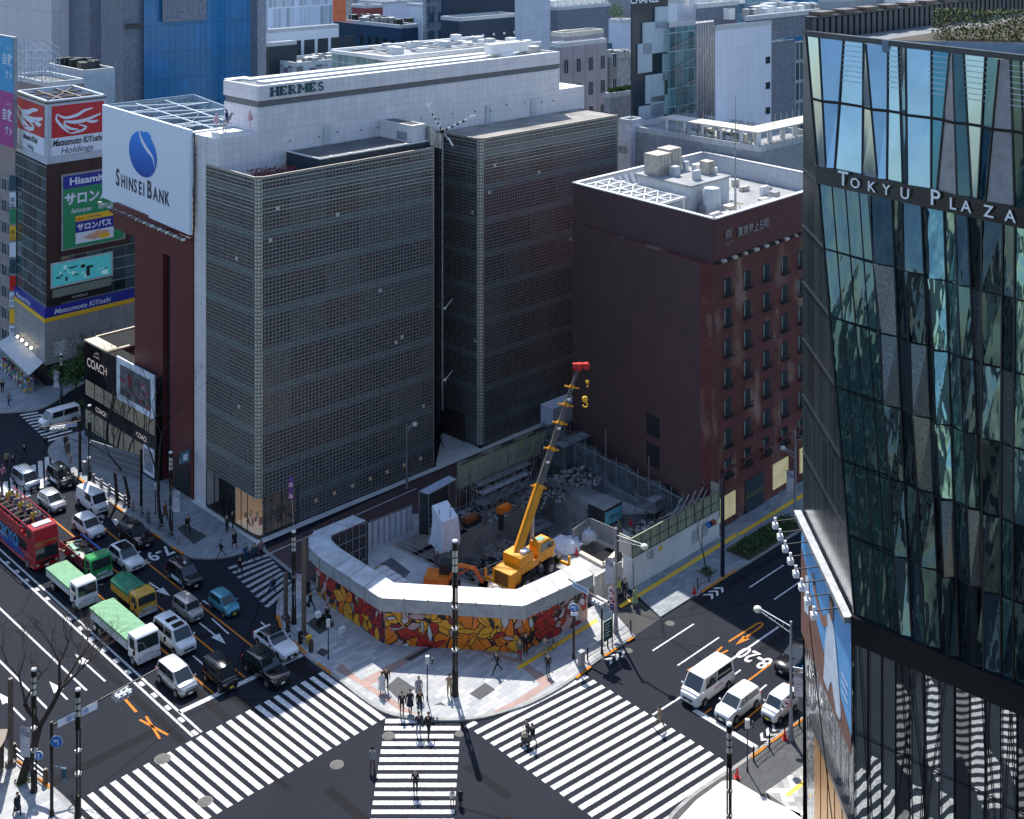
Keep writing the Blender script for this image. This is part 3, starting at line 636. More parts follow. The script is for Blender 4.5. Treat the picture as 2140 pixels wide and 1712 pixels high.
# roof plant building behind
rb=thing('rooftop_plant_building',HP(30,22),'flat roofed annex with green glass side and rooftop pipes behind the tiled store wall','building')
o=D(812,128,172);z=o.z;g0=V(o.x,o.y,0)
b=MB();b.obox(g0,U,W,0,30,0,13,0,z,0,1);b.build('body',[grid('green_glass_wall',(.2,.32,.3),(.55,.58,.58),1.4,3.5,.1,.12),M['roof']],rb)
b=MB()
for a,c in((V(0,0,0),V(30,0,0)),(V(0,0,0),V(0,13,0)),(V(0,13,0),V(30,13,0))):b.beam(g0+U*a.x+W*a.y+V(0,0,z+.4),g0+U*c.x+W*c.y+V(0,0,z+.25),.4,.5)
b.build('parapet',M['white'],rb)
b=MB()
for k in range(14):
 v=rnd.uniform(1,12);b.beam(g0+U*(2+k)+W*v+V(0,0,z+.6),g0+U*(6+k*1.6)+W*v+V(0,0,z+.6),.2)
b.build('pipes',M['steel'],rb)
for k in range(16):
 b=MB();b.obox(g0,U,W,4+k*1.5,5.2+k*1.5,3+(k%3)*3,4.3+(k%3)*3,z,z+rnd.uniform(.7,1.6));b.build('roof_unit',M['white' if k%2 else 'lgrey'],rb)
o=D(1060,112,166);gnd=thing('maintenance_gondola',o,'white window cleaning crane parked on the roof edge track of the tiled store wall','gondola');b=MB();b.obox(o,U,W,-3.4,3.2,-.8,.8,.2,1.5);b.obox(o,U,W,-2.2,.2,-1.3,1.1,-.8,.2);b.build('arm',M['white'],gnd,bevel=.1);b=MB();b.obox(o,U,W,3,5.8,-.6,.8,-1.2,.6);b.build('cage',M['steel'],gnd);b=MB();b.obox(o,U,W,2.2,4.4,-.3,.5,.8,1.5);b.build('head',M['white'],gnd)
# ---------------- red slab building with the white roof sign ----------------
RED=grid('red_panels',(.13,.024,.026),(.08,.015,.018),.42,3.3,.03,.05,.08,.5,dirt=.2)
rd=thing('office_building',HP(0,12.4),'dark red panelled slab building with a tall dark window slot beside the store','building')
b=MB();b.obox(HP(0,0),U,W,-.12,14,12.42,17.3,0,29.2);b.obox(HP(0,0),U,W,-.12,14,18.9,25.4,0,29.2);b.obox(HP(0,0),U,W,-.12,14,17.3,18.9,25.5,29.19);b.obox(HP(0,0),U,W,-.13,14,25.4,30.6,26.2,29.19);b.build('wall',RED,rd)
b=MB();b.obox(HP(0,0),U,W,.5,14,17.3,18.9,0,25.5);b.build('window_slot',M['cgl'],rd)
b=MB()
for k in range(9):b.obox(HP(0,0),U,W,.42,.5,17.35,18.85,2.2+k*2.75,2.5+k*2.75)
each(b,'spandrel',M['dark'],rd)
b=MB();b.obox(HP(0,0),U,W,-.6,14.5,12.4,30.7,28.2,28.5);b.build('ledge',mat('brown_red',(.1,.03,.03),.6),rd)
b=MB();b.obox(HP(0,0),U,W,-.16,.1,13,16.4,0,3.6);b.build('entrance',M['black'],rd)
sgn=thing('small_blue_sign',HP(-.9,12.9,4.6),'small square blue projecting sign by the red building entrance','sign');b=MB();b.obox(HP(-1.2,12.8,4.2),U,W,-.25,.9,-.12,.12,0,1.3);b.build('panel',M['blueg'],sgn);b=MB();b.obox(HP(-1.2,12.8,4.2),U,W,.05,.6,-.15,-.12,.3,1.0);b.build('emblem',M['signw'],sgn)
YL,YR=152.3,134.6;TL,TR,BLp,BRp=D(213.7,214,YL),D(396,276.5,YR),D(213.7,414,YL),D(396,489,YR)
TL.z=TR.z=40.25;BLp.z=BRp.z=28.95
bb=thing('roof_billboard',V(TR.x,TR.y,29),'huge white roof sign with a blue bean logo reading SHINSEI BANK','billboard')
sx=(BRp-BLp);sw=sx.length;sx.normalize();fr=FR(BLp,sx,UP);b=MB();th=.35
b.prism([BLp,BRp,BRp-fr.n*th,BLp-fr.n*th],28.95,40.25);b.build('panel',M['signw'],bb)
lg=MB();s=sw/182.0;sv=(40.25-28.95)/207.0
def SP(x,y):
 t=(x-213.7)/182.3;X=sw*(t*YL/(YR+t*(YL-YR)));yt=214+62.5*t;yb=414+75*t;return(X,11.3*(yb-y)/(yb-yt))
oval=[SP(299+29*math.cos(a)-3*math.sin(a),322-48*math.sin(a)+8*math.cos(a))for a in[2*math.pi*k/40 for k in range(40)]]
t=NT('logo_blue');sp=t.n('ShaderNodeSeparateXYZ');t.put(sp.inputs[0],t.obj());LB=t.done(t.mix(t.ramp(sp.outputs[2],4,9.6),(.005,.04,.33),(.01,.28,.85)),.4)
flat(lg,fr,oval,.03);lg.build('logo',LB,bb);lg=MB();lobe=[SP(304+12*math.cos(a),290-15*math.sin(a))for a in[2*math.pi*k/16 for k in range(16)]];flat(lg,fr,lobe,.032);lg.build('logo_lobe',LB,bb)
lw=MB();cv=curve2([SP(292,272),SP(296,290),SP(308,312),SP(320,330),SP(325,358)],8);n=len(cv);stroke(lw,fr,cv,[.55*math.sin(math.pi*min(1,(k+5)/(n+3)))for k in range(n)],.05);lw.build('logo_swoosh',M['signw'],bb)
tx=MB();a0=SP(242,402);a1=SP(362,440)
wd=(a1[0]-a0[0])
def caps(words,x,y,big,small):
 for w_ in words:
  for j,chh in enumerate(w_):
   sz=big if j==0 else small;text(tx,fr,chh,sz,x,y,.04,0,'LEFT',.8,.02)
   x+=sz*{'S':.53,'H':.6,'I':.28,'N':.62,'E':.5,'B':.6,'A':.6,'K':.58}[chh]*(.98 if j==0 else 1.12)
  x+=.38
 return x
caps(['SHINSEI','BANK'],a0[0]+.1,2.25,2.8,2.15);tx.build('lettering',mat('sign_navy_ink',(.015,.03,.05),.5),bb)
# frame box behind the sign: three corrugated back walls and trusses
bk=MB();q0=TL-fr.n*.4;q1=TR-fr.n*.4;r0=q0+U*12;r1=q1+U*9
for a,c in((q0,r0),(r0,r1+(r0-r1)*.02)):
 d=(c-a);nn=V(-d.y,d.x,0).normalized()*.12;bk.prism([a,c,c+nn,a+nn],34.5,40.2)
bk.build('back_wall',grid('corrugated_blue',(.2,.3,.38),(.32,.42,.5),.35,9,.1,.05),bb)
tr=MB()
for k in range(0,9,2):
 a=q0.lerp(q1,k/8);c=r0.lerp(r1,k/8)
 for z in(39.9,37.2):tr.beam(V(a.x,a.y,z),V(c.x,c.y,z),.16)
 tr.beam(V(a.x,a.y,34),V(a.x,a.y,40),.16);tr.beam(V(a.x,a.y,39.9),V(*(a.lerp(c,.5)).xy,35),.12);tr.beam(V(*(a.lerp(c,.5)).xy,35),V(c.x,c.y,39.9),.12)
 if k<8:
  a2=q0.lerp(q1,(k+2)/8);c2=r0.lerp(r1,(k+2)/8);tr.beam(V(a.x,a.y,39.9),V(c2.x,c2.y,39.9),.12);tr.beam(V(*a.lerp(c,.33).xy,39.9),V(*a2.lerp(c2,.33).xy,39.9),.12);tr.beam(V(*a.lerp(c,.66).xy,39.9),V(*a2.lerp(c2,.66).xy,39.9),.12)
tr.build('truss',mat('pale_blue_steel',(.45,.55,.6),.5,.3),bb)
b=MB();b.tube(D(397,280,YR)+V(.35,.3,0),D(397,485,YR)+V(.35,.3,0),.12)
for k in range(14):q=D(402,285+14*k,135.2);b.box(q,(.5,.2,.2),.7)
each(b,'side_bracket',M['brown'],bb)
b=MB()
for k in range(24):
 q=BLp.lerp(BRp,(k+.5)/24)+fr.n*.5-V(0,0,.5);b.box(q,(.45,.3,.22),0,k%2)
each(b,'floodlight',[M['steel'],M['lampw']],bb)
# ---------------- leather goods shop at the foot of the red building ----------------
co=thing('shop_building',HP(-1.6,22),'low black fronted shop with lit glass panels reading COACH under the red building','shop')
BK=mat('black_stone',(.012,.012,.016),.25,var=.4)
b=MB();b.obox(HP(0,0),U,W,-.9,.9,18.95,36.5,3.9,11.6);b.obox(HP(0,0),U,W,-.9,14,30.7,36.5,0,11.6);b.obox(HP(0,0),U,W,-.9,-.14,18.95,30.7,0,3.9);b.build('wall',BK,co)
b=MB();b.obox(HP(0,0),U,W,-1.0,.6,30.7,36.6,11.6,11.8);b.obox(HP(0,0),U,W,-1.0,14,36.3,36.6,11.6,11.8);b.obox(HP(0,0),U,W,-1.0,2,30.5,30.9,11.6,11.8);b.build('roof_rim',mat('lit_rim',(.55,.48,.36),.5),co)
for r_,(z0,z1)in enumerate(((1.2,3.4),(5.2,7.0),(3.7,5.0))):
 for k in range(7):
  v0=19.2+k*2.45
  b=MB();b.obox(HP(0,0),U,W,-.96,-.9,v0,v0+2.2,z0,z1)
  if r_<2:b.build('lit_panel',grid('lit_louvre_panel',(.5,.42,.27),(.12,.1,.08),3,.14,.02,.05,.1),co)
cf=FR(HP(-.93,36.3,9.4),-W,UP);b=MB();text(b,cf,'COACH',1.5,3.2,-.6,.05,0,'CENTER',.95,.01);stroke(b,cf,[(2.3,1),(3.9,1)],.08,.05);stroke(b,cf,[(2.6,1.3),(3.5,1.6),(3.6,1.3)],.08,.05)
cf2=FR(HP(-.93,22,3.95),-W,UP);text(b,cf2,'COACH',.8,0,.0,.08,0,'CENTER',.95,.01);cf3=FR(HP(-.93,32,3.95),-W,UP);text(b,cf3,'COACH',.8,0,.0,.08,0,'CENTER',.95,.01);b.build('lettering',mat('coach_letters',(.75,.6,.55),.5,emit=.2),co)
pp=thing('photo_billboard',HP(-1.1,24,7.4),'white framed photo poster of riders above the black shop front','billboard')
b=MB();b.obox(HP(0,0),U,W,-1.15,-.97,19.0,27.8,7.1,12.0);b.build('frame',M['signw'],pp)
pf_=FR(HP(-1.15,27.8,7.1),-W,UP);b=MB();rect(b,pf_,.9,.7,8.0,4.2,.03,0)
for k in range(60):x,y=rnd.uniform(1.2,7.4),rnd.uniform(.9,3.4);rr_=rnd.uniform(.15,.5);flat(b,pf_,[(x+rr_*math.cos(a)*rnd.uniform(.6,1.2),y+.6*rr_*math.sin(a))for a in[j*.9 for j in range(7)]],.04+k*.0005,1+k%4)
flat(b,pf_,[(3.0,2.1),(3.5,2.1),(3.7,3.3),(3.25,3.7),(2.9,3.2)],.08,4);b.build('photo',[mat('photo_a',(.13,.14,.16),.5),mat('photo_b',(.25,.24,.22),.5),mat('photo_c',(.06,.07,.08),.5),mat('photo_d',(.3,.2,.18),.5),mat('photo_e',(.4,.05,.1),.5)],pp)
w2=thing('small_photo_billboard',HP(-1.05,20,.8),'small framed window poster low on the black shop front','billboard');b=MB();b.obox(HP(0,0),U,W,-1.06,-.97,19.2,21.6,.5,3.6);b.build('frame',M['signw'],w2);b=MB();b.obox(HP(0,0),U,W,-1.09,-1.06,19.4,21.4,.9,3.3);b.build('picture',[mat('photo_f',(.3,.33,.4),.4,var=.8,scale=1.5)],w2)
# ---------------- drugstore corner building (left) ----------------
def solve_along(o,d,x):return o+d*meet(o,d,x)
mk0=G(97,812);dL=(V((-1050-CX),F,0)).normalized()
mkL=solve_along(mk0,dL,33);LL=(mkL-mk0).length
mk=thing('corner_building',mk0,'dark glass and brick corner building with lit drugstore frontage and green medicine poster','building')
GLB=grid('dark_banded_glass',(.02,.045,.05),(.3,.32,.33),1.9,1.55,.03,.1,.5,.06,dirt=0,cell2=(.05,.1,.11),p2=.3,spec=1)
BRK=grid('brown_brick',(.05,.022,.02),(.03,.016,.015),.6,1.55,.04,.06,.2,.6)
b=MB();b.prism([mk0,mk0+U*24,mk0+U*24+dL*LL*1.3,mk0+dL*LL],3.4,29.8);b.build('wall',GLB,mk)
b=MB();b.obox(mk0,U,dL,-.02,24,-.08,-.02,26.8,29.8);b.obox(mk0,U,dL,-.05,2.0,-.1,-.02,10,26.8);b.obox(mk0,U,dL,2.0,12,-.1,-.02,17.2,19.4);b.build('brick_bands',BRK,mk)
mf=FR(mk0,U,UP);ml_=FR(mkL,-dL,UP)
def band(name,z0,z1,m,off):
 b=MB();b.prism([mk0-U*off-dL*off,mk0+U*22-dL*off,mk0+U*22,mk0+U*.01,mkL,mkL-U*off],z0,z1);return b.build(name,m,mk)
band('blue_sign_band',9.5,10.75,M['navyp'],.35);band('yellow_sign_band',8.9,9.49,M['yel'],.36)
band('ground_cladding',3.2,8.89,grid('pale_cladding',(.3,.31,.31),(.14,.14,.14),1.9,1.8,.04,.04,.08),.3)
b=MB();text(b,FR(mk0-dL*.36,U,UP),'Matsumoto KiYoshi',.95,.9,9.78,.02,0,'LEFT',1.05,.015,.25);text(b,FR(mkL-U*.37,-dL,UP),'Matsumoto KiYoshi',.85,1.2,9.8,.02,0,'LEFT',.9,.015,.25);b.build('sign_letters',M['signw'],mk)
b=MB();ff=FR(mk0-dL*.31,U,UP);text(b,ff,'薬',2.2,.7,4.2,.03,0,'LEFT',1,.01);text(b,ff,'Health & Beauty',1.35,3.1,5.0,.03,0,'LEFT',1.1,0,.3);f2=FR(mkL-U*.31,-dL,UP);text(b,f2,'ビューティケア',.85,.6,5.6,.03,0,'LEFT',.9);text(b,f2,'薬',1.8,7.2,3.8,.03,0,'LEFT');b.build('wall_letters',mat('pale_letters',(.62,.64,.62),.5),mk)
b=MB();rect(b,FR(mk0-dL*.31,U,UP),13.6,6.2,16.2,8.2,.05);b.build('red_logo_panel',M['red'],mk)
def bird(mb,fr,x,y,w,h,off,mi=0):
 P=lambda a,c:(x+a*w,y+c*h)
 for pts,ww in(([P(.04,.78),P(.2,.62),P(.45,.66),P(.62,.8),P(.8,.86)],.05),([P(.04,.78),P(.02,.6),P(.12,.35),P(.2,.2),P(.3,.05)],.045),([P(.18,.5),P(.4,.42),P(.65,.45),P(.98,.62)],.06),([P(.2,.52),P(.2,.35),P(.32,.2),P(.5,.12)],.045),([P(.5,.3),P(.65,.2),P(.6,.1),P(.45,.04),P(.3,.02)],.04),([P(.65,.42),P(.8,.35),P(.92,.38)],.045)):
  cv=curve2(pts,6);n=len(cv);stroke(mb,fr,cv,[ww*w*(.35+.9*math.sin(math.pi*(k+.5)/n))for k in range(n)],off,mi)
b=MB();bird(b,FR(mk0-dL*.31,U,UP),13.8,6.4,2.2,1.6,.08);b.build('logo',M['signw'],mk)
# screens and panels on the front
b=MB();rect(b,mf,.5,13.2,9.4,16.6,.14,0);rect(b,mf,.75,13.45,9.15,16.35,.17,1)
for k in range(26):x=rnd.uniform(1,8.6);y=rnd.uniform(13.6,15.6);rect(b,mf,x,y,x+rnd.uniform(.1,1),y+rnd.uniform(.1,.6),.18+k*.001,2+k%2)
rect(b,mf,5.5,13.9,6.0,15.3,.22,3);b.build('video_screen',[M['lgrey'],mat('screen_teal',(.03,.2,.24),.3,emit=.5),mat('screen_pale',(.25,.45,.48),.3,emit=.3),M['ink']],mk)
b=MB();rect(b,mf,.8,11.9,9.2,13.0,.12,0);rect(b,mf,.1,11.0,9.2,11.85,.14,1);b.build('lit_bands',[grid('perforated_band',(.12,.16,.13),(.3,.35,.27),.22,.22,.06,.06),M['black']],mk)
b=MB();text(b,mf,'TOMOLLY',.42,4.6,11.3,.16,0,'CENTER',1.2);b.build('shop_name',M['lampw'],mk)
b=MB();b.obox(mk0,U,dL,.2,23,.3,9,0,3.2);b.build('shop_floor_wall',M['dark'],mk)
gp2=thing('medicine_poster',mk0+U*6+V(0,0,18),'tall green poster with navy header reading Hisamitsu on the corner building','billboard')
b=MB();x0,x1=1.9,15.2
rect(b,mf,x0,18.0,11.2,28.3,.3,0);rect(b,mf,x0+.3,18.2,10.9,28.0,.33,1);rect(b,mf,x0+.3,26.3,10.9,28.0,.35,2)
text(b,mf,'Hisamitsu.',1.35,6.4,26.75,.37,3,'CENTER',1.2,.03);text(b,mf,'サロンパス',1.75,6.5,24.2,.36,3,'CENTER',.95,.04);text(b,mf,'Salonpas',.85,4.7,22.9,.36,3,'CENTER',1,.01,.2);text(b,mf,'鎮痛消炎',.75,8.6,22.9,.36,3,'CENTER')
rect(b,mf,3.9,18.6,9.4,22.4,.36,3);rect(b,mf,3.9,21.4,9.4,22.4,.37,4);rect(b,mf,3.9,20.1,9.4,21.6,.38,2);text(b,mf,'サロンパス',1.0,6.6,20.45,.4,3,'CENTER',1.0,.04);text(b,mf,'NEW',.5,4.5,21.75,.4,6,'CENTER');text(b,mf,'Hisamitsu',.45,6.6,21.9,.4,2,'CENTER')
flat(b,mf,[(4.8,19.3),(7.2,20.0),(9.0,19.6),(6.6,18.8)],.4,5);flat(b,mf,[(8+.9*math.cos(a),19.1+.35*math.sin(a))for a in[k*.4 for k in range(16)]],.42,4)
b.build('poster',[M['grey'],M['green'],M['navyp'],M['signw'],M['yel'],mat('peach',(.75,.42,.3),.5),M['red']],gp2)
# awning and racks
aw=thing('shop_awning',mkL,'long pale awning over the drugstore pavement racks','awning');b=MB()
b.add([mkL-U*.4+V(0,0,4.1),mk0-U*.4+V(0,0,3.6),mk0-U*2.9-dL*1.5+V(0,0,2.9),mkL-U*2.9+V(0,0,3.2)],[(0,1,2,3),(3,2,1,0)]);b.build('canopy',M['lgrey'],aw)
b=MB();b.beam(mk0-U*2.9-dL*1.5+V(0,0,2.8),mkL-U*2.9+V(0,0,3.1),.08,.3)
for k in range(5):q=(mk0-U*2.8).lerp(mkL-U*2.8,k/4);b.tube(q,q+V(0,0,3),.04)
b.build('canopy_edge',M['steel'],aw)
b=MB()
for k in range(4):q=(mk0-U*.8).lerp(mkL-U*.8,.3+k*.15)+V(0,0,4.6);b.ball(q,.2)
each(b,'spotlight',mat('spot_lit',(1,.75,.45),.4,emit=4),mk)
for k in range(7):
 q=(mk0-U*2.2).lerp(mkL-U*2.2,.04+k*.13);r_=thing('goods_rack',q,'rack of colourful boxed goods under the drugstore awning, number of racks hides its kind','rack','goods racks under the awning')
 r_['label']=['goods rack nearest the corner under the drugstore awning','second goods rack from the corner under the drugstore awning','third goods rack from the corner under the drugstore awning','middle goods rack under the drugstore awning','fifth goods rack from the corner under the awning','goods rack last but one from the corner under the awning','goods rack farthest from the corner under the awning'][k]
 b=MB();b.obox(q,U,dL,-.5,.5,-.6,.6,.1,1.5);b.build('shelf',M['grey'],r_);g=MB()
 for j in range(46):p=q+U*rnd.uniform(-.62,.5)+dL*rnd.uniform(-.7,.6)+V(0,0,rnd.uniform(.25,1.75));g.box(p,(.22,.2,.22),rnd.random(),j%5)
 g.build('goods',[M['white'],M['red'],M['blue'],M['yel'],M['green']],r_)
# rooftop box sign
bx=thing('rooftop_box_sign',mk0+V(0,0,29.8),'white boxed rooftop sign with red panels and a white bird logo','billboard')
def colz(x,y,Y):return D(x,y,Y)
z0,z1=29.9,38.4;bl=mk0;rgt=mk0+U*((solve_along(mk0,U,221)-mk0).length);lft=mkL;bk_=lft+(rgt-bl)
b=MB();cl=grid('panel_box',(.5,.55,.62),(.3,.33,.38),1.0,1.4,.03,.03,.05,dirt=.1)
for a,c in((bl,rgt),(rgt,bk_),(bk_,lft),(lft,bl)):
 d=(c-a).normalized();n=V(-d.y,d.x,0)*.35;b.prism([a,c,c+n,a+n],z0,z1)
b.build('box',cl,bx);b=MB();b.prism([bl,rgt,bk_,lft],z0-.3,z0-.01);b.build('base',M['dark'],bx)
b=MB()
for k in range(4):b.beam(V(*bl.lerp(rgt,k/3).xy,z1-.3),V(*lft.lerp(bk_,k/3).xy,z1-.3),.25);b.beam(V(*bl.lerp(lft,k/3).xy,z1-.35),V(*rgt.lerp(bk_,k/3).xy,z1-.35),.2)
b.beam(V(*bl.xy,z1-.3),V(*bk_.xy,z1-.3),.15);b.beam(V(*rgt.xy,z1-.3),V(*lft.xy,z1-.3),.15);b.build('truss',M['brown'],bx)
wR=(rgt-bl).length;fr1=FR(bl+V(0,0,z0),U,UP);fr2=FR(lft+V(0,0,z0),-dL,UP);redp=mat('sign_red',(.55,.02,.03),.45,var=.12)
b=MB();w3,w4=M['signw'],redp
rect(b,fr1,.7,1.0,wR-.3,7.7,.03,0);rect(b,fr1,.7,3.4,wR-.3,7.7,.05,1);bird(b,fr1,1.2,3.7,wR-1.8,3.7,.08,0);text(b,fr1,'Matsumoto KiYoshi',1.22,wR/2+.1,2.3,.06,2,'CENTER',.72,.03,.25);text(b,fr1,'Holdings',1.2,wR/2,1.15,.06,2,'CENTER',1.1,0,.25)
rect(b,fr2,.4,1.0,LL-.7,7.7,.03,0);rect(b,fr2,.4,3.4,LL-.7,7.7,.05,1);bird(b,fr2,.6,3.7,LL-1.6,3.7,.08,0);text(b,fr2,'Matsumoto KiYoshi',1.05,LL/2-.1,2.3,.06,2,'CENTER',.68,.03,.25);text(b,fr2,'Holdings',1.1,LL/2,1.15,.06,2,'CENTER',.7,0,.25)
b.build('sign_face',[w3,w4,M['ink']],bx)
# ---------------- buildings at the left edge ----------------
def solid(name,xc,yt,Y,xl,xr,mats,label,cat='building',z0=0,depth=None,dl=None,dr=None,roof=None,parapet=True,ztop=None,col=None):
 """box building: front vertical edge at photo column xc with its top at row yt, depth Y; left face back to column xl, right face back to xr"""
 c=D(xc,yt,Y);zt=ztop or c.z;g=V(c.x,c.y,0);dl=dl or dA;dr=dr or dB
 tl=meet(g,dl,xl)if xl is not None else depth;tr_=meet(g,dr,xr)if xr is not None else depth
 if not 0<tl<400:tl=20
 if not 0<tr_<400:tr_=20
 t=thing(name,g+V(0,0,z0),label,cat);P=[g,g+dr*tr_,g+dr*tr_+dl*tl,g+dl*tl]
 b=MB()
 if not isinstance(mats,(list,tuple)):mats=[mats]
 b.prism(P,z0,zt,0,1 if len(mats)>1 else 0);b.build('wall',list(mats[:2])if len(mats)>1 else mats,t)
 if parapet:
  b=MB();cc=P
  for i in range(4):
   a=cc[i];d=cc[(i+1)%4];q=(d-a).normalized();n=V(-q.y,q.x,0)*.3;b.prism([a-q*.02,d+q*.02,d+q*.02+n,a-q*.02+n],zt,zt+.7)
  b.build('parapet',roof or M['lgrey'],t)
 t['_']=0;del t['_']
 return t,g,dl,dr,tl,tr_,zt
def wins(t,o,d,n,rows,u0,du,w,z0,dz,h,m=None,frame=None,off=.05,sill=False):
 """windows as separate parts on a face: o start, d direction, n outward normal"""
 for r in range(rows):
  for c in range(n[1]):
   u=u0+c*du;z=z0-r*dz;q=o+d*u;nn=n[0]
   b=MB();b.prism([q+nn*.02,q+d*w+nn*.02,q+d*w+nn*off,q+nn*off],z,z+h);wo=b.build('window',m or M['cgl'],t)
   if frame:
    f=MB()
    for a,e in((V(u,0,z),V(u+w,0,z)),(V(u,0,z+h),V(u+w,0,z+h)),(V(u,0,z),V(u,0,z+h)),(V(u+w,0,z),V(u+w,0,z+h)),(V(u+w/2,0,z),V(u+w/2,0,z+h))):
     f.beam(o+d*a.x+nn*(off+.02)+V(0,0,a.z),o+d*e.x+nn*(off+.02)+V(0,0,e.z),.07)
    f.build('frame',frame,wo)
PK=grid('pinkish_tiles',(.32,.27,.27),(.2,.17,.18),.9,.5,.03,.03,.1)
r=solid('office_building',32,292,178,-80,60,[PK,M['darkroof']],'pinkish tiled building with ribbon windows at the left edge of the view')
t,g=r[0],r[1];nl=V(-dA.y,dA.x,0)*-1 if False else-dB
wins(t,g,dA,(-dB,5),8,.6,2.2,1.7,23.5,3.1,1.7,M['cgl'],M['lgrey'])
sg_=thing('vertical_sign',D(27,700,176.5),'tall narrow column of stacked shop signs at the left edge','sign');o=D(20,715,176.6);fr=FR(o,V(1,0,0),UP);b=MB()
b.box(o+V(.45,.2,11.8),(1.0,.4,23.6),0,0)
cols=[1,2,1,3,4,1,2,5,1,4]
for k in range(10):rect(b,fr,0.02,.3+k*2.35,.92,2.35+k*2.35,.08,cols[k])
b.build('panel',[M['grey'],M['signw'],M['yel'],M['red'],M['blueg'],M['green']],sg_);b=MB()
for k,s_ in enumerate(('整体','歯科','酒場','寿司','薬局')):text(b,fr,s_[0],.75,.47,1.4+k*4.6,.1,0,'CENTER');text(b,fr,s_[1],.75,.47,.6+k*4.6,.1,0,'CENTER')
b.build('letters',M['ink'],sg_)
# blue / pink hoarding
o=D(-40,290,182);fr=FR(V(o.x,o.y,o.z),(D(29,290,174)-o).normalized(),UP);wv=V(*(D(29,290,174)-o).xy,0);fr=FR(o,wv,UP);wl=wv.length;hb=D(29,78,174).z-o.z
bp=thing('blue_pink_billboard',o,'tall half blue half magenta billboard with white lettering at the left edge','billboard');b=MB();b.prism([o,o+wv,o+wv-fr.n*.5,o-fr.n*.5],o.z,o.z+hb,0);rect(b,fr,.1,hb*.5,wl-.1,hb-.1,.03,1);rect(b,fr,.1,.1,wl-.1,hb*.5,.03,2);b.build('panel',[M['grey'],mat('cyan_sign',(.02,.33,.65),.5),mat('magenta_sign',(.38,.04,.26),.5)],bp)
b=MB()
for z in(hb*.5,0):
 text(b,fr,'散',1.8,wl-1.25,z+3.9,.05,0,'CENTER',.9,.01);text(b,fr,'自',1.8,wl-3,z+3.9,.05,0,'CENTER',.9,.01);text(b,fr,'クト',1.5,wl-1.6,z+1.8,.05,0,'CENTER',.9,.01);text(b,fr,'コンセ',.6,wl-1.6,z+5.9,.05,0,'CENTER')
b.build('letters',M['signw'],bp)
# lattice mast on the roof behind the box sign
q0=D(62,170,190);tw=thing('lattice_mast',q0,'blue-grey steel lattice frame standing on a roof behind the boxed rooftop sign','mast');b=MB();LT=mat('lattice_steel',(.35,.45,.55),.5,.4)
for ix in range(5):
 for iy in range(3):
  p=V(q0.x-3+ix*1.6,q0.y+iy*1.6,q0.z);b.beam(p,p+V(0,0,6.2 if ix<2 else 4.6),.1)
for kz in range(5):
 for ix in range(4):
  p=V(q0.x-3+ix*1.6,q0.y,q0.z+kz*1.15);b.beam(p,p+V(1.6,0,0),.08);b.beam(p,p+V(1.6,0,1.15),.06);b.beam(p+V(0,3.2,1.15),p+V(1.6,3.2,0),.06)
b.tube(q0+V(-1,0,5),q0+V(-1,0,10),.05);b.build('frame',LT,tw)
# beige stepped building behind the box sign
r=solid('low_building',96,182,190,20,176,[mat('dusty_beige',(.28,.22,.22),.8,var=.2),M['darkroof']],'dusty beige roof storey behind the boxed rooftop sign');
r=solid('low_building',175,156,205,100,240,[grid('pale_blue_tiles',(.42,.5,.6),(.3,.36,.45),1.2,.6,.03,.03,.05),M['darkroof']],'pale blue tiled block left of the white roof sign')
t,g,dl,dr,tl,tr_,zt=r;b=MB()
for k in range(12):q=g+dl*rnd.uniform(2,tl-1)+dr*rnd.uniform(1,5)+V(0,0,zt);b.box(q+V(0,0,.8),(1.2,1,1.6),.7)
each(b,'roof_unit',M['dark'],t)
# ---------------- distant blocks along the top ----------------
PERF=grid('perforated_grey',(.2,.235,.3),(.1,.12,.16),.5,.28,.12,.09,.25,.6,dirt=.15)
BLUEW=grid('blue_curtain_wall',(.008,.17,.4),(.005,.08,.2),1.35,5.2,.09,.1,.1,.3,dirt=.15,big=(.02,.16,.33))
PNKW=grid('pale_pink_panels',(.6,.58,.63),(.33,.33,.38),1.9,6.2,.07,.08,.04,.6,dirt=.1)
WHT=grid('white_blue_panels',(.7,.74,.84),(.5,.55,.66),1.3,3.4,.05,.05,.04,.6,dirt=.12)
r=solid('tower_building',108,-60,250,-120,190,PNKW,'pale pinkish panelled tower at the top left corner',parapet=False)
r=solid('tower_building',187,-60,246,107,215,PERF,'grey perforated screen tower between the pinkish tower and the blue wall',parapet=False);
r=solid('tower_building',258,-60,236,211,300,PERF,'grey perforated corner volume at the left end of the blue tower',parapet=False)
t,g,dl,dr,tl,tr_,zt=solid('tower_building',300,-60,238,299,524,BLUEW,'large bright blue curtain walled tower behind the white roof sign',parapet=False,dl=V(-.2,.98,0))
b=MB();b.obox(g,dr,dl,4,13.5,-.9,-.2,D(350,45,242).z,zt);b.build('grey_inset',PERF,t)
b=MB()
for y in(22,68,122):z=D(440,y,250).z;b.obox(g,dr,dl,24.5,28,-.35,-.1,z-.8,z);
each(b,'wall_vent',M['blueg'],t)
b=MB();b.obox(g,dr,dl,-3.5,0,-1.6,-.6,D(300,55,240).z,D(300,50,240).z+.4);b.build('bracket',M['dark'],t)
solid('tower_building',538,-60,246,523,557,PERF,'grey perforated strip at the right end of the blue tower',parapet=False)
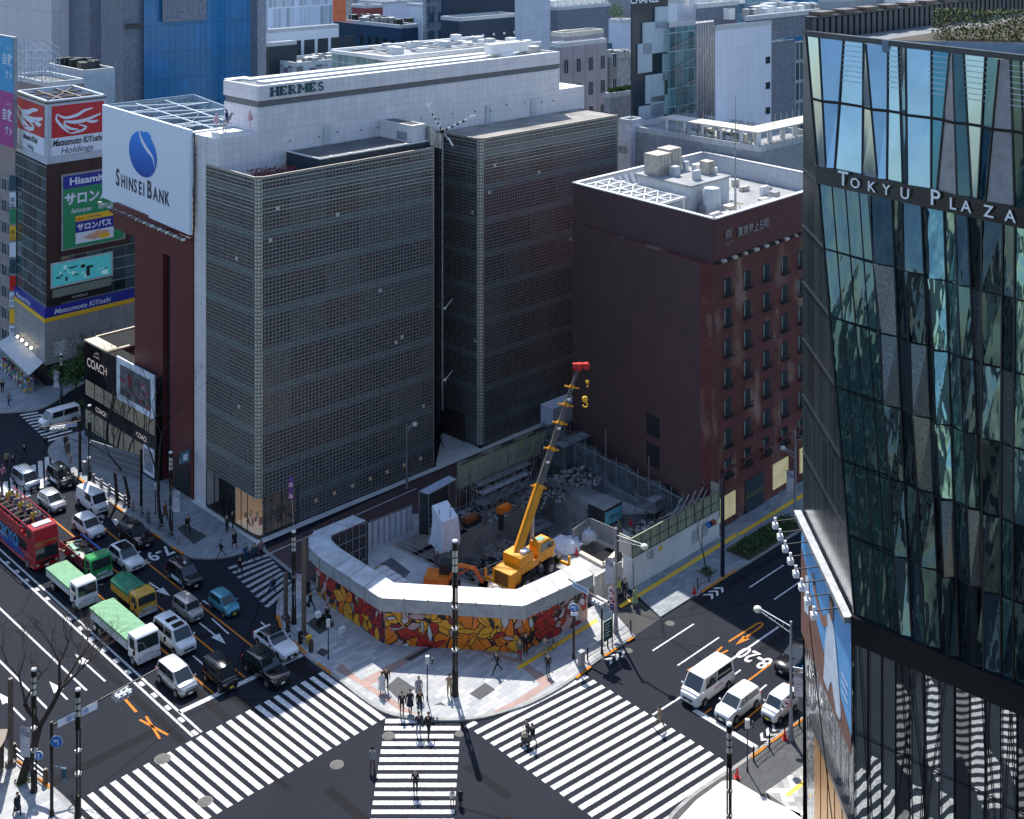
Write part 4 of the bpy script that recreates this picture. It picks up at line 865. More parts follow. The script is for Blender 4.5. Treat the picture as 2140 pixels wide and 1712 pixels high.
# white framed grid building
t,g,dl,dr,tl,tr_,zt=solid('office_building',565,70,222,556,708,[mat('white_frame',(.75,.78,.84),.7,var=.05),M['roof']],'white framed office with deep square windows right of the blue tower')
wins(t,g,dr,(-dl,6),5,1.2,3.0,2.3,zt-4.6,3.9,2.9,M['navy'],None,.08)
solid('tower_building',560,-40,238,556,695,[grid('pale_glass_fins',(.45,.55,.68),(.72,.76,.82),1.0,9,.12,.3),M['roof']],'pale glass finned block above the white framed office',parapet=False,depth=10)
t,g,dl,dr,tl,tr_,zt=solid('rooftop_hoarding',562,98,214,556,620,[M['navy'],M['darkroof']],'dark navy roof hoarding in front of the white framed office','billboard',z0=26)
t,g,dl,dr,tl,tr_,zt=solid('office_building',620,140,212,560,740,[grid('mosaic_wall',(.4,.44,.5),(.25,.28,.34),1.3,.9,.05,.05,.5,cell2=(.15,.12,.16),p2=.3),M['roof']],'low mosaic fronted building below the navy roof hoarding')
b=MB()
for k in range(10):q=g+dr*rnd.uniform(2,14)+dl*rnd.uniform(.5,5)+V(0,0,zt);b.box(q+V(0,0,.6),(1.3,1,1.2),.7)
each(b,'roof_unit',M['steel'],t)
# orange sign, red box, navy building
b=MB();o=D(697,35,262);t=thing('orange_billboard',o,'orange roof billboard near the top edge of the view','billboard');b.box(o+V(1.2,0,3),(2.8,.5,8));b.build('panel',mat('orange_sign',(.75,.17,.06),.5),t)
t=thing('lattice_mast',D(722,38,262),'small steel lattice on the roof beside the orange billboard','mast');b=MB();o=D(722,40,262)
for k in range(4):b.beam(o+V(-1.2+.8*k,0,0),o+V(-1.2+.8*k,0,5),.12);b.beam(o+V(-1.2,0,k*1.2),o+V(1.2,0,k*1.2+1.2),.1)
b.build('frame',LT,t)
NV=grid('navy_tiles',(.014,.055,.11),(.01,.04,.075),1.2,.6,.04,.04,.15,.6,dirt=.1)
t,g,dl,dr,tl,tr_,zt=solid('office_building',838,60,252,697,874,[NV,M['darkroof']],'dark navy building with small windows and cooling units on its roof')
wins(t,g,dl,(-dr,5),2,2,2.6,1.0,zt-4.2,4,1.9,M['black'])
b=MB()
for k in range(14):q=g+dl*rnd.uniform(2,tl-1)+dr*rnd.uniform(1,7)+V(0,0,zt);b.box(q+V(0,0,.7),(1.6,1.3,1.5),.7,k%2)
each(b,'roof_unit',[M['steel'],M['dark']],t)
t,g,dl,dr,tl,tr_,zt=solid('low_building',765,18,285,733,800,[mat('brick_red',(.3,.06,.06),.7),M['darkroof']],'small dark red block on the skyline behind the navy building')
t,g,dl,dr,tl,tr_,zt=solid('low_building',800,10,300,748,890,[WHT,M['roof']],'pale roofscape block with tanks behind the dark red block');b=MB()
for k in range(12):q=g+dl*rnd.uniform(1,8)+dr*rnd.uniform(1,15)+V(0,0,zt);b.box(q+V(0,0,.8),(1.5,1.2,2),.7)
each(b,'roof_unit',M['white'],t)
t,g,dl,dr,tl,tr_,zt=solid('office_building',882,16,262,847,890,[WHT,M['roof']],'white narrow building between the navy block and the pale slim tower')
t,g,dl,dr,tl,tr_,zt=solid('tower_building',890,-8,255,884,930,[grid('grey_window_wall',(.2,.25,.3),(.33,.37,.42),1.3,2.6,.3,.7,.4),M['roof']],'slim grey tower with glazed bays beside the tall navy slab')
wins(t,g,dr,(-dl,2),4,.8,2.5,1.4,zt-5.5,3.6,2.0,M['blueg'])
solid('tower_building',930,-60,246,922,1078,mat('deep_navy_wall',(.008,.03,.07),.5,var=.15,streak=.2),'tall windowless navy slab at the top centre',parapet=False,depth=20)
t,g,dl,dr,tl,tr_,zt=solid('office_building',960,45,235,921,1078,[mat('navy_lower',(.01,.03,.065),.5,var=.2),M['navy']],'low navy block with wall lamps and louvres below the tall navy slab')
wins(t,g,dr,(-dl,3),1,3,4.6,2.6,zt-6.4,4,1.1,M['lgrey'])
b=MB()
for k in range(6):b.ball(g+dr*(3+k*2.8)-dl*.3+V(0,0,zt-3),.28)
each(b,'wall_lamp',M['white'],t)
solid('tower_building',1090,-60,232,1076,1150,grid('white_tile_tower',(.5,.56,.66),(.38,.43,.52),1.9,.9,.05,.05,.05,dirt=.1),'white tiled square tower rising above the store roof',parapet=False)
t,g,dl,dr,tl,tr_,zt=solid('office_building',1165,22,262,1149,1277,[mat('slate_block',(.16,.19,.24),.7,var=.15),M['roof']],'slate grey block with steel roof frames at the top centre right');b=MB()
for k in range(8):q=g+dr*(1+k*2.3)+dl*1+V(0,0,zt);b.beam(q,q+V(0,0,2.2),.2);b.beam(q+V(0,0,2.2),q+dr*2.2+V(0,0,2.2),.18);b.box(q+dl*2+V(0,0,1),(1.6,1.6,1.8),.7)
each(b,'roof_frame',M['white'],t)
BG=grid('beige_stone',(.34,.32,.35),(.26,.24,.27),2.9,3.95,.35,.2,.06,.8,dirt=.2)
t,g,dl,dr,tl,tr_,zt=solid('office_building',1170,100,196,1149,1268,[BG,M['roof']],'beige stone office with paired windows behind the store parapet',parapet=True)
wins(t,g,dr,(-dl,5),4,.9,2.9,1.0,zt-4.2,3.95,2.2,M['cgl'],mat('stone_trim',(.45,.43,.46),.7))
t2,g2,dl2,dr2,tl2,tr2,zt2=solid('rooftop_storey',1180,78,200,1151,1262,[mat('beige_flutes',(.36,.34,.37),.8,var=.15),M['darkroof']],'set back beige top storey with a flat hatch roof above the stone office',z0=zt-.2,roof=M['cream'])
b=MB();b.lathe(g2+dr2*6+dl2*4+V(0,0,zt2),[(2.4,0),(2.4,.25),(2.0,.35)],20);b.build('roof_hatch',M['cream'],t2)
t,g,dl,dr,tl,tr_,zt=solid('office_building',1298,50,214,1272,1322,[mat('blue_white_wall',(.55,.62,.74),.7,var=.05),M['roof']],'white windowless block left of the black chequered facade');b=MB();b.prism([g+dl*2-dr*.02,g+dl*5-dr*.02,g+dl*5-dr*.08,g+dl*2-dr*.08],zt-7,zt-3.5);b.build('louvre',M['blueg'],t)
t,g,dl,dr,tl,tr_,zt=solid('low_building',1290,122,206,1268,1330,[mat('aged_concrete',(.32,.35,.37),.9,var=.4,streak=.5),M['darkroof']],'aged concrete back building with pipes below the white block');b=MB()
for k in range(6):b.tube(g-dr*.2+dl*(1+k*.9)+V(0,0,zt-14),g-dr*.2+dl*(1+k*.9)+V(0,0,zt),.1)
for k in range(8):b.box(g+dl*rnd.uniform(0,4)+dr*rnd.uniform(0,3)+V(0,0,zt+.6),(1,1,1.2),.7)
b.build('pipes',M['steel'],t)
t,g,dl,dr,tl,tr_,zt=solid('low_building',1275,205,188,1262,1330,[mat('taupe_wall',(.33,.33,.36),.8),mat('garden_soil',(.05,.08,.05),1,var=.6)],'low building with a planted roof behind the store');gm_=MB()
for k in range(400):
 q=g+dr*rnd.uniform(.5,tr_-1)+dl*rnd.uniform(.5,max(1,tl-1))+V(0,0,zt+rnd.uniform(0,1));s=.4;a=rnd.uniform(0,6.28);gm_.quad(q,q+V(math.cos(a),math.sin(a),.3)*s,q+V(math.cos(a),math.sin(a),1)*s,q+V(0,0,s))
FOL=mat('foliage_green',(.08,.17,.04),.8,var=.6,scale=3);FOL2=mat('foliage_dark',(.035,.08,.025),.8,var=.6,scale=3);tag(gm_.build('roof_garden_plants',FOL),'green shrubs planted on the low roof behind the store','shrubs',kind='stuff')
t,g,dl,dr,tl,tr_,zt=solid('low_building',1318,262,172,1292,1345,[mat('white_low',(.62,.66,.73),.7),M['roof']],'small white block between the glass store and the black chequered facade');b=MB();b.prism([g+dl*.8-dr*.02,g+dl*3.4-dr*.02,g+dl*3.4-dr*.08,g+dl*.8-dr*.08],zt-4,zt-3);b.build('wall_vent',M['grey'],t)
# round tree on a far roof
tt=thing('roof_tree',D(1288,48,230),'round green tree on a roof at the top centre right','tree');o=D(1288,46,230);b=MB();b.tube(o,o+V(0,0,1.5),.15);b.build('trunk',M['wood'],tt);b=MB()
for k in range(700):
 a=rnd.uniform(0,6.28);c=rnd.uniform(-1,1);rr=1.7*rnd.random()**.4;s=math.sqrt(1-c*c);q=o+V(rr*s*math.cos(a),rr*s*math.sin(a),1.8+rr*c*.9);e=V(rnd.uniform(-1,1),rnd.uniform(-1,1),rnd.uniform(-1,1))*.22;e2=V(rnd.uniform(-1,1),rnd.uniform(-1,1),rnd.uniform(-1,1))*.22;b.poly([q,q+e,q+e2])
b.build('crown',FOL,tt)
# black chequered facade
t,g,dl,dr,tl,tr_,zt=solid('tower_building',1322,-40,178,1318,1396,mat('chequer_black',(.012,.028,.045),.3,var=.2),'black tower facade scattered with pale rectangular light panels',parapet=False,depth=12)
fr=FR(g,dr,UP);CHP=grid('pale_perforated_panel',(.33,.43,.5),(.5,.6,.68),.18,5,.05,.05,.1)
def onface(x,y):q=meet(g,dr,x);p=g+dr*q;return q,H-(y-HZ)*p.y/F
for(x0,y0,x1,y1)in((1367,15,1394,54),(1341,48,1393,100),(1331,92,1360,145),(1383,113,1394,165),(1347,158,1386,205),(1358,203,1394,232),(1333,223,1384,282),(1320,268,1350,308)):
 a,za=onface(x0,y0);c,zc=onface(x1,y1+(x1-x0)*.15);b=MB();b.obox(g,dr,dl,a,c,-.25,-.05,zc,za);b.build('light_panel',CHP,t)
b=MB();a,za=onface(1322,8);text(b,fr,'CHANEL',1.5,a+2.6,za,.06,0,'CENTER',1.1,.02);b.build('lettering',M['signw'],t)
# stair tower, pipes, white wall, perforated corner
t,g,dl,dr,tl,tr_,zt=solid('tower_building',1398,58,182,1395,1455,[grid('teal_glass',(.1,.22,.26),(.42,.55,.58),1.5,2.7,.07,.12,.5,.15,dirt=.1),M['roof']],'teal glazed stair tower beside the black chequered facade',depth=8)
b=MB()
for k in range(7):z=zt-3-k*3.2;b.beam(g-dl*.3+dr*.3+V(0,0,z),g-dl*.3+dr*(tr_-.2)+V(0,0,z+1.4),.12);b.beam(g-dl*.3+V(0,0,z),g-dl*.3+dr*tr_+V(0,0,z),.1)
b.build('stair_rails',M['steel'],t)
t,g,dl,dr,tl,tr_,zt=solid('tower_building',1415,8,190,1394,1462,[WHT,M['roof']],'white panelled block above the teal stair tower')
t,g,dl,dr,tl,tr_,zt=solid('tower_building',1455,18,187,1454,1540,[PERF,M['roof']],'grey mesh screened roof block with air units near the top right',depth=12)
b=MB()
for k in range(14):q=g+dr*rnd.uniform(1,16)+dl*rnd.uniform(1,8)+V(0,0,zt);b.box(q+V(0,0,.9),(1.3,1.2,1.7),.7)
each(b,'roof_unit',M['white'],t)
t=thing('pipe_riser',G(1475,1000),'row of tall grey exhaust pipes bent over at the top beside the white wall','pipes');o=D(1457,52,181);dz=D(1457,52,181).z;
t.location=V(o.x,o.y,10);
for k in range(7):
 b=MB();q=V(o.x,o.y,0)+dB*(k*.62);b.tube(q+V(0,0,10),q+V(0,0,dz),.24,.24,8);b.tube(q+V(0,0,dz),q+V(.1,.8,dz+.2),.24,.24,8);b.build('pipe',M['grey'],t)
t,g,dl,dr,tl,tr_,zt=solid('tower_building',1497,64,176,1494,1612,[WHT,M['roof']],'tall plain white panelled wall building with a column of small windows',depth=10)
for y in(117,170,222,275):
 a,za=meet(g,dr,1600),D(1604,y,(g+dr*14).y).z;b=MB();b.obox(g,dr,dl,a,a+1.1,-.08,-.02,za-1,za);b.build('window',M['cgl'],t)
t,g,dl,dr,tl,tr_,zt=solid('tower_building',1612,88,187,1610,1660,[PERF,M['roof']],'grey perforated corner tower right of the white wall',depth=10,parapet=False)
solid('tower_building',1661,88,192.5,1659,1700,[grid('side_glass',(.06,.1,.12),(.3,.34,.38),1.2,3.1,.3,.5,.5,.2),M['roof']],'narrow glazed end bay behind the faceted glass building',depth=10,parapet=False)
t,g,dl,dr,tl,tr_,zt=solid('rooftop_screen',1560,44,182,1559,1712,[PERF,M['roof']],'grey mesh roof screen with units on top of the white wall building',z0=D(1560,90,182).z,depth=9)
b=MB()
for k in range(22):q=g+dr*rnd.uniform(1,24)+dl*rnd.uniform(1,8)+V(0,0,zt);b.box(q+V(0,0,.5),(1.2,1.2,1.6),.7,k%2)
b.beam(g+dr*3+dl*3+V(0,0,zt+4),g+dr*17+dl*2+V(0,0,zt+1),.35);each(b,'roof_unit',[M['white'],M['steel']],t)
t,g,dl,dr,tl,tr_,zt=solid('office_building',1745,5,240,1710,1915,[grid('grey_patch_panels',(.36,.39,.42),(.22,.24,.27),2.6,1.6,.05,.05,.06,cell2=(.22,.25,.29),p2=.35),M['roof']],'grey patch panelled building at the top right')
t,g,dl,dr,tl,tr_,zt=solid('office_building',1915,10,236,1850,2048,[mat('slate_glass',(.1,.13,.16),.4),M['white']],'slate glass block with a white sloping roof edge at the top right',roof=M['white'])
solid('office_building',2060,-10,300,1990,2300,[WHT,M['roof']],'pale hazy building in the top right corner')
for i,(xc,yt,Y,xl,xr,m_,lb)in enumerate(((640,-30,330,540,700,WHT,'far pale office block on the skyline behind the white framed office'),(1220,-20,330,1150,1330,BG,'far beige block on the skyline behind the slate roof frames'),(1560,-30,330,1450,1640,grid('far_teal',(.12,.26,.32),(.3,.4,.46),2,3,.2,.4),'far teal glazed block on the skyline at the top right'),(1680,-30,350,1640,1800,BLUEW,'far blue block on the skyline at the top right'),(870,-25,350,740,960,mat('far_grey_blue',(.2,.26,.34),.7),'far grey blue block on the skyline at the top centre'))):
 solid('far_building',xc,yt,Y,xl,xr,[m_,M['roof']],lb,parapet=False)
# ---------------- dark red brick office (right centre) ----------------
tk0=V(20.7,128.1,0);tkL=V((1196-CX)*145.3/F,145.3,0);tU=V(.695,.719,0).normalized();tV=(tkL-tk0);LV=tV.length;tV.normalize();LU=meet(tk0,tU,1760)
tk=thing('brick_office',tk0,'dark red brick office block with a plain side wall and pale rooftop plant','building')
t=NT('oxblood_brick');sp=t.uv();c=t.mix(t.ramp(t.noise(t.map(sp,(.25,.12,1)),1.1,6,.62),.52,.62),(.15,.045,.042),(.3,.19,.15));c=t.mix(t.ramp(t.noise(t.map(sp,(.5,.5,1)),.6,4),.4,.9),c,(.085,.028,.03));
br=t.n('ShaderNodeTexBrick');t.put(br.inputs['Vector'],sp);br.inputs['Scale'].default_value=1;br.inputs['Brick Width'].default_value=.5;br.inputs['Row Height'].default_value=.2;br.inputs['Mortar Size'].default_value=.015;c=t.mix(t.math('MULTIPLY',br.outputs['Fac'],.35),c,(.03,.015,.015));OXB=t.done(c,.55,0,.4)
PLN=grid('plain_purple_brown',(.1,.056,.055),(.075,.044,.045),1.8,3.3,.04,.05,.06,.6,dirt=.25);OXP=mat('oxblood_panel',(.12,.035,.037),.55,var=.2,streak=.3)
b=MB();zb=27.7;zt=32.2
P=[tk0-tU*.9+tV*.5,tk0+tU*.1,tk0+tU*LU,tk0+tU*LU+tV*LV,tkL-tU*.3,tk0-tU*.9+tV*.5]
nn=5;pts=[tk0+tU*LU,tk0+tU*LU+tV*LV,tkL,tk0-tU*1.3+tV*.9,tk0-tU*.45]
def wallq(a,c,z0,z1,mi):
 L=(c-a).length;b.quad(V(a.x,a.y,z0),V(c.x,c.y,z0),V(c.x,c.y,z1),V(a.x,a.y,z1),mi,[(0,z0),(L,z0),(L,z1),(0,z1)])
wallq(pts[4],pts[0],0,zb,0);wallq(pts[3],pts[4],0,zb,0);wallq(pts[2],pts[3],0,zb,1);wallq(pts[0],pts[1],0,zb,0);wallq(pts[1],pts[2],0,zb,0);b.poly([V(p.x,p.y,zb)for p in pts],0);b.build('wall',[OXB,PLN],tk)
b=MB();q=[tk0+tU*.1,tk0+tU*LU,tk0+tU*LU+tV*LV,tkL+tU*.1]
for i in range(4):
 a=q[i];c=q[(i+1)%4];d=(c-a).normalized();n=V(-d.y,d.x,0)*.3;b.prism([a,c,c+n,a+n],zb+.02,zt,i==3 and 1 or 0)
b.build('parapet_wall',[OXP,PLN],tk)
b=MB()
for i in range(4):
 a=q[i];c=q[(i+1)%4];d=(c-a).normalized();n=V(-d.y,d.x,0);a=a+n*.15;c=c+n*.15;b.beam(V(a.x,a.y,zt+.06),V(c.x,c.y,zt+.06),.45,.12)
b.build('parapet_coping',M['white'],tk)
b=MB()
for i in range(4):
 a=q[i];c=q[(i+1)%4];d=(c-a).normalized();n=V(-d.y,d.x,0);b.prism([a+n*.31+d*.3,c+n*.31-d*.3,c+n*.36-d*.3,a+n*.36+d*.3],30.01,zt-.05)
b.build('parapet_lining',M['lgrey'],tk)
b=MB();b.poly([V(p.x,p.y,30.0)for p in q]);b.build('roof',M['roof'],tk)
nF=tU.cross(UP).normalized();nF=nF if nF.y<0 else-nF
b=MB()
for k in range(26):u=.3+k*LU/26;b.box(tk0+tU*u+nF*.3+V(0,0,zb+.1),(rnd.uniform(.3,1),.35,.25),math.atan2(tU.y,tU.x),k%2)
each(b,'cornice_lamp',[M['black'],mat('cornice_pale',(.6,.55,.45),.5)],tk)
# windows with small balconies; each window > pane, balcony rail
def tz(x,y):u=meet(tk0,tU,x);return u,H-(y-HZ)*(tk0+tU*u).y/F
WF=mat('window_reveal',(.25,.3,.27),.5);nwin=0
for c,xc in enumerate((1520,1561,1601,1639,1674)):
 u,_=tz(xc,600);_,zz=tz(1520,594)
 for r_ in range(8):
  z=zz-.3-r_*3.13
  if z<3.6:continue
  q_=tk0+tU*u+nF*.02;b=MB();b.obox(q_,tU,nF,-.62,.62,-.25,.03,z-.75,z+.95,0);wo=b.build('window',M['cgl'],tk)
  b=MB();b.obox(q_,tU,nF,-.62,-.44,.02,.05,z-.6,z+.85);b.build('blind',WF,wo)
  b=MB();b.obox(q_,tU,nF,-.7,.7,.04,.4,z-.95,z-.85)
  for s_ in range(8):b.beam(q_+tU*(-.66+s_*.19)+nF*.38+V(0,0,z-.85),q_+tU*(-.66+s_*.19)+nF*.38+V(0,0,z-.35),.035)
  b.beam(q_+tU*-.7+nF*.38+V(0,0,z-.32),q_+tU*.7+nF*.38+V(0,0,z-.32),.06);b.build('balcony',M['dark'],wo)
b=MB()
for k in range(5):
 u,_=tz((1520,1561,1601,1639,1674)[k],1000)
 for z in(5.0,5.9):b.obox(tk0+nF*.02,tU,nF,u-1.1,u+1.1,0,.2+.1*(z>5.5),z,z+.25)
each(b,'string_course',OXP,tk)
for(u0,u1,z0_,z1_,m_)in((.8,3.7,.9,3.3,'lit'),(5.6,9.0,.15,3.6,'door'),(11.0,14.0,.9,3.6,'lit'),(16.5,19,.9,3.6,'lit')):
 b=MB();b.obox(tk0+nF*.02,tU,nF,u0,u1,-.1,.1,z0_,z1_);b.build('shop_window',mat('lit_shop_window',(.55,.5,.28),.4,var=.5,scale=.8,emit=.25)if m_=='lit' else M['cgl'],tk)
lf=FR(tk0+nF*.03,tU,UP);b=MB();u,z=tz(1540,487);text(b,lf,'東京海上日動',1.12,u,z-.35,.1,0,'LEFT',.9,.03);u,z=tz(1521,490)
for k in range(4):cv=curve2([(u-.45+k*.28,z-.35),(u-.5+k*.3,z+.15),(u-.25+k*.25,z+.55)],5);stroke(b,lf,cv,.15,.1)
text(b,lf,'TOKIOMARINE',.26,u,z-.85,.1,0,'CENTER',1.1);text(b,lf,'NICHIDO',.22,u,z-1.15,.1,0,'CENTER',1.1);b.build('lettering',M['steel'],tk)
for(x0_,y0_,x1_,y1_)in((1352,862,1378,905),(1352,922,1378,968),(1391,1010,1418,1055)):
 Lw=LV;c0=tkL+(tk0-tU*1.3+tV*.9-tkL)*0;dd=(tk0-tU*1.3+tV*.9-tkL).normalized();ua=meet(tkL,dd,x0_);ub=meet(tkL,dd,x1_);pm=tkL+dd*ua;za=H-(y0_-HZ)*pm.y/F;zc=H-(y1_-HZ)*pm.y/F;nx=V(dd.y,-dd.x,0);nx=nx if nx.x<0 else-nx
 b=MB();b.prism([tkL+dd*ua+nx*.02,tkL+dd*ub+nx*.02,tkL+dd*ub+nx*.06,tkL+dd*ua+nx*.06],zc,za);b.build('side_window',mat('side_window_glass',(.03,.03,.04),.2,var=.3),tk)
# roof plant on the brick office
def rp(u,v,z=30.0):return tk0+tU*u+tV*v+V(0,0,z)
b=MB()
for i in range(7):b.beam(rp(.8,9+i*2.0,31.9),rp(6.4,9+i*2.0,31.9),.24)
for i in range(6):
 for j in range(2):
  b.beam(rp(.8+j*2.5,9+i*2,31.9),rp(3.3+j*2.5,11+i*2,31.9),.12);b.beam(rp(3.3+j*2.5,9+i*2,31.9),rp(.8+j*2.5,11+i*2,31.9),.12)
for u in(.8,3.3,5.8):b.beam(rp(u,9,31.9),rp(u,21,31.9),.18)
for v in(9,13,17,21):b.beam(rp(5.8,v),rp(5.8,v,31.9),.2)
b.build('roof_truss',M['white'],tk)
b=MB()
for k in range(9):b.box(rp(.6+k*.0,10+k*1.25,31.5)+tU*(1.0)*0,(.1,.6,.6),0)
for k in range(10):b.add([rp(1+k*1.15,LV-.35,31.2),rp(1.6+k*1.15,LV-.35,31.2),rp(1.6+k*1.15,LV-1.0,30.9),rp(1+k*1.15,LV-1.0,30.9),rp(1+k*1.15,LV-.35,31.9),rp(1.6+k*1.15,LV-.35,31.9)],[(0,1,5,4),(3,2,5,4),(0,4,3),(1,2,5)])
each(b,'parapet_buttress',M['white'],tk)
b=MB();b.obox(rp(0,0,0),tU,tV,6.5,14,8.5,17,30,33.0);b.build('penthouse',M['lgrey'],tk)
b=MB();b.obox(rp(0,0,0),tU,tV,6.3,14.2,8.3,17.2,33.01,33.2);b.build('penthouse_roof',M['roof'],tk)
for k in range(34):
 u,v=rnd.choice(((rnd.uniform(1,5.5),rnd.uniform(1,8)),(rnd.uniform(15,22),rnd.uniform(2,20)),(rnd.uniform(7,14),rnd.uniform(3.6,8)),(rnd.uniform(7,13.5),rnd.uniform(9,14))));z_=33.2 if 6.5<u<14 and v>8.6 else 30;b=MB();b.obox(rp(0,0,0),tU,tV,u,u+rnd.uniform(.4,1.5),v,v+rnd.uniform(.4,1.2),z_,z_+rnd.uniform(.4,1.3));b.build('roof_unit',M[('lgrey','cream','steel','white')[k%4]],tk)
for(u,v,su,sv,sz,zz,nm)in((8.3,15.2,2.6,2.2,2.4,33.2,'cooling_tank'),(11,15.6,2.4,2.0,2.6,33.2,'cooling_tank'),(12.8,11,1.3,1.3,1.5,33.2,'cooling_tank'),(3,6.4,1.4,3.0,1.0,30,'duct_box'),(2.0,5.0,1.0,1.6,.7,30,'duct_box')):
 b=MB();b.obox(rp(0,0,0),tU,tV,u-su/2,u+su/2,v-sv/2,v+sv/2,zz,zz+sz)
 for k in range(5):uu=u-su/2+su*k/4;b.beam(rp(uu,v-sv/2-.03,zz),rp(uu,v-sv/2-.03,zz+sz),.06)
 b.build(nm,mat('aged_cream_tank',(.5,.46,.4),.7,var=.3,streak=.5),tk,bevel=.05)
b=MB();b.lathe(rp(8.6,7.0),[(1.0,0),(1.0,2.6),(.85,2.9)],16);b.build('round_tank',M['lgrey'],tk)
b=MB();b.obox(rp(0,0,0),tU,tV,8.4,16,1.2,3.4,30,31.3);b.build('roof_canopy',M['steel'],tk)
b=MB()
for k in range(13):b.path([rp(1.5+k*.2,1.2+k*.3,30.6),rp(6+k*.6,1.0+k*.35,30.6),rp(8+k*.4,5+k*.2,30.7)],.09,6)
b.path([rp(3.2,3.5,30.3),rp(3.4,3.2,31.2),rp(4.6,2.8,31.4),rp(5.4,1.6,30.6)],.45,10)
b.build('roof_pipes',M['cream'],tk)
b=MB()
for k in range(30):u=.6+k*.62;b.beam(rp(u,.7),rp(u,.7,31.2),.06)
b.beam(rp(.6,.7,31.2),rp(18,.7,31.2),.06);b.build('roof_rail',M['steel'],tk)
b=MB();o=rp(9.5,4.2);b.tube(o,o+V(0,0,6),.14,.1);b.tube(o+V(0,0,6),o+V(0,0,13.5),.07,.03);b.build('lightning_mast',M['steel'],tk)
# roof of the neighbour behind with walkway frame
t,g,dl,dr,tl,tr_,zt2=solid('low_building',1590,318,158,1300,1720,[mat('grey_back_wall',(.3,.33,.36),.8),M['roof']],'pale roofed neighbour with parapet walkway and air conditioners behind the brick office')
b=MB()
for k in range(40):
 q_=g+dl*rnd.uniform(5,14)+dr*rnd.uniform(1,6)+V(0,0,zt2);b.box(q_+V(0,0,.6),(.9,.5,1.1),.78,k%2)
each(b,'air_conditioner',[M['cream'],M['lgrey']],t)
b=MB()
for k in range(16):b.beam(g+dl*(.5+k*.9)-dr*.3+V(0,0,zt2),g+dl*(.5+k*.9)-dr*.3+V(0,0,zt2+1.1),.06);b.beam(g+dr*(.5+k*.9)-dl*.3+V(0,0,zt2),g+dr*(.5+k*.9)-dl*.3+V(0,0,zt2+1.1),.06)
b.beam(g-dr*.3+V(0,0,zt2+1.1),g+dl*15-dr*.3+V(0,0,zt2+1.1),.07);b.beam(g-dl*.3+V(0,0,zt2+1.1),g+dr*15-dl*.3+V(0,0,zt2+1.1),.07);b.build('roof_rail',M['steel'],t)
b=MB()
for k in range(6):
 for j in range(2):p=g+dr*(1.0+k*3)+dl*(1.2+j*2.4);b.beam(p+V(0,0,zt2),p+V(0,0,zt2+2.1),.3);p=g+dl*(1.0+k*3)+dr*(1.2+j*2.4);b.beam(p+V(0,0,zt2),p+V(0,0,zt2+2.1),.3)
each(b,'walkway_column',M['white'],t)
b=MB();b.obox(g,dr,dl,.6,17,.8,4,zt2+2.12,zt2+2.3);b.obox(g,dl,dr,4.05,17,.8,4,zt2+2.12,zt2+2.3);b.build('walkway_deck',M['cream'],t)
b=MB()
for k in range(12):
 for o_,a_,c_ in((1.4,dr,dl),(4.6,dl,dr)):p=g+a_*(.8+k*1.4)+c_*4+V(0,0,zt2+2.3);b.beam(p,p+V(0,0,1),.05)
b.build('walkway_rail',M['steel'],t)
# ---------------- faceted glass building on the right ----------------
def KZ(z):
 if z>=46.7:return V(20,81.7+(z-46.7)*.38,0)
 if z>=22.7:return V(20,81.7-(46.7-z)*.3625,0)
 return V(20,73,0)
def RZ(z):
 a=V(29,70.9,0);b=V(28.5,70.3,0);c=V(27.2,66.4,0)
 if z>=46.7:return b.lerp(a,(z-46.7)/8.7)
 if z>=22.7:return c.lerp(b,(z-22.7)/24)
 return c
def FS(s,z,out=0.0):
 k=KZ(z);r=RZ(z);d=(r-k);p=k+d*s;n=V(d.y,-d.x,0).normalized();n=n if n.y<0 else-n
 return V(p.x,p.y,z)+n*out
tp=thing('glass_building',V(20,73,0),'large dark faceted glass building on the right reading TOKYU PLAZA','building')
def gl2(name,refl,rough=.02,wob=.0,bc=None,sc=.5):
 t=NT(name);o=t.obj();c=t.mix(t.noise(o,.4,2),tuple(k*.75 for k in refl),tuple(k*1.25 for k in refl));t.done(c,rough,.85,.8)
 if wob:t.done(bump=t.noise(t.map(o,(1,1,.22)),sc,2,.4),bs=wob,bd=.3)
 return t.m
RIP=gl2('rippled_teal_reflection',(.15,.27,.27),.03,.6,sc=1.3)  # teal tint paints the mirrored teal building into these glass columns
GD=[gl2('mirror_glass_dark',(.03,.05,.06),.03,.5,sc=1.2),gl2('mirror_glass_teal',(.045,.085,.095),.03,.45,sc=.8),gl2('mirror_glass_mid',(.07,.12,.14),.03,.45,sc=1.0),gl2('mirror_glass_blue',(.13,.24,.31),.04,.08)]
t=NT('fretwork_panel');uvn=t.map(t.uv(),(4.5,4.5,1));vo=t.n('ShaderNodeTexVoronoi',feature='DISTANCE_TO_EDGE');t.put(vo.inputs['Vector'],uvn);vo.inputs['Scale'].default_value=1.6
FRET=t.done(t.mix(t.math('LESS_THAN',vo.outputs['Distance'],.09),(.035,.045,.05),(.1,.11,.11)),.15,.4,.8)
DKM=mat('bronze_black_frame',(.012,.014,.017),.3,.4,var=.2)
SKYP=gl2('upper_glass_pale',(.26,.38,.46),.1,.1)
levels=[22.9+3.88*k for k in range(7)]
smax=1.75;N=15;R2=random.Random(11)
base=[];s=.0
wd=[.28]+[R2.choice((.035,.05,.06,.075))for _ in range(25)]
for k in range(26):base.append(s);s+=wd[k]
base=[x/s*smax for x in base]+[smax]
NC=len(base)-1
lean=[0]+[R2.uniform(-.03,.03)for _ in range(NC-1)]+[0]
outo=[0]+[R2.choice((.1,.4,.6))if i%2 else 0 for i in range(1,NC)]+[0]
def sb_(i,z):return base[i]+lean[i]*(z-35)/12+(0 if i in(0,)else.0)
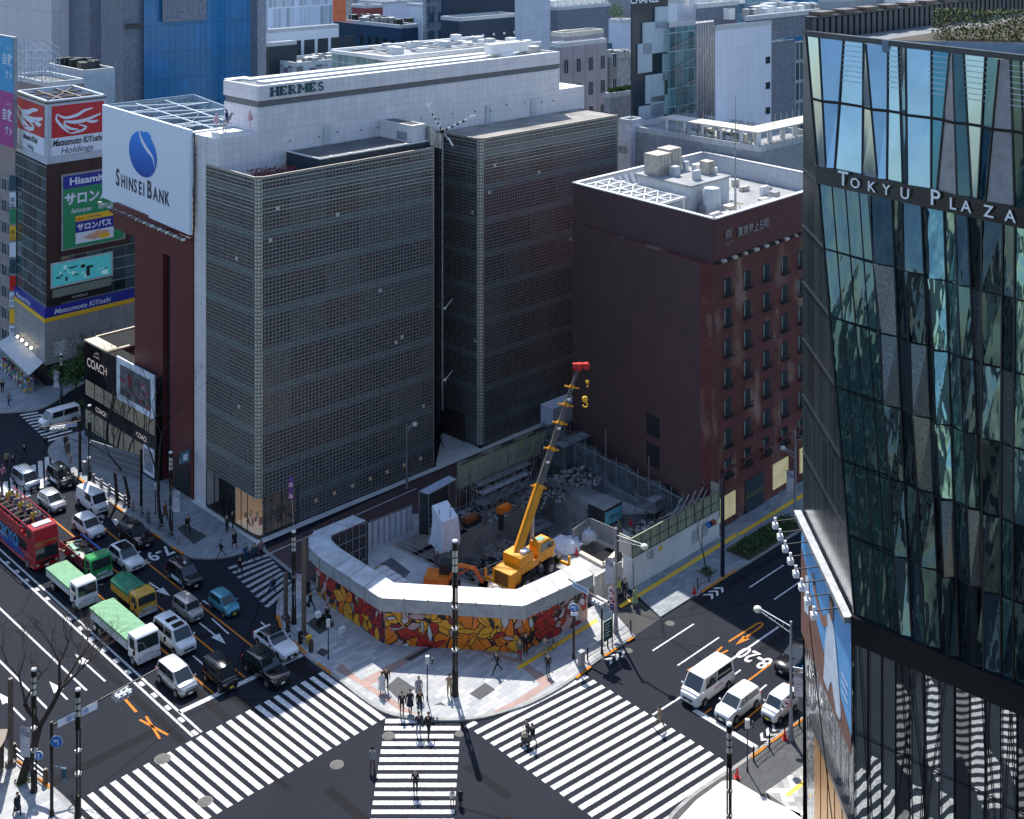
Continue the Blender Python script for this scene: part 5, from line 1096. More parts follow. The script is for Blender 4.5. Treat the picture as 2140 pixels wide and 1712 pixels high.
def pan(mbs,i,z0,z1,jit,tilt=True):
 a=FS(sb_(i,z0),z0,outo[i]*jit);b=FS(sb_(i+1,z0),z0,outo[i+1]*jit);c=FS(sb_(i+1,z1),z1,outo[i+1]*(1.6-jit));d=FS(sb_(i,z1),z1,outo[i]*(1.6-jit))
 mbs.quad(a,b,c,d)
for li in range(6):
 z0,z1=levels[li],levels[li+1];jt=.5+.5*(li%2)
 for i in range(NC):
  b=MB();subs=4 if i==0 else 1
  if i==0:
   for k in range(subs):
    q=[FS(base[1]*(k+dz*.0)/subs,z0),FS(base[1]*(k+1)/subs+(0 if k<3 else lean[1]*(z0-35)/12),z0,outo[1]*jt*(k==3)),FS(base[1]*(k+1)/subs+(0 if k<3 else lean[1]*(z1-35)/12),z1,outo[1]*(1.6-jt)*(k==3)),FS(base[1]*k/subs,z1)]if False else[FS(base[1]*k/subs,z0),FS(base[1]*(k+1)/subs,z0),FS(base[1]*(k+1)/subs,z1),FS(base[1]*k/subs,z1)]
    b.quad(*q)
   q=[FS(base[1],z0),FS(sb_(1,z0),z0,outo[1]*jt),FS(sb_(1,z1),z1,outo[1]*(1.6-jt)),FS(base[1],z1)];b.quad(*q)
  else:pan(b,i,z0,z1,jt)
  m_=GD[2]if i==0 and li>3 else GD[1]if i==0 else(FRET if(i*5+li*3)%7 in(0,3)and 1<=li<=4 else GD[(0,1,0,2,0,0,2,1)[(i*3+li)%8]])
  m_=RIP if i in(5,6,11,12,19)and li>1 else m_;b.build('glass_panel',m_,tp)
for i in range(0,NC+1):
 b=MB();pts=[]
 for li in range(7):
  z=levels[li];jt=.5+.5*(li%2);pts.append(FS(sb_(i,z)if i else 0,z,outo[i]*.8+.06))
 for a,c in zip(pts,pts[1:]):b.beam(a,c,.08,.1)
 b.build('mullion',DKM,tp)
b=MB()
for k in range(1,4):
 for a,c in zip(levels,levels[1:]):b.beam(FS(base[1]*k/4,a,.03),FS(base[1]*k/4,c,.03),.05)
b.build('fine_mullions',DKM,tp)
for li in range(1,6):
 b=MB();z=levels[li];jt=.5+.5*(li%2);P=[FS(0,z,.05)]+[FS(sb_(i,z),z,outo[i]*.8+.06)for i in range(1,NC+1)]
 for a,c in zip(P,P[1:]):b.beam(a,c,.07,.08)
 b.build('transom',DKM,tp)
# top tier
zt0,zt1,zmid=47.3,55.4,51.4
tops=[0,.09,.2,.3,.33,.42,.47,.52,.62,.7,.73,.76,.85,.92,.95,.99,1.08,1.16,1.2,1.3,1.42,1.5,1.62,1.75]
bots=[0,.07,.1,.25,.35,.38,.46,.5,.6,.63,.74,.79,.82,.87,.98,1.03,1.06,1.12,1.24,1.28,1.4,1.52,1.6,1.75]
kinds=[4,4,4,4,4,4,4,4,0,5,1,4,0,5,1,4,3,0,1,4,0,5,1]
TM={0:gl2('upper_glass_navy',(.035,.13,.22),.05,.1),1:GD[1],3:GD[3],4:SKYP,5:mat('upper_grey_panel',(.24,.24,.27),.4,.3)}
for i in range(len(tops)-1):
 b=MB();o0=.35 if i%3==1 else 0;o1=.35 if(i+1)%3==1 else 0
 for z0,z1 in((zt0,zmid),(zmid,zt1)):
  f0=(z0-zt0)/(zt1-zt0);f1=(z1-zt0)/(zt1-zt0);L=lambda a,c,f:a+(c-a)*f
  b.quad(FS(L(bots[i],tops[i],f0),z0,o0),FS(L(bots[i+1],tops[i+1],f0),z0,o1),FS(L(bots[i+1],tops[i+1],f1),z1,o1),FS(L(bots[i],tops[i],f1),z1,o0))
 b.build('upper_glass_panel',TM[kinds[i]],tp)
 b=MB();b.beam(FS(bots[i],zt0,o0+.04),FS(tops[i],zt1,o0+.04),.09);b.build('upper_mullion',DKM,tp)
b=MB()
P=[FS(bots[i]*.5+tops[i]*.5,zmid,(.35 if i%3==1 else 0)+.05)for i in range(len(tops))]
for a,c in zip(P,P[1:]):b.beam(a,c,.12,.16)
b.build('upper_transom',DKM,tp)
b=MB()
for k in range(8):
 z=55.1-k*.32;b.beam(FS(.02,z,.03),FS(1.7,z,.03),.04,.05)
b.build('sun_slats',mat('slat_white',(.5,.58,.65),.5),tp)
# bands
def bandp(name,z0,z1,out,m,s0=-.0,s1=smax):
 b=MB();n=12;
 for k in range(n):
  a,c=s0+(s1-s0)*k/n,s0+(s1-s0)*(k+1)/n
  A,B_=FS(a,z0,out),FS(c,z0,out);C_,D_=FS(c,z1,out),FS(a,z1,out);A2,B2,C2,D2=FS(a,z0,-.3),FS(c,z0,-.3),FS(c,z1,-.3),FS(a,z1,-.3)
  b.quad(A,B_,C_,D_);b.quad(D_,C_,C2,D2);b.quad(A2,B2,B_,A)
  if k==0:b.quad(A2,A,D_,D2)
 return b.build(name,m,tp)
bandp('sign_band',46.2,47.3,.3,DKM);bandp('lower_band',21.4,22.9,.45,DKM);bandp('top_rim',55.4,55.75,.15,M['dark'])
k0,r0=FS(0,46.4,.34),FS(1,46.4,.34);fr=FR(k0,(r0-k0),UP);Wd=(r0-k0).length;b=MB()
def onband(x):
 d=(r0-k0).normalized();return meet(V(k0.x,k0.y,0),d,x)
for ch_,x,sz in(('T',1763,1.15),('O',1788,.8),('K',1822,.8),('Y',1853,.8),('U',1892,.85),('P',1955,1.2),('L',1992,.85),('A',2020,.85),('Z',2067,.85),('A',2112,.85)):
 text(b,fr,ch_,sz*1.12,onband(x),.06,.06,0,'CENTER',1.05,.012)
b.build('lettering',mat('white_letters',(.8,.82,.85),.4,var=0),tp)
# side wall receding from the viewer
SW=grid('side_dark_screen',(.014,.02,.024),(.05,.06,.06),.35,30,.05,.01,.5,.2,dirt=.2,cell2=(.03,.05,.05),p2=.3)
b=MB()
for a,c in zip([22.9]+levels[1:]+[46.2],levels[1:]+[46.2,47.3]):
 if c<=a:continue
 b.quad(V(20,86,a),V(20,KZ(a).y,a),V(20,KZ(c).y,c),V(20,86,c),0,[(0,a),(86-KZ(a).y,a),(86-KZ(c).y,c),(0,c)])
b.quad(V(20,86,47.3),V(20,KZ(47.3).y,47.3),V(20,KZ(55.4).y,55.4),V(20,86,55.4));b.build('side_wall',SW,tp)
b=MB()
for z in levels[1:]:b.beam(V(19.95,86,z),V(19.95,KZ(z).y,z),.05,.04)
b.build('side_floor_lines',DKM,tp)
b=MB();e=V(20,86,0)
b.quad(e,e+dB*30,e+dB*30+V(0,0,55.4),e+V(0,0,55.4));f=FS(smax,30);g_=V(f.x,f.y,0);b.quad(g_,g_+dB*32,g_+dB*32+V(0,0,55.4),g_+V(0,0,55.4));b.build('rear_wall',DKM,tp)
# podium below the band, mirror slats leaning two ways
PM=[gl2('podium_mirror',(.42,.44,.43),.012,.06,sc=.5),gl2('podium_mirror_dark',(.16,.17,.17),.02,.08,sc=.5)]
n=20
for i in range(n):
 a,c=smax*i/n,smax*(i+1)/n;b=MB();t1=R2.uniform(-.05,.05)
 b.quad(FS(a,0,t1),FS(c,0,-t1),FS(c,21.4,-t1),FS(a,21.4,t1));b.build('podium_glass',PM[0]if i%4!=3 else PM[1],tp)
b=MB()
for i in range(n+1):
 a=smax*i/n;b.beam(FS(a,0,.1),FS(a,21.4,.1),.05);b.beam(FS(a,0,.12),FS(min(smax,a+R2.uniform(.1,.3)*R2.choice((1,-1))),21.4,.12),.045)
for z in(5,10.5,16):b.beam(FS(0,z,.1),FS(smax,z,.1),.05)
b.build('podium_mullions',DKM,tp)
b=MB();b.quad(V(20,84.5,0),V(20,73,0),V(20,73,22.9),V(20,86,22.9));b.build('podium_side',gl2('crumpled_steel',(.3,.32,.34),.08,.9,sc=1.6),tp)
b=MB();
for k in range(5):b.obox(V(20,73,0),V(0,1,0),V(-1,0,0),.4+k*1.75,1.9+k*1.75,.02,.2,.3,10.4)
b.build('gold_panels',M['gold'],tp)
b=MB();b.obox(V(20,72.8,0),V(0,1,0),V(-1,0,0),0,10,.0,.35,10.45,10.75);b.build('gold_panel_frame',DKM,tp)
# roof
b=MB();P=[FS(0,55),FS(smax,55),FS(smax,55)+dB*34,FS(0,55)+dB*34];b.poly([V(p.x,p.y,55.0)for p in P]);b.build('roof',mat('plaza_roof',(.2,.21,.22),.8,var=.3),tp)
b=MB();a0=V(20.3,85.6,0)
for k in range(46):b.obox(a0,dB,dA,k*.8,k*.8+.5,-.3,.3,55,56.5)
b.beam(a0+V(0,0,56.6),a0+dB*36+V(0,0,56.6),.7,.12)
b.build('roof_louvre_fence',M['navy'],tp)
b=MB()
for k in range(12):b.obox(a0,dB,dA,.8+k*3,2.6+k*3,-.5,.5,56.7,56.95)
b.build('fence_caps',M['brown'],tp)
t,g,dl,dr,tl,tr_,zt_=solid('roof_garden_volume',1843,84,79,1835,2300,[mat('blue_grey_rim',(.15,.22,.3),.5),mat('soil',(.07,.055,.035),1)],'raised planted roof terrace edge on top of the faceted glass building','roof terrace',z0=55.0,depth=16,dl=dB,dr=V(.9,-.2,0).normalized(),parapet=False)
b=MB()
for k in range(4200):
 u=rnd.uniform(2.2,11);q=g+dB*(1.6+rnd.uniform(0,.9))+dr*u+V(0,0,zt_+rnd.uniform(-.2,1.9));s=rnd.uniform(.08,.17);a=rnd.uniform(0,6.28);e=V(math.cos(a),math.sin(a),rnd.uniform(-.5,.5))*s
 b.add([q,q+e,q+V(-e.y,e.x,s)],[(0,1,2)],k%3)
tag(b.build('green_wall',[FOL,FOL2,mat('foliage_rust',(.16,.12,.03),.8,var=.6)]),'mossy planted green wall on the roof of the faceted glass building','green wall',kind='stuff')
# side billboard with arm lights
bd=thing('side_billboard',V(19.8,79,18),'tall sky blue poster of a figure in white on the glass building side','billboard')
fr=FR(V(19.85,85.6,14.6),V(0,-1,0),UP);b=MB();rect(b,fr,0,0,12.6,7.8,.05,0)
flat(b,fr,[(0,5.8),(1.4,5.2),(2.6,4.0),(4,3.2),(6.5,2.2),(9,2.4),(12.6,1.2),(12.6,0),(0,0)],.07,1)
flat(b,fr,curve2([(6.2,.6),(6.9,4.2),(7.3,5.3),(8.2,5.5),(9.0,4.9),(9.8,3.0),(10.4,.8),(9.2,.5),(8.2,1.6),(7.4,.5)],4),.09,2)
flat(b,fr,[(1.0,2.0),(2.2,2.3),(2.3,5.0),(1.4,4.6)],.09,2);stroke(b,fr,curve2([(7.2,4.9),(6.0,4.2),(4.6,4.6),(3.6,5.3)],5),[.6]*15+[.35],.1,3);stroke(b,fr,[(3.8,5.2),(3.4,5.8)],.4,.1,3)
flat(b,fr,[(8.2+.5*math.cos(a),6.0+.6*math.sin(a))for a in[k*.45 for k in range(14)]],.11,3);flat(b,fr,[(8.2+.62*math.cos(a),6.35+.5*math.sin(a))for a in[k*.35 for k in range(10)]],.1,4)
b.build('poster',[mat('poster_blue',(.12,.38,.72),.5,var=.12),mat('poster_brown',(.22,.1,.07),.6,var=.3),mat('poster_white',(.6,.68,.78),.6),mat('poster_skin',(.35,.17,.11),.6),M['ink']],bd)
b=MB()
for k in range(3):rect(b,fr,10.6,3.6-k*.5,12.0,3.75-k*.5,.1)
b.build('poster_text',M['signw'],bd)
b=MB();b.obox(V(19.85,73,0),V(0,1,0),V(-1,0,0),-.1,12.9,.0,.5,22.4,22.75);b.build('top_ledge',M['steel'],bd)
for k in range(8):
 y=74.2+k*1.55;b=MB();b.tube(V(19.6,y,22.6),V(17.9,y,22.4),.04);b.build('lamp_arm',M['dark'],bd);b=MB();b.box(V(17.9,y,22.1),(.35,.45,.3));b.box(V(17.9,y,22.45),(.15,.15,.4));b.build('floodlight',M['white'],bd)
# buildings across the junction, outside the frame: they are what the glass and the shop fronts mirror
TG=grid('teal_office_glass',(.03,.1,.1),(.35,.38,.36),2.2,3.4,.35,.5,.5,.2,dirt=.1);CG=grid('cream_office',(.36,.4,.38),(.24,.27,.26),3,3.5,.2,.3,.05,dirt=.2,cell2=(.04,.05,.05),p2=.35)
for i,(c_,ang,w_,d_,h_,m_,lb)in enumerate(((V(-58,52,0),-45,30,24,44,TG,'teal glazed office across the junction, outside the left edge of the view'),(V(-40,-2,0),-45,30,20,52,CG,'cream office block across the junction behind the viewer on the left'),(V(-84,80,0),-45,24,24,36,CG,'cream office block beyond the bottom left corner of the view'),(V(30,-30,0),-45,40,22,56,mat('dark_grey_office',(.09,.1,.11),.5),'dark grey office tower behind the viewer'))):
 t=thing('office_building',c_,lb,'building');b=MB();u=V(math.cos(math.radians(ang)),math.sin(math.radians(ang)),0);v=V(-u.y,u.x,0);b.obox(c_,u,v,-w_/2,w_/2,-d_/2,d_/2,0,h_);b.build('wall',m_,t)
 b=MB();b.obox(c_,u,v,-w_/2+3,w_/2-6,-d_/2+3,d_/2-4,h_,h_+3);b.build('roof_house',M['grey'],t)
# ---------------- construction site ----------------
slab=MB();SP_=[(660,1200),(672,1150),(740,1118),(862,1075),(960,1060),(1180,980),(1200,960),(1270,985),(1500,1100),(1322,1205),(1240,1225),(1090,1300),(815,1290)]
loops=[[G(*p,.02)for p in SP_],[V(p.x,p.y,.02)for p in reversed(PIT)],[V(p.x,p.y,.02)for p in reversed(HOLE2)]];ap=[p for l in loops for p in l]
for tr_ in geometry.tessellate_polygon(loops):
 a,b,c=[ap[i]for i in tr_]
 if(b-a).cross(c-a).z<0:b,c=c,b
 slab.poly([a,b,c])
struct('site_slab',slab,mat('site_slab_concrete',(.5,.5,.5),.9,var=.45,scale=.35,bump=.3))
b=MB()
for q in(((782,1185),(818,1165),(858,1195),(840,1215)),((1262,1075),(1440,1075),(1400,1120),(1310,1110))):b.poly([G(*p,.03)for p in q])
struct('gravel_patch',b,mat('gravel',(.14,.14,.15),1,var=.7,scale=6,bump=.6))
# mural hoarding with a deep canopy
def arcpts():return[(737,1077),(657,1110),(645,1124),(645,1143),(668,1166),(795,1250),(1095,1267),(1239,1201)]
OUT=[G(x,y,4.5)for x,y in arcpts()]
def inset(P,d):
 n=len(P);out=[]
 for i in range(n):
  a=P[max(0,i-1)];c=P[min(n-1,i+1)]
  if i==0:t_=(P[1]-P[0]).normalized();k=1
  elif i==n-1:t_=(P[-1]-P[-2]).normalized();k=1
  else:
   t1=(P[i]-a).normalized();t2=(c-P[i]).normalized();t_=(t1+t2).normalized();k=1/max(.6,t_.dot(t1))
  out.append(P[i]+V(-t_.y,t_.x,0)*d*k)
 return out
WALL=[V(p.x,p.y,0)for p in inset(OUT,.75)];INN=[V(p.x,p.y,0)for p in inset(OUT,2.1)];OU=[V(p.x,p.y,0)for p in OUT]
mh_=thing('mural_hoarding',WALL[5],'site hoarding painted with big orange and red flowers under a white canopy roof','hoarding')
MC=[mat('mural_pink',(.5,.33,.33),.55,var=.1),mat('mural_black',(.015,.012,.012),.5),mat('mural_orange',(.8,.2,.01),.5,var=.2),mat('mural_amber',(.8,.36,.02),.5,var=.2),mat('mural_red',(.5,.025,.015),.5,var=.25),mat('mural_crimson',(.25,.015,.03),.5,var=.2),mat('mural_green',(.05,.1,.03),.5,var=.3),mat('mural_white',(.6,.58,.6),.5)]
R3=random.Random(23)
for i in range(len(WALL)-1):
 a,c=WALL[i],WALL[i+1];L=(c-a).length;b=MB();b.beam(a.lerp(c,0)+V(0,0,1.75),c+V(0,0,1.75),.1,3.5);b.build('wall',MC[0]if i>2 else M['grey'],mh_)
def petal(fr,mb,cx,cy,ang,ln,wd_,m_,k,hmax,L):
 pts=[];n=14
 for j in range(n+1):
  t_=j/n;w_=math.sin(math.pi*t_)**.7*wd_*(1+.12*math.sin(9*t_+k));pts.append((t_*ln,w_))
 for j in range(n-1,0,-1):t_=j/n;w_=math.sin(math.pi*t_)**.7*wd_*(1+.12*math.cos(8*t_+k));pts.append((t_*ln,-w_))
 def tr(p,g=1.0):return(min(L-.02,max(.02,cx+g*(p[0]*math.cos(ang)-p[1]*math.sin(ang)))),min(hmax,max(.05,cy+g*(p[0]*math.sin(ang)+p[1]*math.cos(ang)))))
 return[tr(p)for p in pts],[tr((p[0]+(.07 if p[0]>ln*.4 else 0),p[1]*1.1+(.05 if p[1]>0 else-.05)))for p in pts],[tr(p)for p in[(ln*.15,wd_*.25),(ln*.5,wd_*.35),(ln*.8,wd_*.05)]]
order=[0.0]
def flower(fr,mb,cx,cy,r,m1,m2,L,hmax=3.35,np_=6):
 a0=R3.uniform(0,6.28)
 for k in range(np_):
  order[0]+=.0009;off=.055+order[0];ang=a0+k*2*math.pi/np_+R3.uniform(-.25,.25);p,o_,vn=petal(fr,mb,cx,cy,ang,r*R3.uniform(.9,1.9),r*R3.uniform(.28,.5),m1,k,hmax,L)
  flat(mb,fr,o_,off,1);flat(mb,fr,p,off+.0004,m1 if k%3 else m2);stroke(mb,fr,curve2(vn,4),[.03+.05*math.sin(j)**2 for j in range(9)],off+.0007,1)
 order[0]+=.0009;flat(mb,fr,[(min(L-.02,max(.02,cx+r*.11*math.cos(a))),min(hmax,max(.05,cy+r*.11*math.sin(a))))for a in[j*.7 for j in range(9)]],.056+order[0],1)
def leafs(fr,mb,n,L,ms,hmax=3.35):
 for k in range(n):
  order[0]+=.0005;x=R3.uniform(.2,L-.2);y=R3.uniform(.2,hmax-.2);a=R3.uniform(0,6.28);p,o_,vn=petal(fr,mb,x,y,a,R3.uniform(.5,1.7),R3.uniform(.1,.32),0,k,hmax,L)
  flat(mb,fr,o_,.052+order[0],1);flat(mb,fr,p,.0524+order[0],R3.choice(ms))
segs=[(3,4),(4,5),(5,6),(6,7)]
for i,j in segs:
 order[0]=0;a,c=WALL[i],WALL[j];L=(c-a).length;fr=FR(a,(c-a),UP);b=MB();leafs(fr,b,int(L*7),L,[6,1,4,5,7,2,5,3])
 if i==3:spec=[(.5,1.2,.8,6,6),(1.2,2.3,.7,4,2)]
 elif i==4:spec=[(1.6,2.4,1.1,4,4),(3.0,1.4,1.3,3,2),(5.2,1.2,1.0,3,3),(6.8,2.4,.9,4,5),(8.3,1.2,1.3,5,4),(10.2,1.9,1.2,4,5),(11.8,1.0,1.1,3,2)]
 elif i==5:spec=[(1.2,2.0,1.3,3,2),(3.0,.9,1.2,4,2),(5.8,1.7,2.3,2,2),(7.4,1.6,2.1,2,3),(9.8,2.2,1.4,3,3),(10.6,.8,1.4,2,3),(4.0,2.6,.9,3,4)]
 else:spec=[(1.0,1.6,1.3,2,3),(2.6,1.8,1.2,4,4),(3.6,1.0,1.0,4,5)]
 for s_ in spec:
  if s_[0]<L:flower(fr,b,*s_,L)
 leafs(fr,b,int(L*2.2),L,[7,1,0,4,5,3])
 b.build('mural',MC,mh_)
b=MB();f2=MB();pt_=MB()
for i in range(len(OU)-1):
 a,c=OU[i],OU[i+1];e,f=INN[i+1],INN[i]
 b.add([V(a.x,a.y,4.5),V(c.x,c.y,4.5),V(e.x,e.y,4.75),V(f.x,f.y,4.75),V(a.x,a.y,4.4),V(c.x,c.y,4.4),V(e.x,e.y,4.65),V(f.x,f.y,4.65)],[(0,1,2,3),(7,6,5,4),(0,4,5,1),(2,6,7,3)])
 f2.quad(V(a.x,a.y,3.35),V(c.x,c.y,3.35),V(c.x,c.y,4.48),V(a.x,a.y,4.48));L=(c-a).length;n=max(1,int(L/1.9))
 for k in range(n+1):q=a.lerp(c,k/n);d=(c-a).normalized();nn_=V(d.y,-d.x,0)*.04;pt_.beam(q+nn_+V(0,0,3.15),q+nn_+V(0,0,4.52),.05);pt_.ball(q+nn_+V(0,0,4.55),.07,0,6)
 for k in range(1,n):b.beam(a.lerp(c,k/n)+V(0,0,4.515),f.lerp(e,k/n)+V(0,0,4.765),.05,.02,1)
 for k in range(max(1,int(L/2.5))+1):q=f.lerp(e,k/max(1,int(L/2.5)));pt_.beam(q,q+V(0,0,4.65),.06)
b.build('canopy_roof',[mat('canopy_white',(.56,.58,.61),.5,var=.3,scale=.8,streak=.3),M['grey']],mh_);f2.build('canopy_fascia',mat('canopy_fascia_grey',(.36,.38,.41),.5,var=.25),mh_);pt_.build('posts',M['steel'],mh_)
# yard side of the left return: dark mesh screen
fw=thing('white_mesh_gate',G(755,1152),'row of white mesh gate panels on the brick street side of the site','gate');n=9
a0,a1=G(755,1156),G(862,1112)
for k in range(n):
 a=a0.lerp(a1,k/n);c=a0.lerp(a1,(k+.92)/n);b=MB();b.beam(a+V(0,0,.1),a+V(0,0,2.8),.06);b.beam(c+V(0,0,.1),c+V(0,0,2.8),.06);b.beam(a+V(0,0,2.8),c+V(0,0,2.8),.06)
 for j in range(8):z=.2+j*.33;b.beam(a+V(0,0,z),c+V(0,0,z+.3),.025);b.beam(c+V(0,0,z),a+V(0,0,z+.3),.025)
 b.build('gate_frame',M['steel'],fw);b=MB();e=V(0,.05,0);b.beam(a+e+V(0,0,1.4),c+e+V(0,0,1.4),.02,2.5);b.build('gate_sheet',M['signw'],fw)
fw=thing('scaffold_screen',G(700,1180),'dark mesh screened scaffold under the grey canopy at the left of the site','scaffold');b=MB();a,c=INN[0],INN[1]
for k in range(6):
 q=a.lerp(c,k/5)
 b.tube(q,q+V(0,0,4.5),.04);
 if k<5:
  r_=a.lerp(c,(k+1)/5)
  for z in(1,2.2,3.4):b.tube(q+V(0,0,z),r_+V(0,0,z),.03)
  b.tube(q,r_+V(0,0,2.2),.025)
b.build('tubes',M['steel'],fw);MESH=mat('dark_mesh',(.035,.045,.05),.8,var=.4,scale=2);b=MB();b.beam(a.lerp(c,.0)+V(.2,.3,2.2),c+V(.2,.3,2.2),.03,4.3);b.build('mesh',MESH,fw)
# second small canopy roof and dark sheet
cn=thing('site_canopy',G(905,1085),'small blue grey lean-to canopy with dark sheeting on the brick street side','canopy');P=[G(876,1026,4.6),G(938,994,4.6),G(953,1001,4.4),G(896,1032,4.4)];b=MB();b.add(P+[p-V(0,0,.12)for p in P],[(0,3,2,1),(4,5,6,7),(0,1,5,4),(1,2,6,5),(2,3,7,6),(3,0,4,7)]);b.build('roof',M['blueg']if False else mat('canopy_blue_grey',(.33,.4,.48),.5),cn)
b=MB()
for p in P:b.tube(V(p.x,p.y,0),p,.05)
b.build('posts',M['steel'],cn);b=MB();b.quad(V(P[0].x,P[0].y,.2),V(P[3].x,P[3].y,.2),P[3]-V(0,0,.2),P[0]-V(0,0,.2));b.quad(V(P[0].x,P[0].y,.2),V(P[1].x,P[1].y,.2),P[1]-V(0,0,.2),P[0]-V(0,0,.2));b.build('sheet',MESH,cn)
# white tarp over a tall frame
q=G(930,1150);tpn=thing('tarp_covered_frame',q,'tall narrow frame wrapped in a loose white tarpaulin at the pit edge','tarpaulin');b=MB();w_=1.9;zt_=4.9
vs=[]
for lev,(z,e)in enumerate(((.3,1.2),(1.6,1.08),(3.0,1.0),(3.9,1.0))):
 for k in range(24):
  a=2*math.pi*k/24;sq_=1/max(abs(math.cos(a)),abs(math.sin(a)));r_=w_/2*sq_*e*(1+(.13*(3-lev)/3)*rnd.uniform(-1,1));lx,ly=r_*math.cos(a),r_*math.sin(a);vs.append(q+V(lx*.78-ly*.62,lx*.62+ly*.78,z+(.5*ly if lev==3 else 0)+(rnd.uniform(0,.5)if lev==0 else 0)))
fs=[(j*24+k,j*24+(k+1)%24,(j+1)*24+(k+1)%24,(j+1)*24+k)for j in range(3)for k in range(24)]+[tuple(72+k for k in range(24))];b.add(vs,fs);b.build('tarpaulin',M['signw'],tpn);b=MB()
for s_ in(-1,1):
 for s2 in(-1,1):b.tube(q+V(.55*s_,.55*s2,0),q+V(.55*s_,.55*s2,4.3),.04)
b.build('frame',M['brown'],tpn)
# tall olive panelled fence along the brick street with scaffold inside
fo=HP(18.6,-9.6);fe=HP(34.6,-9.6);of=thing('site_fence',fo,'tall olive panelled site fence braced with steel scaffold along the brick street','fence');OLV=grid('olive_panels',(.33,.36,.25),(.1,.11,.09),1.83,3,.05,.03,.12,.6,dirt=.3)
L=(fe-fo).length;b=MB();b.obox(fo,dB,dA,0,L,0,.08,2.4,5.2);b.build('upper_panels',OLV,of);b=MB();b.obox(fo,dB,dA,0,L,0,.1,0,2.38);b.build('lower_panels',mat('brown_sheet',(.1,.075,.065),.8,var=.5,scale=2,streak=.5),of)
b=MB()
for k in range(12):
 u=k*L/11
 for v in(-.3,-1.4):b.tube(fo+dB*u+dA*v,fo+dB*u+dA*v+V(0,0,5.3),.04,n=6)
 b.tube(fo+dB*u-dA*.3+V(0,0,2.6),fo+dB*u-dA*1.4+V(0,0,2.6),.03,n=6)
 if k<11:b.tube(fo+dB*u-dA*.3+V(0,0,2.6),fo+dB*(u+L/11)-dA*.3+V(0,0,4.8),.03,n=6);b.tube(fo+dB*u-dA*1.4+V(0,0,.3),fo+dB*(u+L/11)-dA*1.4+V(0,0,2.5),.03,n=6)
for z in(2.5,3.8,5.2):b.tube(fo-dA*.3+V(0,0,z),fe-dA*.3+V(0,0,z),.03,n=6)
b.obox(fo,dB,dA,2,L*.62,-1.35,-.4,2.45,2.52);b.build('scaffold',M['steel'],of)
b=MB()
for k in range(20):u=k*L/20;b.quad(fo+dB*u-dA*.25+V(0,0,5.0),fo+dB*(u+L/20)-dA*.25+V(0,0,5.0),fo+dB*(u+L/20)-dA*.3+V(0,0,5.3+.25*math.sin(k)),fo+dB*u-dA*.3+V(0,0,5.3+.25*math.sin(k-1)))
b.build('draped_sheet',MESH,of)
# mesh fence below the brick office
mf0=tkL+V(-3.2,-2.6,0);mf1=G(1452,1108);mfe=thing('mesh_fence',mf0,'long blue grey mesh fence with poles below the dark red office side wall','fence');NET=NT('blue_netting');NET.put(NET.b.inputs['Alpha'],NET.ramp(NET.noise(NET.obj(),1.2,4),.1,.75));NETM=NET.done((.1,.14,.17),.8)
b=MB();n=14
for k in range(n):a=mf0.lerp(mf1,k/n);c=mf0.lerp(mf1,(k+1)/n);b.quad(a,c,c+V(0,0,5.4-2.6*(k+1)/n+.25*math.sin(k*2.1)),a+V(0,0,5.4-2.6*k/n+.25*math.sin((k-1)*2.1)))
b.build('mesh',NETM,mfe);b=MB()
for k in range(n+1):a=mf0.lerp(mf1,k/n);b.tube(a,a+V(0,0,(5.8-2.6*k/n)*(1.5 if k%4==2 else 1)),.05,n=6)
for z in(.25,.9):b.tube(mf0+V(0,0,5.4*z),mf1+V(0,0,2.8*z),.03,n=6)
b.build('poles',M['steel'],mfe)
# white and olive street hoarding
h0=G(1320.6,1233.4);h1=h0+dB*((G(1504,1126)-h0).length);wh=thing('street_hoarding',h0,'tall site hoarding with white lower sheets and olive upper panels beside the pavement','hoarding')
L=(h1-h0).length;b=MB();b.obox(h0,dB,dA,0,L,0,.12,0,3.0);b.obox(h0,dB,dA,0,.12,.12,1.1,0,3.0);WSH=mat('white_sheet',(.7,.72,.73),.45,var=.12,scale=.6);b.build('white_sheets',WSH,wh)
b=MB();b.obox(h0,dB,dA,.0,L,.02,.12,3.02,4.85);b.build('olive_panels',OLV,wh);b=MB();b.obox(h0,dB,dA,.0,.1,.14,1.6,3.02,4.8);b.build('return_panel',M['cream'],wh)
b=MB()
for k in range(11):u=k*L/10;b.beam(h0+dB*u-dA*.03+V(0,0,3.0),h0+dB*u-dA*.03+V(0,0,4.85),.06)
for z in(3.0,3.9,4.85):b.beam(h0-dA*.02+V(0,0,z),h1-dA*.02+V(0,0,z),.05)
b.build('joints',mat('joint_dark',(.08,.08,.06),.6),wh)
fr=FR(h0-dA*.01,dB,UP);b=MB();rect(b,fr,9.2,1.0,10.3,2.3,.02,1);rect(b,fr,10.8,1.1,11.9,2.5,.02,1);rect(b,fr,4.0,2.2,4.5,2.6,.02,2);rect(b,fr,2.3,2.1,2.38,2.8,.02,0)
for k in range(6):rect(b,fr,2.55,2.65-k*.14,3.3-.1*(k%3),2.7-k*.14,.02,0)
for k in range(11):rect(b,fr,.12,.3+k*.2,.26,.42+k*.2,.02,0)
each(b,'notice',[M['ink'],mat('notice_grey',(.42,.42,.46),.5),M['yel']],wh)
b=MB();b.beam(h1+V(0,0,2.2),h1+V(0,0,6),.12);b.obox(h1,dB,dA,-.2,0,0,2.6,3.2,5.6);b.build('end_post',M['steel'],wh)
tube_t=thing('scaffold_stack',h1,'loose scaffold frames stacked behind the far end of the olive hoarding','scaffold');b=MB()
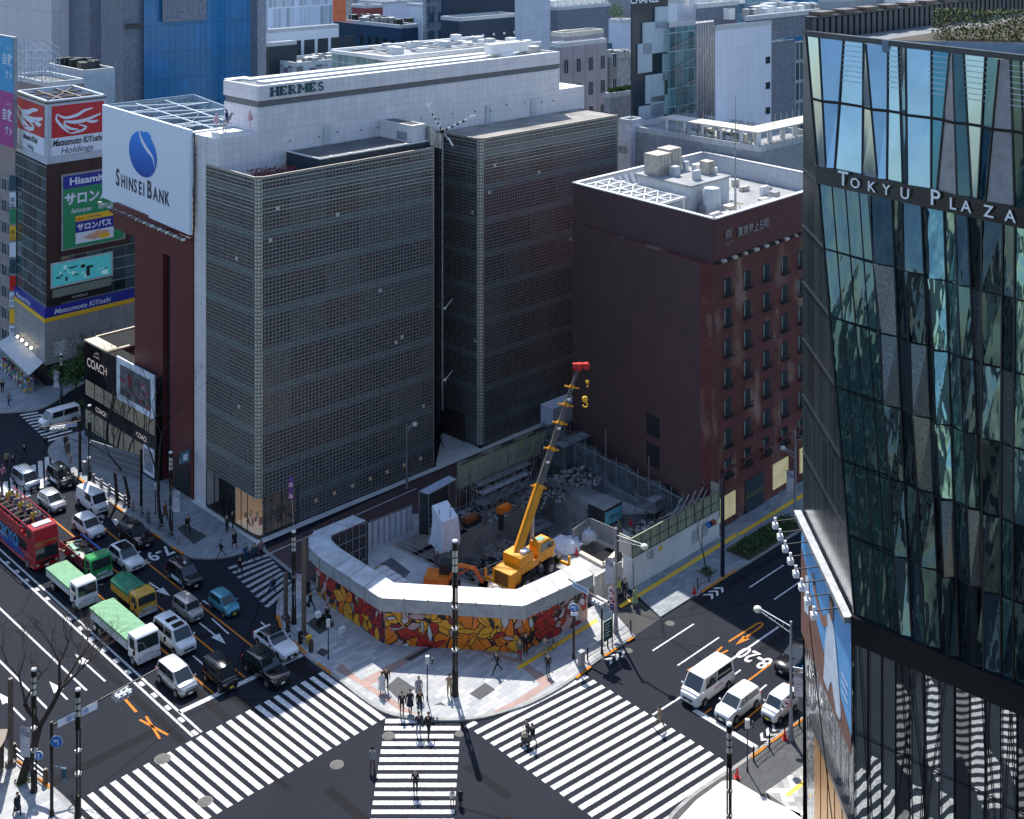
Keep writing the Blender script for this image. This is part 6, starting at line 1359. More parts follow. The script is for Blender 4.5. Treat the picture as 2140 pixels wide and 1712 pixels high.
for k in range(5):q=h0+dB*(L-1.5-k*1.2)+dA*1.2;b.tube(q,q+V(0,0,4.2+k%2),.05);b.tube(q+V(0,0,3.8),q+dB*1.6+V(0,0,5.2),.05);b.tube(q+V(0,0,4.2),q+dA*1.6+V(0,0,3.2),.05)
b.build('tubes',M['steel'],tube_t)
# meshed scaffold tower in the pit
def scaff(name,px,z0,w_,d_,h_,lab,mesh=True,lev=4):
 o=G(*px,z0);t=thing(name,o,lab,'scaffold');b=MB()
 nx=max(2,int(w_/1.8));ny=max(2,int(d_/1.8))
 for i in range(nx+1):
  for j in range(ny+1):
   p=o+dB*(i*w_/nx)+dA*(j*d_/ny);b.tube(p,p+V(0,0,h_+rnd.uniform(0,.6)),.05,n=6)
 for k in range(1,lev+1):
  z=h_*k/lev
  for i in range(nx+1):b.tube(o+dB*(i*w_/nx)+V(0,0,z),o+dB*(i*w_/nx)+dA*d_+V(0,0,z),.04,n=6)
  for j in range(ny+1):b.tube(o+dA*(j*d_/ny)+V(0,0,z),o+dA*(j*d_/ny)+dB*w_+V(0,0,z),.04,n=6)
  for i in range(nx):b.tube(o+dB*(i*w_/nx)+V(0,0,z-h_/lev),o+dB*((i+1)*w_/nx)+V(0,0,z),.03,n=6)
 b.build('tubes',M['steel'],t)
 b=MB()
 for k in range(1,lev+1):z=h_*k/lev-.15;b.obox(o,dB,dA,.1,w_-.1,d_*.1,d_*(.9 if k%2 else.5),z,z+.06)
 b.build('decks',M['grey'],t)
 if mesh:
  b=MB();b.quad(o-dA*.06,o+dB*w_-dA*.06,o+dB*w_+V(0,0,h_)-dA*.06,o+V(0,0,h_)-dA*.06);b.quad(o+dA*d_-dB*.06,o-dB*.06,o-dB*.06+V(0,0,h_),o+dA*d_-dB*.06+V(0,0,h_));n2=NT('site_netting');n2.put(n2.b.inputs['Alpha'],.55);b.build('netting',n2.done((.09,.11,.11),.8),t)
 return t
scaff('scaffold_tower',(1180,1098),-4.5,5.4,3.6,8.6,'tall netted scaffold tower standing in the back corner of the pit')
scaff('scaffold_tower',(1125,1110),-4.5,2.4,3.0,4.4,'lower open scaffold bay beside the netted tower',False,3)
scaff('scaffold_bay',(1368,1095),0,4.2,2.6,2.2,'low scaffold bay over rubble behind the white street hoarding',False,2)
scaff('scaffold_tower',(1228,1085),-4.5,4.2,2.6,7.2,'netted scaffold tower to the right of the taller one at the back of the pit')
scaff('scaffold_bay',(1010,1082),0,7.2,1.8,2.4,'open scaffold bay along the foot of the olive fence',False,2)
scaff('work_platform',(1120,1150),-4.5,3,2.4,1.8,'small steel work platform on the pit floor',False,1)
def rubble(name,px,z0,r_,n_,lab,mats_,sz=(.15,.5),cat='rubble',flatn=.5):
 b=MB()
 for k in range(n_):
  a=rnd.uniform(0,6.28);rr=r_*math.sqrt(rnd.random());o=G(*px,z0);h_=max(0,(1-rr/r_))*r_*flatn;s=rnd.uniform(*sz)
  c=o+V(rr*math.cos(a),rr*math.sin(a)*.8,rnd.uniform(0,h_)+s*.3);b.box(c,(s*rnd.uniform(.6,1.6),s*rnd.uniform(.5,1.2),s*rnd.uniform(.3,.9)),rnd.uniform(0,3),k%len(mats_))
 return tag(b.build(name,mats_),lab,cat,kind='stuff')
rubble('rebar_heap',(1035,1195),-4.5,3.2,260,'dark tangled heap of scrap on the pit floor left of the crane',[M['dark'],M['grey']],(.1,.35),'scrap')
rubble('rubble_heap',(1052,1155),-4.5,2.4,200,'pale pinkish rubble heap on the pit floor behind the crane boom',[mat('pale_rubble',(.5,.42,.36),.9),M['concrete']],(.2,.6))
rubble('rubble_heap',(1215,1000),1.2,3.0,420,'broken concrete and debris on the ledge at the back of the pit',[M['concrete'],M['grey'],M['brown']],(.08,.3))
rubble('rubble_heap',(1400,1118),0,4.2,420,'rough concrete rubble behind the white street hoarding',[M['concrete'],M['brown'],M['grey']],(.1,.38),flatn=.15)
rubble('rubble_heap',(770,1195),0,1.3,90,'small heap of timber and pale debris by the left canopy',[M['wood'],M['cream'],M['lgrey']],(.15,.5))
rubble('rubble_heap',(1000,1075),0,3.0,180,'debris and bags along the far pit edge',[M['concrete'],M['grey'],M['dark']],(.1,.32),flatn=.2)
rubble('rubble_heap',(1110,1032),0,4.2,260,'debris and planks on the ledge below the olive fence',[M['concrete'],M['grey'],M['brown']],(.1,.35),flatn=.2)
# remaining pit structures
b=MB()
for(px,s,h_)in(((985,1120),(2.2,1.2),5.2),((1150,1060),(1.6,1.3),6.0),((1245,1085),(1.5,1.0),5.5),((1060,1085),(3.5,.8),4.8),((870,1185),(1.2,.8),4.0)):
 o=G(*px,-4.5);b=MB();b.obox(o,dB,dA,0,s[0],0,s[1],0,h_);b.add([o+V(0,0,h_),o+dB*s[0]+V(0,0,h_),o+dB*s[0]*.5+dA*s[1]*.5+V(0,0,h_+.4)],[(0,1,2)])
 tag(b.build('concrete_stub',M['concrete']),{985:'broken concrete wall stub below the white tarpaulin',1150:'broken concrete pier left of the netted scaffold tower',1245:'concrete pier right of the netted scaffold tower',1060:'long stained concrete wall piece at the far side of the pit',870:'short concrete block at the left corner of the pit'}[px[0]],'concrete remnant')
pb=MB()
for k in range(26):
 i=k%len(PIT);a=PIT[i];c=PIT[(i+1)%len(PIT)];q=a.lerp(c,rnd.random());pb.tube(q,q+V(0,0,1.1),.03,n=5)
for i in range(len(PIT)):a,c=PIT[i],PIT[(i+1)%len(PIT)];pb.tube(a+V(0,0,1.1),c+V(0,0,1.1),.025,n=5);pb.tube(a+V(0,0,.6),c+V(0,0,.6),.02,n=5)
tag(pb.build('pit_handrail',M['steel']),'thin steel handrail round the edge of the excavation','handrail')
hr=MB()
for i in range(4):a,c=HOLE2[i],HOLE2[(i+1)%4];hr.beam(a+V(0,0,.15),c+V(0,0,.15),.5,.3)
tag(hr.build('opening_frame',M['cream']),'pale frame round the black square shaft opening behind the white hoarding','frame')
b=MB();a,c=HOLE2[0],HOLE2[1]
b.beam(a+V(0,0,1.1),c+V(0,0,1.1),.06,1.9);b.beam(c+V(0,0,1.1),HOLE2[2]+V(0,0,1.1),.06,1.9);tag(b.build('shaft_screen',M['grey']),'grey sheet screen round the back of the square shaft','screen')
b=MB();o=G(1300,1192);b.quad(o,o+dB*1.2+dA*1.6,o+dB*1.2+dA*1.6+V(0,0,4.3),o+V(0,0,4.3));b.quad(o-dB*1.0,o,o+V(0,0,4.3),o-dB*1.0+V(0,0,4.1));tag(b.build('dark_curtain',MESH),'dark fabric curtain hanging beside the white hoarding corner','curtain')
# gate panels right of the mural
b=MB();a0,a1=G(1243,1272),G(1300,1238);gt=thing('white_gate',a0,'row of white ribbed gate panels between the mural and the white hoarding','gate')
for k in range(5):a=a0.lerp(a1,k/5);c=a0.lerp(a1,(k+.9)/5);b=MB();b.beam(a+V(0,0,1.5),c+V(0,0,1.5),.12,2.9);b.build('gate_panel',M['cream'],gt)
# pale steel deck plates and boards at the left of the slab
for k,(px,lb)in enumerate((((775,1240),'stack of pale steel sheets on the site slab beneath the canopy'),((815,1225),'tilted pale steel sheet on the site slab'))):
 o=G(*px);b=MB()
 for j in range(5):b.obox(o,dB,dA,-.2+j*.05,1.4,-1.9+j*.9,-1.1+j*.9,.1,.35+.05*j)
 tag(b.build('steel_sheets',M['white']),lb,'steel sheets')
# white sacks / tarps
for px,lb,s in(((1183,1150),'crumpled white tarpaulin heap behind the crane',1.5),((1222,1128),'white bagged bundle next to the tarpaulin heap',1.2),((1150,1225),'pile of timber and sacks in front of the crane',.9)):
 b=MB();b.ball(G(*px)+V(0,0,.4),s,0,12,(1.1,.8,.65),.16);tag(b.build('tarpaulin_heap',M['signw']if s>1 else M['wood']),lb,'tarpaulin')
gn=thing('generator',G(1278,1105),'black and light blue site generator box on the slab','generator');b=MB();o=G(1262,1110);b.obox(o,dB,dA,0,2.9,0,2.2,.2,2.1,0,1);b.build('body',[mat('gen_black',(.03,.035,.04),.5),M['grey']],gn,bevel=.05);b=MB();b.obox(o,dB,dA,.15,2.8,-.05,0,.4,1.8);b.build('side_panel',mat('gen_cyan',(.12,.42,.55),.4),gn);b=MB();text(b,FR(o-dA*.06,dB,UP),'YAMA',.6,1.5,.9,.02,0,'CENTER');b.build('mark',M['ink'],gn)
b=MB()
for k in range(7):q=G(1035-40*math.sin(k),1085+3*k);
bo=thing('orange_machine',G(1047,1078),'small orange machine under the olive fence','machine');o=G(1047,1082,1.2);b=MB();b.obox(o,dB,dA,0,1.5,0,.7,.3,.9);b.build('body',M['orange'],bo,bevel=.05);b=MB();b.tube(o+V(0,0,.3),o+V(0,0,-1.2),.3);b.build('stand',M['dark'],bo)
bo=thing('orange_machine',G(975,1112),'low orange pump on the far pit ledge','machine');o=G(975,1098,.6);b=MB();b.obox(o,dB,dA,0,1.6,0,.7,.1,.6);b.build('body',mat('rust_orange',(.28,.09,.03),.6),bo,bevel=.05);b=MB();b.obox(o,dB,dA,.2,2.2,.1,.9,-.5,.1);b.build('base',M['dark'],bo)
b=MB();b.box(G(1075,1160,-3.5)+V(0,0,.3),(.5,.5,.6));
# traffic cones
def cone(px,lab,z=0.0):
 t=thing('traffic_cone',G(*px,z),lab,'traffic cone','red traffic cones');o=G(*px,z);b=MB();b.lathe(o,[(.16,.04),(.12,.3),(.04,.72)],10);b.build('cone',M['red'],t);b=MB();b.box(o+V(0,0,.02),(.42,.42,.04));b.build('base',M['red'],t)
for px,lb,z in(((1451,1240),'red traffic cone at the kerb near the cycle chevrons',.13),((1540,1625),'red traffic cone on the pale paving corner',.13),((1640,1545),'red traffic cone behind the guard rail beside the lamp post',.13),((753,1165),'red traffic cone at the corner of the mesh gate',0),((1165,1150),'red traffic cone right of the crane',0),((1318,1098),'red traffic cone beside the generator',0),((1205,1160),'red traffic cone at the shaft edge',0),((1290,1155),'red traffic cone by the dark curtain',0)):cone(px,lb,z)
# green railings in front of the crane
b=MB()
for k in range(4):q=G(1030+14*k,1248-.5*k);b.tube(q,q+V(0,0,1),.05,n=6)
for z in(.4,.7,1.0):b.tube(G(1030,1248)+V(0,0,z),G(1072,1246)+V(0,0,z),.03,n=6)
tag(b.build('barrier_rail',M['green']),'short green and silver barrier rail in front of the crane','barrier')
# ---------------- crane ----------------
cr=thing('mobile_crane',G(1105,1200),'yellow mobile crane with a raised black telescopic boom and red tip','crane')
o=G(1100,1212);cu=(dB*.96+dA*.1).normalized();cv_=V(-cu.y,cu.x,0)
def CP(a,b_,z):return o+cu*a+cv_*b_+V(0,0,z)
b=MB();b.obox(o,cu,cv_,-2.6,3.6,-1.0,1.0,.75,1.35);b.obox(o,cu,cv_,-2.9,-2.5,-1.3,1.3,.6,1.1);b.obox(o,cu,cv_,3.3,3.9,-1.3,1.3,.6,1.2);b.build('carrier',M['black'],cr)
b=MB();b.obox(o,cu,cv_,-3.7,-2.1,-1.1,1.1,.9,2.3);b.build('engine_cover',M['yellow'],cr,bevel=.25)
b=MB();
for k in range(7):b.obox(o,cu,cv_,-3.74,-3.7,-.8,.8,1.1+k*.16,1.18+k*.16)
b.build('grille',M['dark'],cr)
for a in(-1.6,2.1):
 for s in(-1,1):
  c=CP(a,s*1.15,.75);w_=MB();w_.tube(c-cv_*.25,c+cv_*.25,.72,.72,20);wo=w_.build('wheel',M['rubber'],cr);w_=MB();w_.tube(c-cv_*.28,c+cv_*.28,.34,.34,14);w_.build('rim',M['grey'],wo)
for a in(-3.2,3.6):
 for s in(-1,1):
  w_=MB();w_.beam(CP(a,s*1.0,.8),CP(a,s*2.4,.8),.25);w_.tube(CP(a,s*2.4,.15),CP(a,s*2.4,1.6),.13);w_.lathe(CP(a,s*2.4,0),[(.35,0),(.35,.12)],12);w_.build('outrigger',M['yellow'],cr)
b=MB();b.lathe(CP(-.2,0,1.3),[(1.0,0),(1.0,.3)],20);b.build('turntable',M['dark'],cr)
b=MB();b.obox(o,cu,cv_,-2.0,2.9,-1.1,1.1,1.65,2.3);b.obox(o,cu,cv_,-2.2,-.2,-1.05,1.05,2.3,3.2);b.build('upper_deck',M['yellow'],cr,bevel=.15)
b=MB();prof=[(.4,2.3),(3.3,2.2),(3.0,2.9),(2.2,3.55),(.6,3.6),(.4,3.2)]
pts=[CP(a,-1.1,z)for a,z in prof]+[CP(a,.0,z)for a,z in prof];nn_=len(prof);b.add(pts,[tuple(range(nn_)),tuple(range(2*nn_-1,nn_-1,-1))]+[(i,nn_+i,nn_+(i+1)%nn_,(i+1)%nn_)for i in range(nn_)]);b.build('cab',M['yellow'],cr,merge=True,bevel=.06)
b=MB();fr=FR(CP(0,-1.12,0),cu,UP);flat(b,fr,[(.8,2.65),(2.9,2.55),(2.75,2.9),(2.1,3.35),(.9,3.35)],.01);b.build('cab_window',M['cgl'],cr)
b=MB();b.quad(CP(3.02,-1.0,2.92),CP(3.02,-.1,2.92),CP(2.28,-.1,3.52),CP(2.28,-1,3.52));b.quad(CP(.9,-.95,3.63),CP(1.8,-.95,3.62),CP(1.8,-.2,3.62),CP(.9,-.2,3.63));b.build('windscreen',mat('pale_green_glass',(.3,.5,.42),.15),cr)
b=MB();b.box(CP(.0,-.6,3.35)-cu*1,(.9,.5,.25),math.atan2(cu.y,cu.x));b.build('top_case',M['signw'],cr)
bp0=CP(-1.4,.2,2.6);tipY=127.5;bt=D(1207,772,tipY);bd_=(bt-bp0);bl_=bd_.length;bd_.normalize()
segs_=[(0,.36,.95,1),(.36,.56,.72,0),(.56,.70,.6,0),(.70,.8,.52,0),(.8,.9,.44,0),(.9,1.0,.36,0)]
sidev=bd_.cross(V(0,1,0)).normalized()
for k,(a,c,wdt,ye)in enumerate(segs_):
 b=MB();b.beam(bp0+bd_*(bl_*a),bp0+bd_*(bl_*c),wdt*.82,wdt,0,V(0,1,0));b.build('boom_section',M['yellow']if ye else mat('boom_dark',(.13,.12,.11),.45),cr,bevel=.04)
 if k>0:
  q=bp0+bd_*(bl_*a);b=MB();b.beam(q-bd_*.18,q+bd_*.18,wdt*1.15,wdt*1.25,0,V(0,1,0));b.tube(q-V(.75,0,-.1),q+V(.75,0,-.15),.1);b.build('boom_collar',M['yellow'],cr)
for k in range(1,6):
 q=bp0+bd_*(bl_*(.3+.12*k));b=MB()
b=MB()
for k,f in enumerate((.5,.68,.84)):q=bp0+bd_*(bl_*f)-V(0,.5,0);b.box(q,(.35,.05,.18));
b.build('boom_marks',M['signw'],cr)
b=MB();fr=FR(bp0+bd_*(bl_*.14)-V(0,.42,0),bd_,-sidev if sidev.x>0 else sidev);b.add([],[]);
for k in range(5):b.box(bp0+bd_*(bl_*(.12+k*.03))-V(0,.42,0),(.22,.06,.3),0)
b.build('boom_letters',M['brown'],cr)
b=MB();b.beam(bt-bd_*.2,bt+bd_*.5,.6,.55,0,V(0,1,0));b.beam(bt+V(-.5,0,.4),bt+V(1.1,0,.45),.4);b.tube(bt+V(.9,-.3,.35),bt+V(.9,.3,.35),.33);b.tube(bt+V(.2,-.3,.35),bt+V(.2,.3,.35),.3);b.build('boom_head',M['red'],cr)
b=MB()
for dx,ln in((1.0,1.3),(.75,2.9)):b.tube(bt+V(dx,0,.2),bt+V(dx,0,-ln),.03,n=5)
b.tube(bp0+V(0,-.6,.8),bt+V(0,-.4,.3),.025,n=5);b.build('cable',M['dark'],cr)
b=MB();q=bt+V(.75,0,-2.9);b.tube(q-V(0,.16,.15),q+V(0,.16,-.15),.3);b.path([q+V(0,0,-.4),q+V(.28,0,-.65),q+V(.2,0,-.95),q+V(-.1,0,-.95),q+V(-.2,0,-.75)],.08,6);q=bt+V(1.0,0,-1.3);b.ball(q,.2);b.path([q+V(0,0,-.2),q+V(.1,0,-.4),q+V(-.05,0,-.5)],.05,5);b.build('hook_block',M['yel'],cr)
b=MB();b.tube(CP(.9,.1,2.4),bp0+bd_*(bl_*.27),.2,.2,10);b.build('lift_cylinder',M['steel'],cr)
# ---------------- excavator ----------------
ex=thing('excavator',G(940,1232),'small orange tracked excavator with bent arm behind the white canopy','excavator');o=G(925,1238);eu=V(.98,-.15,0).normalized();ev=V(-eu.y,eu.x,0)
def EP(a,b_,z):return o+eu*a+ev*b_+V(0,0,z)
for s in(-1,1):
 b=MB();b.obox(o,eu,ev,-1.5,1.5,s*.95-.22,s*.95+.22,.05,.7);b.build('track',M['rubber'],ex,bevel=.15)
b=MB();b.obox(o,eu,ev,-1.6,.6,-1.0,1.0,.85,1.7);b.build('body',M['orange'],ex,bevel=.15)
b=MB();b.obox(o,eu,ev,-.3,.7,-.1,.95,1.7,2.6);b.obox(o,eu,ev,-.4,.8,-.2,1.05,2.6,2.68);b.build('canopy_frame',M['dark'],ex)
b=MB();b.path([EP(.6,0,1.4),EP(1.6,0,2.7),EP(3.0,0,2.5)],.2,8);b.build('boom',M['orange'],ex);b=MB();b.path([EP(3.0,0,2.6),EP(3.8,0,1.2)],[.22,.15],8);b.tube(EP(1.2,0,1.6),EP(2.3,0,2.3),.09);b.build('arm',mat('orange_red',(.65,.12,.02),.5),ex)
b=MB();b.add([EP(3.5,-.5,1.2),EP(4.3,-.5,1.1),EP(4.2,-.5,.3),EP(3.6,-.5,.25),EP(3.5,.5,1.2),EP(4.3,.5,1.1),EP(4.2,.5,.3),EP(3.6,.5,.25)],[(0,1,2,3),(7,6,5,4),(0,3,7,4),(3,2,6,7),(2,1,5,6)]);b.build('bucket',M['dark'],ex)
bk2=thing('loose_bucket',G(1002,1212),'grey excavator bucket lying on the slab edge','bucket');o2=G(1002,1218);b=MB();b.add([o2+V(-.5,-.4,.9),o2+V(.5,-.4,.9),o2+V(.6,-.4,.1),o2+V(-.3,-.4,0),o2+V(-.5,.5,.9),o2+V(.5,.5,.9),o2+V(.6,.5,.1),o2+V(-.3,.5,0)],[(0,1,2,3),(7,6,5,4),(0,3,7,4),(3,2,6,7),(2,1,5,6)]);b.build('shell',M['steel'],bk2)
# ---------------- vehicles ----------------
def paint(name,col,rough=.25,metal=.0):
 if name in _mc:return _mc[name]
 t=NT(name);c=t.mix(t.noise(t.obj(),.9,3),tuple(k*.88 for k in col),tuple(min(1,k*1.08)for k in col));t.done(c,t.math('ADD',t.math('MULTIPLY',t.noise(t.obj(),3,4),.12),rough-.05),metal,.5)
 t.b.inputs['Coat Weight'].default_value=.6;t.b.inputs['Coat Roughness'].default_value=.06;_mc[name]=t.m;return t.m
CARGL=NT('car_window_glass').done((.025,.035,.04),.04,.1,.9);TINT=NT('tinted_window').done((.008,.009,.011),.05,0,.8)
HEADL=mat('headlamp_lens',(.6,.63,.68),.1,.3,var=.1);PLATE=mat('number_plate',(.7,.7,.68),.5,var=.05);PLATEY=mat('kei_plate',(.75,.6,.05),.5,var=.05)
def place(root,front,d,L):
 p=G(*front)-d*(L/2);root.location=p;root.rotation_euler=(0,0,math.atan2(d.y,d.x));return root
def wheels(root,xs,hw,r,z=None):
 for x in xs:
  for s in(-1,1):
   b=MB();c=V(x,s*(hw-.1),r);b.tube(c-V(0,.11,0),c+V(0,.11,0),r,r,18);w_=b.build('wheel',M['rubber'],root);b=MB();c.y+=s*.03;b.tube(c-V(0,.1,0),c+V(0,.1,0),r*.6,r*.6,12);b.build('rim',M['steel'],w_)
def car(front,d,body,label,L=4.6,W=1.8,Ht=1.5,belt=.95,hood=.85,nose=.65,hx=.28,wx=.18,rf=.02,rr=-.36,rb=-.46,tail=.95,roofm=None,glassm=None,plate=None,hatch=False,cat='car',extra=None,trim=None,wr=.33,name='car',taper=.83,roofbox=None):
 """fractions of L from the centre: hx bonnet end / windscreen foot, rf roof front, rr roof rear, rb rear window foot"""
 root=thing(name,V(0,0,0),label,cat,'vehicles on the roads');hw=W/2
 st=[(L/2,nose*.82,.34*W,.3),(L/2-.06,nose,.42*W,.24),(L/2-.3,nose+(hood-nose)*.55,.475*W,.2),(L*(hx+.5)/2,hood,.495*W,.2),(L*hx,belt-.02,.5*W,.2),(0,belt,.5*W,.2),(L*rb,belt+.04 if rb<-.4 else belt+.02,.495*W,.2),(-L/2+.15,tail,.47*W,.26),(-L/2,tail*.9,.43*W,.34)]
 b=MB();vs=[];fs=[];nr=9
 for x,zt_,w_,zb_ in st:
  vs+=[V(x,-w_*.88,zb_),V(x,-w_,zb_+.18),V(x,-w_,zt_*.72),V(x,-w_*.93,zt_),V(x,0,zt_+.03),V(x,w_*.93,zt_),V(x,w_,zt_*.72),V(x,w_,zb_+.18),V(x,w_*.88,zb_)]
 for i in range(len(st)-1):
  for j in range(nr-1):fs.append((i*nr+j,i*nr+j+1,(i+1)*nr+j+1,(i+1)*nr+j))
  fs.append((i*nr+8,i*nr,(i+1)*nr,(i+1)*nr+8))
 fs+=[tuple(range(nr-1,-1,-1)),tuple((len(st)-1)*nr+j for j in range(nr))]
 b.add(vs,fs,0,sm=True)
 tw=hw*taper;bw=hw*.93;z0=belt-.03;q=[V(L*wx,0,z0),V(L*rf,0,Ht-.06),V(L*rr,0,Ht-.06),V(L*rb,0,z0+.04)]
 A=[V(p.x,-(tw if k in(1,2)else bw),p.z)for k,p in enumerate(q)];B=[V(p.x,-p.y,p.z)for p in A]
 b.add(A+B,[(0,1,2,3),(7,6,5,4),(0,4,5,1),(3,2,6,7)],0)
 b.build('body',body,root,merge=True,bevel=.03)
 b=MB();mx=(q[1].x+q[2].x)/2;rm=MB();rows=[(q[1].x+.02,Ht-.07,0),(q[1].x-.25,Ht-.015,.0),(mx,Ht+.01,0),(q[2].x+.2,Ht-.02,0),(q[2].x-.03,Ht-.08,0)];vs=[];fs=[]
 for x,z,_ in rows:vs+=[V(x,-tw-.015,z-.05),V(x,-tw*.86,z),V(x,0,z+.03),V(x,tw*.86,z),V(x,tw+.015,z-.05)]
 for i in range(4):
  for j in range(4):fs.append((i*5+j,i*5+j+1,(i+1)*5+j+1,(i+1)*5+j))
 rm.add(vs,fs,0,sm=True);rm.build('roof',roofm or body,root)
 gm_=glassm or CARGL
 def inq(a,b_,c,d_,m,off):
  cen=(a+b_+c+d_)/4;n=(b_-a).cross(d_-a).normalized();P=[cen+(p-cen)*m+n*off for p in(a,b_,c,d_)]
  return P
 def gq(nm,a,b_,c,d_,m=.9,off=.02,mm=None,sx=1):
  g=MB();P=inq(a,b_,c,d_,m,off);g.quad(*P);return g.build(nm,mm or CARGL,root)
 gq('windscreen',A[0],B[0],B[1],A[1],.9);gq('rear_window',B[3],A[3],A[2],B[2],.86,mm=gm_)
 for s,P in((-1,A),(1,B)):
  lo=lambda f:P[0].lerp(P[3],f)+V(0,0,.06);hi=lambda f:P[1].lerp(P[2],f)-V(0,0,.05)
  for f0,f1,g0,g1,mm in((.16,.46,.06,.42,CARGL),(.49,.93,.46,.92,gm_)):
   a,b_,c,d_=lo(f0),lo(f1),hi(g1),hi(g0)
   a2=[a,b_,c,d_]if s>0 else[b_,a,d_,c]
   n=V(0,s,.15)*.022;g=MB();pts_=[p+n for p in a2];g.quad(*(pts_ if s<0 else pts_));g.build('side_window',mm,root)
 for s in(-1,1):
  h=MB();zl=nose*.98;h.add([V(L/2-.02,s*W*.24,zl-.16),V(L/2-.2,s*W*.455,zl-.12),V(L/2-.3,s*W*.46,zl+.05),V(L/2-.08,s*W*.26,zl-.01)],[(0,1,2,3)if s>0 else(3,2,1,0)]);
  h.ball(V(L/2-.14,s*W*.36,zl-.08),.13,0,8,(.7,1.1,.6));h.build('headlight',HEADL,root)
  h=MB();h.box(V(-L/2+.06,s*W*.4,tail*.82),(.12,.22,.28));h.build('tail_light',M['red'],root)
  h=MB();h.ball(V(L*wx-.15,s*(hw+.1),belt+.06),.12,0,8,(.7,1,.8));h.build('mirror',trim or body,root)
 b=MB();b.box(V(L/2+.0,0,nose*.68),(.06,W*.5,.16));b.box(V(L/2-.02,0,.3),(.08,W*.66,.12));b.build('grille',M['black'],root)
 b=MB();b.box(V(L/2+.04,0,nose*.6-.06),(.03,.34,.17));b.build('number_plate',plate or PLATE,root)
 b=MB()
 for x in(L*.31,-L*.31):
  for s in(-1,1):c=V(x,s*hw*.985,wr+.02);b.tube(c-V(0,.03,0),c+V(0,.03,0),wr*1.16,wr*1.16,18)
 b.build('wheel_arches',M['black'],root);wheels(root,(L*.31,-L*.31),hw+.05,wr)
 if extra:extra(root,L,W,Ht,tw,hw,belt)
 return place(root,front,d,L)
FWD=-dA;SIL=paint('silver_paint',(.42,.43,.46),.25,.5);WHP=paint('white_car_paint',(.74,.75,.76));BKP=paint('black_car_paint',(.008,.009,.012),.15);GRP=paint('grey_blue_paint',(.22,.28,.36),.25,.4)
CYP=paint('turquoise_paint',(.08,.33,.42),.25,.3);BEI=paint('beige_paint',(.4,.38,.35),.3,.3);MAR=paint('maroon_paint',(.16,.02,.03));NVP=paint('navy_car_paint',(.02,.025,.05),.2,.2)
def taxi(root,L,W,Ht,tw,hw,belt):
 b=MB();b.box(V(.1,0,Ht+.09),(.3,.16,.12));b.build('roof_lamp',M['white'],root)
 for s in(-1,1):fr=FR(V(-.9 if s<0 else.9,s*(hw+.012),.42),V(1 if s<0 else-1,0,0),UP);b=MB();rect(b,fr,0,0,1.9,.36,.01,0);flat(b,fr,[(1.6+.15*math.cos(a),.18+.15*math.sin(a))for a in[k*.5 for k in range(12)]],.02,1);b.build('side_decal',[M['signw'],M['ink']],root)
def sunroof(root,L,W,Ht,tw,hw,belt):
 for x in(.55,-.55):b=MB();b.box(V(x,0,Ht+.045),(.6,1.0,.02));b.build('sunroof',TINT,root)
def bigroof(root,L,W,Ht,tw,hw,belt):
 b=MB();b.box(V(-.45,0,Ht+.03),(1.5,tw*1.5,.02));b.build('glass_roof',TINT,root)
def rails(root,L,W,Ht,tw,hw,belt):
 for s in(-1,1):b=MB();b.beam(V(L*.02,s*tw*.92,Ht+.06),V(-L*.33,s*tw*.92,Ht+.06),.05);b.build('roof_rail',M['steel'],root)
def ribs(root,L,W,Ht,tw,hw,belt):
 b=MB()
 for k in range(5):b.beam(V(L*.1,(k-2)*.28,Ht+.03),V(-L*.42,(k-2)*.28,Ht+.03),.04,.02)
 b.build('roof_ribs',BKP,root)
VAN=dict(hx=.40,wx=.40,rf=.27,rr=-.46,rb=-.49,wr=.33,taper=.88)
car((398,1458),FWD,SIL,'silver compact minivan with a pale roof waiting at the stop line',4.3,1.7,1.7,1.0,.95,.78,.33,.33,.13,-.42,-.47,1.05,paint('pale_silver',(.66,.67,.7),.25,.3),TINT)
car((484,1447),FWD,BKP,'small black box van with a ribbed roof at the stop line',3.4,1.48,1.9,1.05,.98,.85,plate=PLATEY,extra=ribs,**{**VAN,'wr':.27})
car((591,1438),FWD,BKP,'black sport utility car with a sunroof at the stop line nearest the kerb',4.9,1.9,1.68,1.0,.98,.85,.22,.2,.02,-.38,-.46,1.05,extra=sunroof)
car((610,1381),FWD,WHP,'white luxury coupe with a dark roof and bonnet behind the black sport utility car',4.75,1.84,1.38,.88,.85,.66,.22,.16,-.02,-.3,-.42,.95,BKP,TINT,trim=BKP)
car((395,1371),FWD,WHP,'large white minivan with two dark sunroofs beside the long green covered truck',4.9,1.85,1.9,1.1,1.0,.88,.34,.34,.2,-.44,-.48,1.1,None,TINT,extra=sunroof)
car((490,1291),FWD,CYP,'turquoise small hatchback with a yellow plate crossing near the side street',3.4,1.48,1.5,.95,.9,.7,.3,.27,.08,-.42,-.48,.95,plate=PLATEY,wr=.27)
car((414,1303),FWD,BEI,'boxy beige small car behind the large white minivan',3.4,1.48,1.58,1.0,.98,.85,.29,.27,.18,-.45,-.48,1.0,wr=.27)
car((410,1234),FWD,BKP,'black taxi with a white side decal ahead of the black estate',4.4,1.7,1.75,1.05,1.0,.82,.3,.27,.12,-.42,-.47,1.05,None,TINT,extra=taxi)
car((287,1197),FWD,WHP,'white sport utility car with a black glass roof beside the green cab truck',4.65,1.85,1.62,.98,.97,.82,.22,.2,.03,-.36,-.45,1.02,None,TINT,extra=bigroof)
car((308,1147),FWD,BKP,'black estate car close to the orange marked kerb',4.9,1.85,1.5,.93,.9,.72,.24,.2,.02,-.4,-.47,.98,None,TINT,extra=rails)
